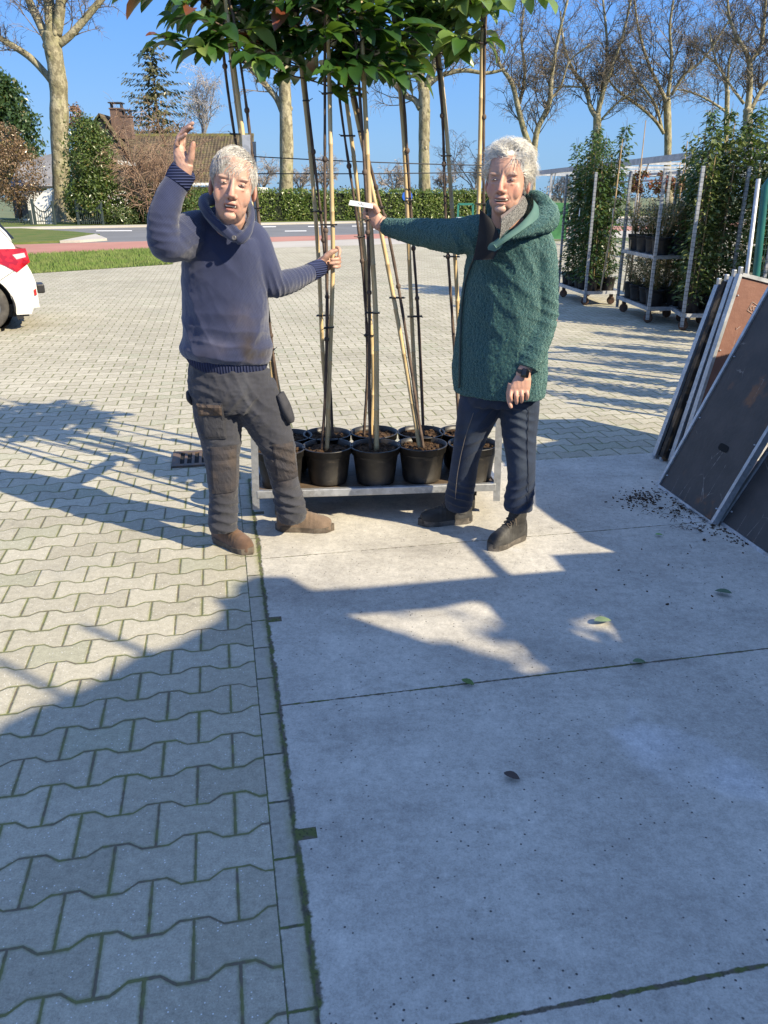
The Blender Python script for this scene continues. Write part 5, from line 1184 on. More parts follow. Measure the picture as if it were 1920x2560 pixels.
def m_fleece():
    P = coords('Object'); c = attr('pig'); W = noise(P, 30, 2, color=True)
    Pd = scalev(P, 1.0); n1 = voro(vec(*[a + (b - .5) * .02 for a, b in zip(xyz(P), xyz(W))]), 85); n2 = noise(P, 130, 3, .7, 1.5)
    c = mulc(c, .80 + n2 * .55 - n1 * .15 + (noise(P, 6, 3) - .5) * .15)
    return {'Base Color': c, 'bump': (n2 * 1.4 - n1 * .8, .012)}
M_FLEECE = mat('green_fleece', m_fleece, rough=.95, spec=.1, **{'Sheen Weight': .6, 'Sheen Roughness': .55, 'Sheen Tint': (.5, .8, .75, 1)})
M_SUEDE = cloth('brown_suede', 200, .0015, .9, .2, .35)
M_LEATHER = cloth('black_leather', 160, .0012, .55, .05, .4)
M_SOLE = vary('rubber_sole', (.07, .055, .042), (.14, .115, .09), 18, .85, .003, 50)
M_SOLEB = vary('dark_sole', (.05, .045, .04), (.13, .115, .10), 18, .85, .003, 50)
M_LACE = mat('lace', color=(.075, .060, .048), rough=.8); M_TEETH = mat('teeth', color=(.62, .56, .46), rough=.35)
M_EYE = mat('eye_dark', color=(.05, .04, .035), rough=.15); M_EYEW = mat('eye_white', color=(.36, .29, .27), rough=.25)
def hairmat(name, c1, c2):
    return vary(name, c1, c2, 70, .45, 0, spec=.4, thr=(.34, .6))
SKIN = np.array((.52, .315, .24))
# ---- head
def head_prims(mb, Cc, Rm, s, mouth='open'):
    Rn = np.array(Rm.to_3x3()); s = np.array(s)
    tmp = MB()
    tmp.sphere((0, .012, .032), (.0745, .096, .085), 28, 20)
    sp = spline([(0, -.002, .062, .069, .080), (0, -.012, .03, .070, .078), (0, -.014, 0, .068, .074), (0, -.016, -.035, .064, .069), (0, -.020, -.065, .057, .063), (0, -.027, -.09, .048, .054), (0, -.035, -.108, .035, .042), (0, -.04, -.115, .016, .024)][::-1], 4)
    tmp.tube([q[:3] for q in sp], [(q[3], q[4]) for q in sp], 28, True, ell=1)
    tmp.tube([(0, -.080, .014), (0, -.094, -.006), (0, -.104, -.024), (0, -.109, -.037), (0, -.098, -.046)], [(.008, .010), (.0085, .011), (.0105, .012), (.0135, .012), (.011, .007)], 14, True, ell=1)
    for q in (-1, 1):
        tmp.sphere((q * .0145, -.0925, -.041), (.0085, .011, .0085), 12, 8)
        tmp.sphere((q * .077, .018, -.012), (.0085, .019, .031), 14, 12, rot=Matrix.Rotation(R(22 * q), 3, 'Z') @ Matrix.Rotation(R(-10), 3, 'X'))
        tmp.sphere((q * .031, -.0765, .0185), (.025, .0095, .0075), 14, 8, rot=Matrix.Rotation(R(-2 * q), 3, 'Y'))
        tmp.sphere((q * .040, -.049, -.032), (.026, .019, .036), 18, 12); tmp.sphere((q * .033, -.032, -.066), (.024, .025, .032), 18, 12)
        tmp.sphere((q * .031, -.0765, .0052), (.0150, .0085, .0042), 14, 8)
        tmp.sphere((q * .031, -.0700, .001), (.0155, .013, .0105), 14, 10)
        tmp.sphere((q * .030, -.0735, -.0135), (.013, .006, .005), 12, 8)
    wl = .026 if mouth == 'smile' else .0215
    tmp.sphere((0, -.086, -.0585), (.022, .011, .009), 14, 10)
    tmp.sphere((0, -.0905, -.0645), (wl, .009, .0052), 16, 10); tmp.sphere((0, -.0885, -.0815), (wl * .85, .0095, .0062), 16, 10)
    tmp.sphere((0, -.0800, -.101), (.023, .014, .015), 14, 10)
    V = np.concatenate(tmp.v) * s @ Rn.T + np.array(Cc[:]); mb.add(V, tmp.f)
def to_local(V, Cc, Rm, s): return ((V - np.array(Cc[:])) @ np.array(Rm.to_3x3())) / np.array(s)
def head_finish(V, colr, Cc, Rm, s, mouth, ruddy=1.0, stubble=0.0):
    Lc = to_local(V, Cc, Rm, s); Rn = np.array(Rm.to_3x3()); x, y, z = Lc.T
    reg = (np.abs(x) < .1) & (y < .12) & (y > -.14) & (z > -.13) & (z < .14)
    fr = np.clip((-y - .02) / .04, 0, 1) * reg; G2 = lambda cx, cz, rx, rz: np.exp(-((x - cx) / rx) ** 2 - ((z - cz) / rz) ** 2)
    d = np.zeros(len(V))                # displacement along local +y (inwards)
    for q in (-1, 1):
        d += .0055 * G2(q * .016, .003, .010, .012) + .0022 * G2(q * .031, .0, .020, .0075)                                  # inner eye corner
        d += .0035 * G2(q * .031, .0105, .018, .0040) + .0022 * G2(q * .031, -.0075, .016, .003)     # lid creases
        nl = .0185 + (-.040 - z) * .52; d += .0022 * np.exp(-((x * q - nl) / .0035) ** 2) * np.exp(-((z + .056) / .019) ** 2)   # nasolabial fold
        d += .0016 * np.exp(-((x * q - (.048 + (z - 0) * -.2)) / .010) ** 2) * (.5 + .5 * np.cos(z * 900)) * np.exp(-((z - 0) / .014) ** 2)   # crow's feet
    wm = .0260 if mouth == 'smile' else .0225
    cz = -.0725 + (6.0 * x * x if mouth == 'smile' else -2 * x * x)
    gap = .0054 if mouth == 'smile' else .0070
    slit = np.exp(-(x / wm) ** 4) * np.exp(-((z - cz) / gap) ** 2)
    d += .011 * slit
    d += .0025 * G2(0, -.0905, .022, .005)
    for k, zz in enumerate((.052, .062, .072)): d += .0011 * np.exp(-((z - zz - .004 * np.cos(x * 60 + k)) / .0022) ** 2) * np.exp(-(x / .04) ** 2)
    d += .0022 * np.exp(-((np.abs(x) - .006) / .0028) ** 2) * np.exp(-((z - .024) / .009) ** 2)
    V = V + (fr * d)[:, None] * Rn[:, 1][None, :]
    w = reg.astype(float)[:, None]
    def tint(mask, c, a=1.0):
        nonlocal colr
        m_ = np.clip(mask * reg * a, 0, 1)[:, None]; colr = colr * (1 - m_) + np.array(c) * m_
    tint(G2(0, -.034, .016, .020) * fr, (.52, .22, .16), .6 * ruddy)
    for q in (-1, 1):
        tint(G2(q * .043, -.03, .020, .020) * fr, (.52, .22, .16), .5 * ruddy); tint(np.exp(-((x - q * .082) / .014) ** 2 - ((y - .018) / .03) ** 2 - ((z + .012) / .04) ** 2), (.52, .20, .15), .7)
        br = np.exp(-((z - (.0205 + .004 * np.exp(-((x * q - .03) / .012) ** 2))) / .0042) ** 2) * (1 / (1 + np.exp(-(x * q - .013) / .002))) * (1 / (1 + np.exp((x * q - .050) / .003)))
        tint(br * fr, (.27, .22, .18), .6)
        tint(G2(q * .031, .0075, .017, .006) * fr, (.42, .24, .19), .4); tint(G2(q * .030, -.011, .015, .004) * fr, (.50, .28, .22), .4)
        tint(G2(q * .031, -.0005, .0145, .0024) * fr, (.09, .06, .05), 1.0)
        tint(G2(q * .009, -.0475, .004, .0028) * (y < -.09), (.10, .04, .03), .9)
    lip = np.exp(-(x / (wm * 1.25)) ** 4) * (np.exp(-((z - cz - .0075) / .0040) ** 2) + np.exp(-((z - cz + .0085) / .0052) ** 2))
    tint(np.clip(lip, 0, 1) * fr, (.44, .17, .145), .9); tint(np.clip(slit * 1.3, 0, 1) * fr, (.09, .025, .02), .95)
    if stubble:
        sb = np.clip(G2(0, -.098, .032, .022) + .8 * G2(0, -.058, .026, .006), 0, 1) * fr; nn = .5 + .5 * fbm(V, 60, 4)
        tint(sb * (.35 + .65 * nn), (.46, .40, .35), stubble)
    return V, colr
def face_bits(parent, Cc, Rm, s, mouth, gaze=0):
    Rn = Rm.to_3x3(); W = lambda v: Vector(Cc) + Rn @ Vector([a * b for a, b in zip(v, s)])
    for q in (-1, 1):
        mb = MB(); mb.sphere(W((q * .031, -.0805, -.0002)), (.0118 * s[0], .0030, .0027), 14, 8, rot=Rn, mi=1)
        mb.sphere(W((q * .031 + gaze, -.0820, .0002)), (.0050, .0024, .0028), 12, 8, rot=Rn); mb.build('eye', [M_EYE, M_EYEW], parent, True)
    mb = MB(); wm = .0235 if mouth == 'smile' else .0180
    P_ = []
    for i in range(-8, 9):
        x = i / 8 * wm; P_.append(W((x, -.0838 + x * x * 16, -.0697 + (5.0 * x * x if mouth == 'smile' else -1.5 * x * x))))
    mb.tube(P_, [.0022] + [.0038] * 15 + [.0022], 8)
    mb.build('teeth', M_TEETH, parent, True)
def hair(parent, Cc, Rm, s, style, m):
    rg = random.Random(8 if style == 'short' else 21); Rn = Rm.to_3x3(); W = lambda v: Vector(Cc) + Rn @ Vector([a * b for a, b in zip(v, s)])
    c0 = Vector((0, .014, .032)); rad = (.0775, .100, .0885)
    def keep(v, mrg=0.0):
        x, y, z = v
        if y < -.02:
            line = (.060 if style == 'short' else .066) - .012 * math.cos(x * 45) - (.008 if style == 'short' and x < -.01 else 0) + (0 if style == 'short' else .002)
            if style != 'short': line += .012 * (abs(x) < .045) - .0
            side = abs(x) > .055
            if side: line = .058 - (abs(x) - .055) * 2.6 - (y + .02) * -.25
            return z > line - mrg
        if y < .028: return z > (.004 if y < .0 else .022) - mrg - (.016 if y < -.0 else 0)
        return z > -.055 - (y - .028) * .5 - mrg
    # close cap
    V = []; F = []; nu, nv = 64, 40; idx = {}
    for j in range(nv + 1):
        for i in range(nu):
            t = math.pi * j / nv; p = 2 * math.pi * i / nu; d = Vector((math.sin(t) * math.cos(p), math.sin(t) * math.sin(p), math.cos(t)))
            cl = 1 + .016 * math.sin(p * 13 + 4 * math.sin(t * 5)) * math.sin(t) + .012 * math.sin(t * 23 + p * 3) + (.05 if style != 'short' else .018)
            v = c0 + Vector((d.x * rad[0] * cl, d.y * rad[1] * cl, d.z * rad[2] * cl)); V.append(W(v)[:]); idx[(i, j)] = keep(c0 + Vector((d.x * rad[0], d.y * rad[1], d.z * rad[2])), -.004)
    for j in range(nv):
        for i in range(nu):
            q = [(i, j), ((i + 1) % nu, j), ((i + 1) % nu, j + 1), (i, j + 1)]
            if all(idx[a] for a in q): F.append(tuple(a[1] * nu + a[0] for a in q))
    cap = MB(); cap.add(V, F)
    n = 4200 if style == 'short' else 8500; VV = []; FF = []; k0 = 0
    while n:
        d = Vector((rg.gauss(0, 1), rg.gauss(0, 1), rg.gauss(0, 1))).normalized(); v = c0 + Vector((d.x * rad[0], d.y * rad[1], d.z * rad[2])) * 1.0
        if not keep(v, .003): continue
        n -= 1; nrm = Vector((d.x / rad[0], d.y / rad[1], d.z / rad[2])).normalized(); x, y, z = v
        clump = Vector((math.sin(v.y * 90 + v.z * 60), math.sin(v.x * 80 + 1), math.sin(v.x * 70 + v.y * 60)))
        if style == 'short':
            top = max(0, min(1, (z - .03) / .05)); fl = Vector((-.55, -1.0, -.25)) * top + Vector((0, .45, -1.0)) * (1 - top)
            L = (.030 + .014 * top) * rg.uniform(.6, 1.15); lift = .32 + .15 * top
            if y < -.055 and z > .05: fl = Vector((-.75, -.5, -.75)); L *= 1.05; lift = .25
        else:
            top = max(0, min(1, (z + .0) / .07)); fl = Vector((.55 if x > -.02 else -.25, .35 - .3 * top, .55)) * top + Vector((.25 * (1 if x > 0 else -1), .75, -.75)) * (1 - top)
            L = (.050 + .034 * top) * rg.uniform(.55, 1.25); lift = .42 + .50 * top
            if y < -.05 and z > .06: fl = Vector((-.35 if x < .02 else .5, -.1, .35)); lift = .75
        fl += clump * (.28 if style == 'short' else .42) + Vector((rg.uniform(-1, 1), rg.uniform(-1, 1), rg.uniform(-1, 1))) * (.16 if style == 'short' else .17)
        t = (fl - nrm * fl.dot(nrm)).normalized(); dr = (t + nrm * lift).normalized(); sd_ = dr.cross(nrm).normalized(); wd = .0010 if style == 'short' else .00085
        p = v * 1.0; P_ = []
        for k in range(5):
            u = k / 4; P_.append(p + dr * (L * u) - nrm * (L * u * u * (.30 if style == 'short' else .40)) + Vector((0, 0, -1)) * (L * u * u * (.12 if style == 'short' else .10)))
        for k, q in enumerate(P_):
            ww = wd * (1.15 - k / 4); a = W(q + sd_ * ww); b = W(q - sd_ * ww); c = W(q + nrm * ww * 1.2); VV += [a[:], b[:], c[:]]
        for k in range(4):
            b_ = k0 + k * 3; FF += [(b_, b_ + 1, b_ + 4, b_ + 3), (b_ + 1, b_ + 2, b_ + 5, b_ + 4), (b_ + 2, b_, b_ + 3, b_ + 5)]
        k0 += 15
    cap.add(VV, FF); return cap.build('hair', m, parent, True)
# ---- hands: finger = chain of world points
def finger(mb, pts, r0=.0092, r1=.0072):
    sp = spline(pts, 4); n = len(sp); rr = [r0 + (r1 - r0) * i / (n - 1) for i in range(n)]
    for i in range(n):                                  # knuckles
        u = i / (n - 1) * (len(pts) - 1); rr[i] *= 1 + .07 * math.exp(-((u - round(u)) / .22) ** 2)
    rr[-1] *= .8; mb.tube([q[:3] for q in sp], rr, 12); mb.sphere(pts[-1], rr[-1] * 1.02, 12, 8)
def shoe(parent, heel, toe, m, msole, w_=.047, h=.072, ankle=.052, boot=False, colf=None, lacec=None, shaft_off=(0, 0)):
    heel, toe = Vector(heel), Vector(toe); heel.z = toe.z = 0; f = (toe - heel); Ln = f.length; f.normalize(); s_ = Vector((-f.y, f.x, 0))
    Wp = lambda u, v, z: heel + f * (u * Ln) + s_ * v + Vector((0, 0, z))
    mb = MB()
    secs = [(.03, .028, .05), (.10, w_ * .70, h * .60 + .022), (.25, w_ * .76, h * .66 + .02), (.42, w_ * .78, h * .56 + .016), (.6, w_ * .92, h * .46 + .012), (.75, w_ * .98, h * .38 + .010), (.88, w_ * .82, h * .33 + .008), (.97, w_ * .48, h * .24 + .006)]
    sp = spline(secs, 4)
    mb.tube([Wp(u, 0, .016 + hh * .80) for u, ww, hh in sp], [(ww, hh * .82) if abs(f.x) > 2 else hh for u, ww, hh in sp], 4) if False else None
    V = []; n = 20
    for u, ww, hh in sp:
        for i in range(n):
            a = 2 * math.pi * i / n; ca, sa = math.cos(a), math.sin(a); zz = .018 + (hh * 2 if sa > 0 else .012) * (abs(sa) ** .9) * (1 if sa > 0 else -1) * .92
            V.append(Wp(u, ww * (abs(ca) ** .75) * (1 if ca > 0 else -1), zz)[:])
    F = [(i * n + k, i * n + (k + 1) % n, (i + 1) * n + (k + 1) % n, (i + 1) * n + k) for i in range(len(sp) - 1) for k in range(n)] + [tuple(range(n))[::-1], tuple(range((len(sp) - 1) * n, len(sp) * n))]
    mb.add(V, F)
    top = .19 if boot else .135
    so = Vector((shaft_off[0], shaft_off[1], 0))
    mb.tube([Wp(.24, 0, .06), Wp(.22, 0, .10), Wp(.20, 0, top) + so], [ankle * .82, ankle * .78, ankle * .80], 20)
    mb.tube([Wp(.52, 0, .075), Wp(.38, 0, .105), Wp(.27, 0, top * .86) + so * .6], [.026, .030, .034], 14)
    V, L, t = remesh(mb, .0045, 3); N = normals(V, L, t)
    V = folds(V, N, [(Wp(.6, 0, .08), .05, f[:], .022, .003), (Wp(.25, 0, .11), .05, (0, 0, 1), .02, .003)], 3)
    c = colf(V) if colf is not None else np.tile((.2, .12, .07), (len(V), 1))
    o = mesh_from('shoe', V, L, t, m, parent, c)
    sb = MB(); prof_ = []; nn = 26
    out = []
    for i in range(nn):
        a = 2 * math.pi * i / nn; u = .5 - .5 * math.cos(a); ww = np.interp(u, [0, .08, .25, .45, .72, .9, 1], [0, .72, .80, .76, 1.02, .78, .0]) * w_ * 1.05
        out.append((u, ww * (1 if math.sin(a) > 0 else -1) if 0 < i < nn else 0))
    for z0, z1, gs in ((.002, .028, 1.0),):
        ring = [(Wp(-.01 + u * 1.03, v * gs, z0)) for u, v in out]; ring2 = [(Wp(-.01 + u * 1.03, v * gs, z1 + .006 * (u < .3) + .012 * max(0, u - .85) / .15)) for u, v in out]
        n = len(ring); sb.add([p[:] for p in ring + ring2], [tuple(range(n)), tuple(range(n, 2 * n))[::-1]] + [(i, (i + 1) % n, n + (i + 1) % n, n + i) for i in range(n)])
    sb.build('sole', msole, o)
    lm = MB(); k = 5 if boot else 3
    for i in range(k):
        u = .56 - i * (.06 if boot else .05); z = .092 + i * (.020 if boot else .012) + (.01 if boot else 0)
        z = np.interp(u, [.2, .3, .45, .6], [top + .01, top * .93 + .012, .130, .100]) if not boot else np.interp(u, [.25, .3, .45, .6], [.185, .165, .128, .092])
        for q in (-1, 1): lm.tube([Wp(u, .024 * q, z - .004), Wp(u - .02, 0, z + .010), Wp(u - .05, -.024 * q, z + .008)], .0034, 6)
    lm.tube([Wp(.36, .0, .15 if boot else .128), Wp(.42, .03, .15 if boot else .125), Wp(.46, .045, .11), Wp(.40, .02, .14 if boot else .122)], .002, 5)
    lm.build('shoelace', M_LACE if lacec is None else lacec, o); return o
# ================================================================== man in the blue sweater
p1 = thing('person', 'white haired man in navy blue sweater and dark work trousers, one arm raised', 'person', G(540, 1168))
C1 = D(503.5, 401, 3.33); R1 = Matrix.Rotation(R(9), 3, 'Z') @ Matrix.Rotation(R(9.5), 3, 'Y') @ Matrix.Rotation(R(-3), 3, 'X'); S1 = (1.07, 1.05, 1.13)
b = MB(); head_prims(b, C1, R1, S1, 'open')
w1 = lambda v: Vector(C1) + R1 @ Vector([a * c for a, c in zip(v, S1)])
b.tube([w1((0, .02, -.04)), w1((0, .022, -.10)), D(498, 505, 3.43), D(492, 560, 3.48)], [(.060, .062), (.058, .060), (.070, .065), (.10, .09)], 20, True, ell=1)
seg(b, [(490, 820, 3.52, 60, .09), (488, 720, 3.5, 62, .10), (485, 600, 3.49, 62, .10), (485, 520, 3.47, 60, .08)])
seg(b, [(430, 505, 3.45, 26), (356, 518, 3.24, 22), (364, 440, 3.25, 20), (385, 392, 3.26, 18), (396, 372, 3.265, 17.5), (401, 352, 3.262, 19, .022)])
seg(b, [(535, 515, 3.49, 26), (585, 612, 3.52, 20), (640, 603, 3.69, 13), (678, 584, 3.83, 13), (694, 577, 3.90, 16)])
seg(b, [(460, 820, 3.52, 34), (478, 985, 3.52, 28), (483, 1120, 3.53, 20)]); seg(b, [(545, 830, 3.52, 34), (605, 990, 3.58, 28), (628, 1110, 3.68, 20)])
# raised hand, palm to the camera side, fingers leaning right
def H1(x, y, dy=0): return DS(400 + x / 11.06, 280 + y / 11.06, 3.265 + dy)[:]
def palm(mb, rows):                      # rows of (left point, right point, thickness)
    for (a, c, th), (a2, c2, th2) in zip(rows[:-1], rows[1:]):
        pass
    P_ = []
    path = [(Vector(a) + Vector(c)) / 2 for a, c, th in rows]; V = []; n = 20
    for a, c, th in rows:
        a, c = Vector(a), Vector(c); m_ = (a + c) / 2; ux = (c - a) / 2; i = rows.index((a[:] if False else rows[0][0], rows[0][1], rows[0][2])) if False else 0
        ax_ = (path[-1] - path[0]).normalized(); nz = ux.cross(ax_).normalized()
        for k in range(n):
            t = 2 * math.pi * k / n; V.append((m_ + ux * (abs(math.cos(t)) ** .8 * (1 if math.cos(t) > 0 else -1)) + nz * th * math.sin(t))[:])
    F = [(i * n + k, i * n + (k + 1) % n, (i + 1) * n + (k + 1) % n, (i + 1) * n + k) for i in range(len(rows) - 1) for k in range(n)] + [tuple(range(n))[::-1], tuple(range((len(rows) - 1) * n, len(rows) * n))]
    mb.add(V, F)
palm(b, [(H1(470, 1720), H1(800, 1760), .022), (H1(400, 1500), H1(870, 1550), .021), (H1(370, 1200), H1(860, 1300), .019), (H1(370, 1000), H1(740, 1150, .01), .016), (H1(400, 860), H1(700, 980, .02), .013)])
finger(b, [H1(450, 930, -.012), H1(500, 770, -.014), H1(610, 700, -.022), H1(715, 610, -.030)], .0088, .0068)       # little finger
finger(b, [H1(500, 900, .004), H1(520, 680, .006), H1(680, 530, -.004), H1(830, 410, -.014)], .0098, .0076)
finger(b, [H1(570, 930, .020), H1(610, 560, .024), H1(780, 410, .014), H1(905, 310, .006)], .0100, .0078)
finger(b, [H1(640, 980, .034), H1(660, 640, .042), H1(770, 500, .036), H1(880, 430, .030)], .0096, .0075)
finger(b, [H1(760, 1480, -.004), H1(850, 1250, -.016), H1(880, 1050, -.020), H1(925, 870, -.022)], .0165, .0098)
# gripping hand
def H2(x, y, dy=0): return DS(740 + x / 10.37, 590 + y / 10.37, 3.955 + dy)[:]
palm(b, [(H2(480, 700, -.05), H2(560, 960, -.05), .022), (H2(600, 560, -.02), H2(680, 960, -.02), .022), (H2(760, 480, .006), H2(800, 930, .006), .020), (H2(860, 480, .020), H2(880, 880, .02), .016), (H2(950, 470, .030), H2(960, 850, .03), .012)])
finger(b, [H2(650, 700, -.038), H2(800, 520, -.042), H2(920, 425, -.040), H2(1040, 375, -.034)], .0175, .0105)
finger(b, [H2(900, 480, .03), H2(1060, 310, .032), H2(1130, 380, .008), H2(1110, 520, -.012)], .0100, .0080)
finger(b, [H2(900, 580, .034), H2(1110, 560, .034), H2(1090, 600, -.010), H2(920, 610, -.026)], .0100, .0080)
finger(b, [H2(900, 690, .034), H2(1120, 660, .032), H2(1080, 700, -.014), H2(880, 712, -.028)], .0100, .0080)
finger(b, [H2(900, 800, .030), H2(1120, 770, .026), H2(1080, 805, -.012), H2(965, 800, -.024)], .0088, .0070)
V, L, t = remesh(b, .0030, 3); c = np.tile(SKIN, (len(V), 1))
V, c = head_finish(V, c, C1, R1, S1, 'open', .9)
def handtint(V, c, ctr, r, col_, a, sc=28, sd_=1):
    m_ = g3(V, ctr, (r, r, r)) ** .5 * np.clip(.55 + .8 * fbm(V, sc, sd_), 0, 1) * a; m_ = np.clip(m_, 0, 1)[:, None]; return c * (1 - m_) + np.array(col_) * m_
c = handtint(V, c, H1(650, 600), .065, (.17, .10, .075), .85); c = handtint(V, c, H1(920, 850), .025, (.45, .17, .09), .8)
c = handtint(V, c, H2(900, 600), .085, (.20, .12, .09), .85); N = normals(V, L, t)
V = folds(V, N, [(H1(650, 1250), .035, (1, 0, .6), .012, .0016), (H2(750, 650, -.02), .03, (.5, 0, 1), .007, .0010)], 7)
body1 = mesh_from('body', V, L, t, M_SKIN, p1, c)
face_bits(p1, C1, R1, S1, 'open'); M_H1 = hairmat('silver_hair', (.36, .345, .32), (.60, .58, .545)); hair(p1, C1, R1, S1, 'short', M_H1)
# sweater
b = MB()
seg(b, [(490, 776, 3.50, 91, .150), (490, 762, 3.50, 96, .162), (489, 730, 3.50, 94, .165), (487, 660, 3.49, 93, .162), (485, 600, 3.48, 92, .152), (486, 550, 3.47, 88, .14), (488, 515, 3.46, 82, .125), (490, 490, 3.455, 66, .105), (496, 470, 3.44, 40, .085)], 32)
seg(b, [(450, 500, 3.45, 44), (418, 506, 3.42, 50), (388, 518, 3.34, 46), (357, 524, 3.245, 38), (352, 480, 3.235, 34), (364, 430, 3.25, 31), (379, 400, 3.26, 28), (394, 372, 3.268, 25)], 24)
seg(b, [(520, 510, 3.48, 44), (543, 530, 3.49, 44), (565, 570, 3.50, 37), (588, 612, 3.53, 30), (620, 609, 3.62, 26), (655, 596, 3.74, 21), (686, 581, 3.85, 18)], 24)
V, L, t = remesh(b, .0055, 9, .5); N = normals(V, L, t)
V = folds(V, N, [(D(383, 500, 3.3), .10, (-1, -.3, -1.2), .035, .005), (D(410, 540, 3.35), .12, (.5, 0, -1), .05, .005), (D(352, 505, 3.2), .06, (.2, 0, 1), .03, .007),
    (D(590, 620, 3.5), .07, (1, .6, .5), .028, .009), (D(640, 600, 3.7), .10, (1, 1, .2), .03, .006), (D(490, 770, 3.35), .16, (.15, 0, 1), .06, .010), (D(430, 700, 3.4), .16, (1, 0, .5), .09, .009), (D(545, 720, 3.4), .14, (1, 0, -.5), .08, .009), (D(480, 560, 3.35), .14, (.8, 0, .9), .10, .006)], 1)
V = V + N * (fbm(V, 6, 2) * .0035)[:, None]
hz = D(490, 770, 3.5).z
sag = np.exp(-((V[:, 2] - hz - .045) / .028) ** 2) * (V[:, 2] > hz - .1); tor = (np.abs(V[:, 0] - D(490, 780, 3.5).x) < .23)
V = V + N * (sag * tor * .010)[:, None]
c = np.tile((.029, .037, .084), (len(V), 1)); c *= (1 + .18 * fbm(V, 3, 5))[:, None]
def stain(V, c, pts, col_, a):
    for ctr, r in pts:
        m_ = np.clip(g3(V, ctr[:], r) * (.75 + .5 * fbm(V, 12, 3)) * a, 0, 1)[:, None]; c = c * (1 - m_) + np.array(col_) * m_
    return c
fw = 3.34
c = stain(V, c, [(D(535, 742, fw), (.04, .12, .035)), (D(538, 770, fw), (.025, .1, .05)), (D(570, 768, fw + .06), (.03, .1, .03))], (.035, .028, .028), 1.05)
c = stain(V, c, [(D(430, 775, fw), (.04, .12, .02)), (D(470, 750, fw), (.05, .12, .03)), (D(525, 690, fw), (.05, .12, .05))], (.085, .075, .10), .6)
c = stain(V, c, [(D(455, 740, fw), (.06, .12, .03))], (.12, .13, .20), .35)
sw = mesh_from('sweater', V, L, t, M_KNIT, p1, c)
# ribs and collar of the sweater
def m_rib(name, c0, k=520, ax_='x'):
    def f():
        P = coords('Object'); x, y, z = xyz(P); r = ((x if ax_ == 'x' else z) * k).cos(); c = mulc(mix(noise(P, 30, 3), c0, tuple(a * 1.25 for a in c0)), .85 + r * .2); return {'Base Color': c, 'bump': (r, .003)}
    return mat(name, f, rough=.95, spec=.1)
M_RIB = m_rib('blue_ribbing', (.030, .038, .085)); M_RIBZ = m_rib('blue_ribbing_cuff', (.035, .045, .105), 620, 'z')
rb = MB(); seg(rb, [(491, 777, 3.505, 87, .138), (491, 770, 3.50, 88, .143), (490, 762, 3.50, 90, .146)], 40); rb.build('hem_ribbing', M_RIB, sw, True)
rb = MB(); seg(rb, [(382, 396, 3.262, 28), (389, 383, 3.266, 29), (397, 369, 3.27, 28), (398.5, 366.5, 3.27, 26)], 28); rb.build('cuff', M_RIBZ, sw, True)
rb = MB(); seg(rb, [(668, 590, 3.79, 20), (680, 584, 3.83, 19.5), (691, 578.5, 3.872, 18), (692, 578, 3.875, 16)], 28); rb.build('cuff', M_RIBZ, sw, True)
cb = MB()
def roll(mb, pts, n=16):
    sp = spline([(*D(x, y, Y), a * K / 680, b_ * K / 680) for x, y, Y, a, b_ in pts], 6); return mb.tube([q[:3] for q in sp], [(q[3], q[4]) for q in sp], n)
roll(cb, [(500, 436, 3.515, 14, 14), (462, 430, 3.50, 14, 15), (441, 436, 3.42, 13, 17), (446, 456, 3.345, 12, 18), (466, 482, 3.30, 11, 17), (489, 503, 3.285, 10, 14), (509, 519, 3.285, 8, 10)])
roll(cb, [(500, 436, 3.515, 14, 14), (528, 440, 3.49, 12, 14), (540, 455, 3.43, 10, 14), (541, 478, 3.36, 10, 14), (534, 500, 3.31, 11, 14), (521, 516, 3.278, 12, 12), (510, 521, 3.275, 8, 8)])
cb.tube([D(478, 470, 3.36), D(496, 490, 3.31), D(514, 505, 3.285)], [.020, .022, .016], 12)
V, L, t = remesh(cb, .005, 4); N = normals(V, L, t); V = folds(V, N, [(D(470, 480, 3.3), .09, (1, 0, 1.2), .022, .006), (D(535, 490, 3.3), .06, (1, 0, -.6), .02, .004)], 9)
cc = np.tile((.028, .036, .082), (len(V), 1)) * (1 + .15 * fbm(V, 6, 5))[:, None]; mesh_from('collar', V, L, t, M_KNIT, sw, cc)
bt = MB(); bp = DS(490 + 778 / 8.194, 350 + 2005 / 8.194, 3.255); bt.lathe(bp, [(.001, -.002), (.0085, -.002), (.0095, .0), (.009, .003), (.006, .0035), (.004, .002), (.001, .002)], 20, rot=Matrix.Rotation(R(80), 3, 'X'))
bt.build('button', mat('grey_button', color=(.10, .095, .095), rough=.3), sw, True)
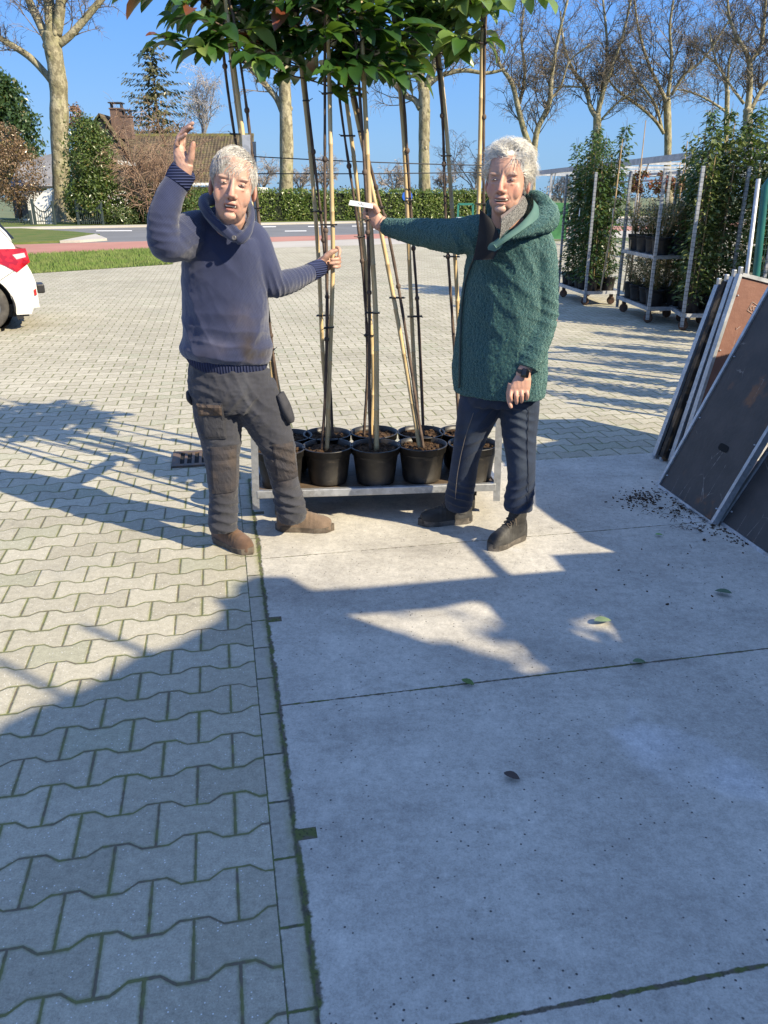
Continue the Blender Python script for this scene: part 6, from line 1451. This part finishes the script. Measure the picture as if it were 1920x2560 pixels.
# work trousers
b = MB()
seg(b, [(498, 785, 3.50, 86, .132), (496, 815, 3.50, 89, .138), (500, 845, 3.50, 90, .138), (505, 875, 3.51, 84, .12)], 28)
seg(b, [(462, 830, 3.50, 52), (470, 870, 3.50, 54), (473, 912, 3.50, 50, .10), (478, 962, 3.50, 42, .085), (481, 1013, 3.50, 35), (483, 1063, 3.51, 31), (483, 1105, 3.52, 31), (482, 1128, 3.52, 32), (484, 1144, 3.52, 29)], 24)
seg(b, [(546, 830, 3.50, 48), (556, 870, 3.51, 51), (576, 912, 3.53, 47, .095), (599, 962, 3.56, 38, .08), (610, 1013, 3.60, 32), (619, 1055, 3.63, 30), (627, 1090, 3.66, 32), (630, 1106, 3.67, 32), (631, 1118, 3.68, 29)], 24)
V, L, t = remesh(b, .0055, 7, .5); N = normals(V, L, t)
V = folds(V, N, [(D(482, 1120, 3.45), .09, (.3, 0, 1), .045, .014), (D(625, 1085, 3.6), .09, (.5, 0, 1), .045, .016), (D(480, 985, 3.42), .09, (.3, 0, 1), .05, .008), (D(600, 985, 3.5), .10, (.6, 0, 1), .05, .009),
    (D(525, 880, 3.4), .10, (1, 0, -.8), .05, .010), (D(450, 850, 3.4), .10, (.3, 0, 1), .045, .007), (D(570, 860, 3.4), .10, (.9, 0, .8), .06, .008), (D(505, 820, 3.38), .08, (1, 0, .3), .04, .006)], 2)
V = V + N * (fbm(V, 7, 6) * .003 + np.abs(fbm(V * np.array((1, 1, 1.8)), 13, 9)) * .0035)[:, None]
c = np.tile((.040, .042, .054), (len(V), 1)) * (1 + .15 * fbm(V, 4, 2))[:, None]
c = stain(V, c, [(D(488, 1035, 3.43), (.05, .1, .07)), (D(612, 1010, 3.52), (.05, .1, .09))], (.085, .062, .052), .85)
c = stain(V, c, [(D(490, 1015, 3.42), (.022, .1, .03)), (D(486, 1050, 3.42), (.02, .1, .02)), (D(630, 985, 3.52), (.02, .1, .02)), (D(450, 905, 3.40), (.04, .1, .02))], (.20, .155, .11), .55)
c = stain(V, c, [(D(455, 970, 3.42), (.02, .1, .10)), (D(530, 850, 3.37), (.02, .1, .08))], (.12, .125, .14), .4)
tr1 = mesh_from('trousers', V, L, t, M_WORK, p1, c)
def patch(name, quad, m, parent, off=(0, -.012, 0), thick=.01, nx=8, ny=6, target=None):
    a, b_, c_, d_ = [Vector(q) for q in quad]; V = []; F = []
    for sidx in (0, 1):
        for j in range(ny + 1):
            for i in range(nx + 1):
                u, v = i / nx, j / ny; p = a.lerp(b_, u).lerp(d_.lerp(c_, u), v) + Vector(off) + Vector((0, -.016 * math.sin(math.pi * u) + (thick if sidx else 0), 0)); V.append(p[:])
    if target is not None:                               # lie on the cloth: push every point onto the front of the garment
        n_ = len(V) // 2
        for i in range(n_):
            m_ = (np.abs(target[:, 0] - V[i][0]) < .011) & (np.abs(target[:, 2] - V[i][2]) < .011)
            ys_ = target[m_, 1].min() if m_.any() else V[i][1]; edge = (i % (nx + 1) in (0, nx)) or i // (nx + 1) in (0, ny)
            V[i] = (V[i][0], ys_ - thick + (thick * .6 if edge else 0), V[i][2]); V[n_ + i] = (V[i][0], ys_ + .004, V[i][2])
    n1 = (nx + 1) * (ny + 1)
    for j in range(ny):
        for i in range(nx):
            q = j * (nx + 1) + i; F += [(q, q + 1, q + nx + 2, q + nx + 1), (n1 + q, n1 + q + nx + 1, n1 + q + nx + 2, n1 + q + 1)]
    rim = [i for i in range(nx + 1)] + [(j + 1) * (nx + 1) - 1 for j in range(1, ny + 1)] + [ny * (nx + 1) + i for i in range(nx - 1, -1, -1)] + [j * (nx + 1) for j in range(ny - 1, 0, -1)]
    F += [(rim[i], n1 + rim[i], n1 + rim[(i + 1) % len(rim)], rim[(i + 1) % len(rim)]) for i in range(len(rim))]
    return MB().add(V, F).build(name, m, parent, False)
M_WORKP = vary('trouser_pocket', (.034, .035, .043), (.046, .047, .056), 20, .9, .002, 300); M_FLAP = vary('pocket_flap_cloth', (.065, .048, .040), (.09, .068, .055), 14, .9, .002, 300)
YP = 3.395
patch('knee_patch', [D(452, 968, 3.405), D(508, 966, 3.405), D(506, 1066, 3.42), D(457, 1070, 3.42)], vary('knee_cloth', (.040, .038, .045), (.080, .062, .052), 9, .92, .002, 300, thr=(.40, .75)), tr1, thick=.004, target=V, nx=12, ny=14)
patch('knee_patch', [D(588, 962, 3.45), D(630, 962, 3.45), D(640, 1040, 3.5), D(597, 1044, 3.5)], vary('knee_cloth', (.04, .04, .04), (.08, .06, .05)), tr1, thick=.004, target=V, nx=12, ny=14)
patch('pocket', [D(432, 871, YP), D(483, 868, YP), D(489, 948, YP + .01), D(441, 949, YP + .01)], M_WORKP, tr1, thick=.008, target=V, nx=12, ny=12)
patch('pocket_flap', [D(424, 872, YP), D(482, 871, YP), D(482, 897, YP), D(428, 899, YP)], M_FLAP, tr1, thick=.014, target=V, nx=12, ny=5)
pk = MB(); seg(pk, [(604, 850, 3.50, 10, .04), (617, 880, 3.50, 12, .05), (628, 905, 3.52, 9, .04), (631, 913, 3.52, 3, .03)], 14); pk.build('pocket', M_WORKP, tr1, True)
pk = MB(); seg(pk, [(408, 844, 3.48, 5, .04), (412, 858, 3.48, 8, .05), (418, 872, 3.48, 4, .03)], 14); pk.build('pocket', M_WORKP, tr1, True)
suede = lambda V: np.tile((.115, .070, .048), (len(V), 1)) * (1 + .25 * fbm(V, 14, 3))[:, None]
shoe(p1, G(464, 1166), G(545, 1198), M_SUEDE, M_SOLE, colf=suede)
suede2 = lambda V: np.tile((.155, .112, .082), (len(V), 1)) * (1 + .22 * fbm(V, 14, 5))[:, None]
shoe(p1, G(596, 1144), G(720, 1146), M_SUEDE, M_SOLE, colf=suede2)
# ================================================================== man in the green fleece coat
p2 = thing('person', 'white haired man in dark green fleece coat and jeans holding a cane and white label', 'person', G(1040, 1150))
C2 = D(1096, 392, 3.47); R2 = Matrix.Rotation(R(-21), 3, 'Z') @ Matrix.Rotation(R(1.5), 3, 'Y') @ Matrix.Rotation(R(-3), 3, 'X'); S2 = (1.06, 1.06, 1.07)
w2 = lambda v: Vector(C2) + R2 @ Vector([a * c for a, c in zip(v, S2)])
b = MB(); head_prims(b, C2, R2, S2, 'smile')
b.tube([w2((0, .02, -.04)), w2((0, .024, -.10)), D(1098, 500, 3.52), D(1092, 560, 3.56)], [(.062, .063), (.060, .062), (.072, .066), (.10, .09)], 20, True, ell=1)
seg(b, [(1085, 850, 3.60, 58, .09), (1088, 720, 3.6, 62, .10), (1092, 600, 3.58, 60, .10), (1096, 520, 3.55, 55, .08)])
seg(b, [(1040, 508, 3.56, 24), (960, 505, 3.69, 20), (880, 496, 3.85, 17), (836, 488, 3.95, 15), (822, 482, 3.965, 16)])
seg(b, [(1160, 520, 3.54, 26), (1184, 680, 3.53, 22), (1150, 765, 3.46, 17), (1133, 797, 3.43, 17), (1126, 815, 3.425, 19, .020)])
seg(b, [(1045, 850, 3.62, 34), (1010, 970, 3.68, 28), (996, 1085, 3.80, 20)]); seg(b, [(1122, 850, 3.60, 34), (1124, 1000, 3.58, 28), (1118, 1090, 3.57, 20)])
# gripping hand (back of the hand towards the camera)
def H3(x, y, dy=0): return DS(840 + x / 2.7197, 330 + y / 2.7197, 3.985 + dy)[:]
palm(b, [(H3(330, 585, -.02), H3(322, 690, -.02), .020), (H3(290, 540, -.02), H3(262, 660, -.02), .019), (H3(255, 508, -.012), H3(232, 632, -.010), .016), (H3(230, 500, -.005), H3(212, 615, -.005), .012)])
finger(b, [H3(285, 548, -.03), H3(262, 505, -.040), H3(240, 498, -.045), H3(212, 508, -.044)], .0150, .0098)
for yy, x0, sm in ((528, 196, 1.0), (553, 192, 1.0), (578, 194, .97), (602, 202, .88)):
    finger(b, [H3(236, yy - 2, -.008), H3(208, yy - 4, -.020), H3(x0, yy + 1, .000), H3(x0 + 16, yy + 4, .024), H3(x0 + 36, yy + 5, .028)], .0098 * sm, .0078 * sm)
# relaxed hand with the back to the camera
def H4(x, y, dy=0): return DS(1200 + x / 8.295, 880 + y / 8.295, 3.41 + dy)[:]
palm(b, [(H4(750, 420, .02), H4(1050, 440, .02), .019), (H4(690, 560, .004), H4(1062, 580, .01), .018), (H4(610, 720), H4(1050, 730, .008), .016), (H4(595, 850, -.002), H4(1020, 850, .008), .012)])
finger(b, [H4(965, 800, .004), H4(985, 880, -.004), H4(978, 940, .004), H4(965, 985, .016)], .0090, .0072)
finger(b, [H4(855, 800, -.002), H4(868, 900, -.012), H4(866, 985, -.004), H4(858, 1035, .012)], .0102, .0078)
finger(b, [H4(748, 800, -.002), H4(752, 910, -.014), H4(756, 1010, -.006), H4(758, 1065, .012)], .0104, .0080)
finger(b, [H4(645, 800, .0), H4(630, 920, -.012), H4(645, 990, -.006), H4(648, 1030, .010)], .0100, .0078)
finger(b, [H4(640, 640, .012), H4(595, 850, .016), H4(600, 1010, .006), H4(645, 1140, -.002)], .0125, .0088)
V, L, t = remesh(b, .0030, 3); c = np.tile(SKIN * np.array((1.02, .97, .93)), (len(V), 1))
V, c = head_finish(V, c, C2, R2, S2, 'smile', 1.25, .55)
c = handtint(V, c, H4(800, 850), .05, (.58, .30, .24), .4, 40, 3); N = normals(V, L, t)
V = folds(V, N, [(H4(820, 640), .035, (1, 0, .2), .018, .0012)], 3)
body2 = mesh_from('body', V, L, t, M_SKIN, p2, c)
face_bits(p2, C2, R2, S2, 'smile', -.001); M_H2 = hairmat('white_hair', (.60, .575, .52), (.86, .83, .76)); hair(p2, C2, R2, S2, 'fluffy', M_H2)
# coat
b = MB()
seg(b, [(1076, 850, 3.60, 106, .146), (1077, 820, 3.60, 110, .150), (1078, 780, 3.60, 110, .150), (1082, 700, 3.60, 103, .145), (1086, 630, 3.59, 95, .138), (1090, 570, 3.58, 90, .132), (1095, 525, 3.56, 85, .125), (1098, 497, 3.55, 66, .115), (1102, 474, 3.54, 44, .09)], 32, yaw=R(-38))
seg(b, [(1145, 508, 3.55, 40), (1158, 540, 3.535, 43), (1169, 600, 3.53, 37), (1174, 670, 3.52, 32), (1165, 722, 3.49, 30), (1149, 768, 3.45, 28), (1138, 796, 3.435, 27)], 24)
seg(b, [(1062, 505, 3.54, 40), (1030, 507, 3.57, 41), (990, 510, 3.63, 37), (950, 507, 3.71, 33), (900, 501, 3.81, 28), (860, 495, 3.90, 22), (832, 489, 3.955, 18)], 24)
V, L, t = remesh(b, .0055, 8, .5); N = normals(V, L, t)
V = folds(V, N, [(D(1000, 530, 3.55), .10, (1, 0, .5), .05, .012), (D(930, 520, 3.7), .09, (1, .6, .3), .05, .007), (D(1180, 680, 3.45), .09, (.3, 0, 1), .045, .009), (D(1150, 760, 3.4), .07, (.3, 0, 1), .04, .006),
    (D(1090, 620, 3.42), .16, (.8, 0, .9), .09, .009), (D(1040, 700, 3.45), .18, (1, 0, .25), .10, .008), (D(1130, 560, 3.42), .12, (1, 0, .7), .07, .010), (D(1080, 800, 3.42), .16, (1, 0, .1), .11, .008)], 4)
N = normals(V, L, t)
curl = np.array([mnoise.noise(Vector(v * 125)) + .6 * mnoise.noise(Vector(v * 230)) for v in V])
V = V + N * (curl * .0034 + fbm(V, 5, 8) * .003)[:, None]
c = np.tile((.009, .052, .058), (len(V), 1)) * (1 + .10 * fbm(V, 5, 2) + .40 * curl)[:, None]
# front zip line: a narrow groove down the coat
zx = np.array([D(1003, 560, 3.42).x, D(985, 860, 3.42).x]); zz = np.array([D(1003, 560, 3.42).z, D(985, 860, 3.42).z])
ct = mesh_from('coat', V, L, t, M_FLEECE, p2, c)
zp = MB(); pts = [D(1050, 530, 3.42), D(1030, 560, 3.425), D(1012, 620, 3.43), D(1003, 700, 3.43), D(1000, 780, 3.43), D(998, 852, 3.435)]
def on_front(p, Vc, off=.003):           # push a point onto the front surface of the coat
    m_ = (np.abs(Vc[:, 0] - p.x) < .012) & (np.abs(Vc[:, 2] - p.z) < .012); return Vector((p.x, (Vc[m_, 1].min() if m_.any() else p.y) - off, p.z))
zp.tube([on_front(q, V) for q in [Vector(s_) for s_ in spline([p[:] for p in pts], 6)]], [(.005, .004)] * 31, 8, True, ell=1); zp.build('zip', mat('dark_zip', color=(.01, .03, .03), rough=.5), ct, True)
# hood behind the neck and along the shoulder
b = MB()
roll(b, [(1060, 455, 3.66, 30, 26), (1105, 440, 3.68, 36, 30), (1150, 447, 3.64, 42, 34), (1176, 462, 3.56, 38, 34), (1176, 478, 3.49, 30, 28), (1150, 494, 3.42, 18, 18), (1120, 506, 3.385, 11, 11), (1085, 516, 3.37, 7, 8)], 20)
roll(b, [(1128, 432, 3.60, 16, 18), (1152, 424, 3.57, 14, 15), (1170, 436, 3.54, 18, 20), (1190, 465, 3.53, 14, 22)], 16)
V, L, t = remesh(b, .0055, 7); N = normals(V, L, t); V = folds(V, N, [(D(1170, 470, 3.5), .10, (1, 0, -1), .05, .008)], 5); N = normals(V, L, t)
curl = np.array([mnoise.noise(Vector(v * 125)) + .6 * mnoise.noise(Vector(v * 230)) for v in V]); V = V + N * (curl * .0042)[:, None]
hd = mesh_from('hood', V, L, t, M_FLEECE, ct, np.tile((.010, .055, .061), (len(V), 1)) * (1 + .40 * curl)[:, None])
# smooth lining of the hood and the turned-back front edge
def ribbon(name, top, bot, m, parent, thick=.006, sub=8, smooth=True, bulge=.0, rows=6):
    T = [Vector(q) for q in spline([D(*p)[:] for p in top], sub)]; B = [Vector(q) for q in spline([D(*p)[:] for p in bot], sub)]; n = len(T); V = []; F = []
    for k in (0, 1):
        for i in range(n):
            for j in range(rows + 1):
                u = j / rows; p = T[i].lerp(B[i], u) + Vector((0, -bulge * math.sin(math.pi * u) + k * thick, 0)); V.append(p[:])
    r1 = rows + 1; n1 = n * r1
    for i in range(n - 1):
        for j in range(rows):
            a = i * r1 + j; F += [(a, a + 1, a + r1 + 1, a + r1), (n1 + a, n1 + a + r1, n1 + a + r1 + 1, n1 + a + 1)]
    for i in range(n - 1):
        for j in (0, rows): a = i * r1 + j; F.append((a, a + r1, n1 + a + r1, n1 + a))
    for i in (0, n - 1):
        for j in range(rows): a = i * r1 + j; F.append((a, n1 + a, n1 + a + 1, a + 1))
    return MB().add(V, F).build(name, m, parent, smooth)
M_LIN = vary('green_lining', (.055, .125, .11), (.075, .155, .135), 8, .75, .001, 200); M_BLK = vary('black_jersey', (.010, .010, .012), (.018, .018, .020), 10, .9, .001, 300)
def m_mel():
    P = coords('Object'); n = noise(P, 330, 2, .9); return {'Base Color': mix(sstep(n, .44, .56), (.035, .035, .035), (.24, .235, .22)), 'bump': (n, .002)}
M_MEL = mat('grey_melange', m_mel, rough=.9, spec=.15)
ribbon('hood_lining', [(1152, 431, 3.50), (1150, 452, 3.43), (1125, 482, 3.385), (1092, 508, 3.355), (1066, 528, 3.36)], [(1164, 447, 3.465), (1163, 470, 3.43), (1136, 492, 3.368), (1103, 515, 3.345), (1072, 536, 3.352)], M_LIN, ct, bulge=.006)
ribbon('facing', [(1066, 508, 3.375), (1048, 524, 3.385), (1036, 545, 3.40)], [(1083, 513, 3.36), (1083, 534, 3.35), (1050, 552, 3.388)], M_LIN, ct, bulge=.004)
# inner jacket collar: black on the shaded side, grey melange on the lit side
ribbon('collar', [(1037, 452, 3.40), (1036, 478, 3.40), (1032, 515, 3.405), (1022, 562, 3.42)], [(1062, 474, 3.385), (1076, 502, 3.365), (1080, 530, 3.358), (1066, 560, 3.37)], M_BLK, ct, .012, bulge=.008)
ribbon('collar_melange', [(1134, 424, 3.455), (1120, 441, 3.41), (1100, 460, 3.378), (1084, 472, 3.362), (1083, 486, 3.352)], [(1140, 440, 3.455), (1133, 462, 3.41), (1112, 483, 3.375), (1094, 500, 3.358), (1079, 516, 3.352)], M_MEL, ct, .008, bulge=.004)
ribbon('collar_edge', [(1132, 418, 3.462), (1118, 436, 3.416), (1098, 454, 3.384), (1082, 466, 3.366)], [(1134, 425, 3.458), (1120, 442, 3.412), (1100, 461, 3.381), (1083, 473, 3.364)], mat('taupe_trim', color=(.14, .115, .115), rough=.8), ct, .008)
# watch
wt = MB(); wc = Vector(H4(905, 410, -.004)); sp = [Vector(H4(745, 395, .02)), Vector(H4(820, 400, -.004)), Vector(H4(905, 408, -.010)), Vector(H4(1000, 425, -.002)), Vector(H4(1060, 440, .022)), Vector(H4(900, 430, .045))]
wt.tube([Vector(q) for q in spline([p[:] for p in sp], 5, True)], [(.0035, .0105)] * 30, 8, False, ell=1); wst = wt.build('watch_strap', mat('watch_strap', color=(.035, .033, .036), rough=.5), p2, True)
wm_ = MB(); wm_.box(Vector(H4(938, 440, -.018)), (.034, .010, .038), Matrix.Rotation(R(12), 3, 'Y') @ Matrix.Rotation(R(-12), 3, 'X'), bev=.004); wm_.build('watch_case', mat('watch_glass', color=(.006, .006, .008), rough=.08), wst, True)
# jeans
b = MB()
seg(b, [(1084, 815, 3.60, 80, .13), (1085, 850, 3.60, 82, .135), (1084, 872, 3.60, 78, .12)], 28)
seg(b, [(1042, 850, 3.62, 46), (1036, 880, 3.63, 47, .095), (1018, 937, 3.66, 36, .08), (1006, 988, 3.69, 30), (998, 1040, 3.74, 30), (992, 1072, 3.78, 31), (991, 1092, 3.80, 29)], 24)
seg(b, [(1120, 850, 3.60, 46), (1122, 887, 3.59, 43, .09), (1122, 937, 3.58, 38, .08), (1125, 988, 3.57, 32), (1126, 1040, 3.565, 30), (1121, 1075, 3.56, 32), (1119, 1100, 3.56, 31)], 24)
V, L, t = remesh(b, .0055, 6, .5); N = normals(V, L, t)
V = folds(V, N, [(D(992, 1075, 3.7), .08, (.2, 0, 1), .038, .013), (D(1121, 1075, 3.5), .09, (-.4, 0, 1), .040, .014), (D(1125, 950, 3.5), .10, (.5, 0, 1), .045, .008), (D(1010, 960, 3.58), .10, (-.5, 0, 1), .05, .008), (D(1060, 900, 3.5), .09, (1, 0, -.6), .045, .009), (D(1130, 895, 3.5), .08, (.2, 0, 1), .035, .006)], 6)
c = np.tile((.020, .030, .055), (len(V), 1)) * (1 + .2 * fbm(V, 6, 4))[:, None]
c = stain(V, c, [(D(1128, 925, 3.48), (.035, .12, .09)), (D(1128, 1010, 3.48), (.03, .12, .08)), (D(1015, 930, 3.58), (.03, .12, .08))], (.075, .092, .115), .6)
jn = mesh_from('jeans', V, L, t, M_DENIM, p2, c)
st_ = MB(); st_.tube([on_front(Vector(q), V, .0005) for q in spline([D(1143, 880, 3.5)[:], D(1140, 960, 3.5)[:], D(1142, 1040, 3.5)[:], D(1138, 1095, 3.5)[:]], 8)], .0016, 5); st_.build('seam', mat('denim_seam', color=(.012, .016, .03), rough=.8), jn, True)
st_ = MB(); st_.tube([on_front(Vector(q), V, .0005) for q in spline([D(1022, 890, 3.55)[:], D(1004, 960, 3.55)[:], D(990, 1030, 3.6)[:], D(985, 1085, 3.65)[:]], 8)], .0014, 5); st_.build('seam', mat('seam_thread', color=(.16, .14, .12), rough=.8), jn, True)
blk = lambda V: np.tile((.035, .034, .033), (len(V), 1)) * (1 + .35 * fbm(V, 12, 3))[:, None] + .05 * np.clip(fbm(V, 5, 8), 0, 1)[:, None]
shoe(p2, G(1020, 1126), G(905, 1134), M_LEATHER, M_SOLEB, boot=True, colf=blk)
shoe(p2, G(1132, 1160), G(1056, 1190), M_LEATHER, M_SOLEB, boot=True, colf=blk)
# label between finger and cane
lb = MB(); a, b_, c_, d_ = [DS(840 + x / 2.7197, 330 + y / 2.7197, 3.925) for x, y in ((95, 462), (252, 488), (250, 520), (85, 497))]
lb.prism([a, b_, c_, d_], (.0, .0012, 0)); lo_ = lb.build('plant_label', mat('white_plastic', color=(.80, .80, .80), rough=.4)); tag(lo_, 'white plastic plant label pinched in the green coated man hand', 'plant label')
mk = MB(); dx = (b_ - a).normalized(); dz = (d_ - a).normalized()
for u, v, l, s_ in ((.40, .38, .010, .3), (.46, .55, .012, -.5), (.52, .35, .008, .9), (.57, .6, .010, .2), (.62, .42, .007, -.8)):
    q = a.lerp(b_, u).lerp(d_.lerp(c_, u), v) - Vector((0, .0006, 0)); mk.beam(q - dx * l / 2 - dz * l * s_ / 2, q + dx * l / 2 + dz * l * s_ / 2, .0008, .0010, (0, 1, 0))
mk.build('handwriting', mat('pencil', color=(.12, .13, .16), rough=.7), lo_)
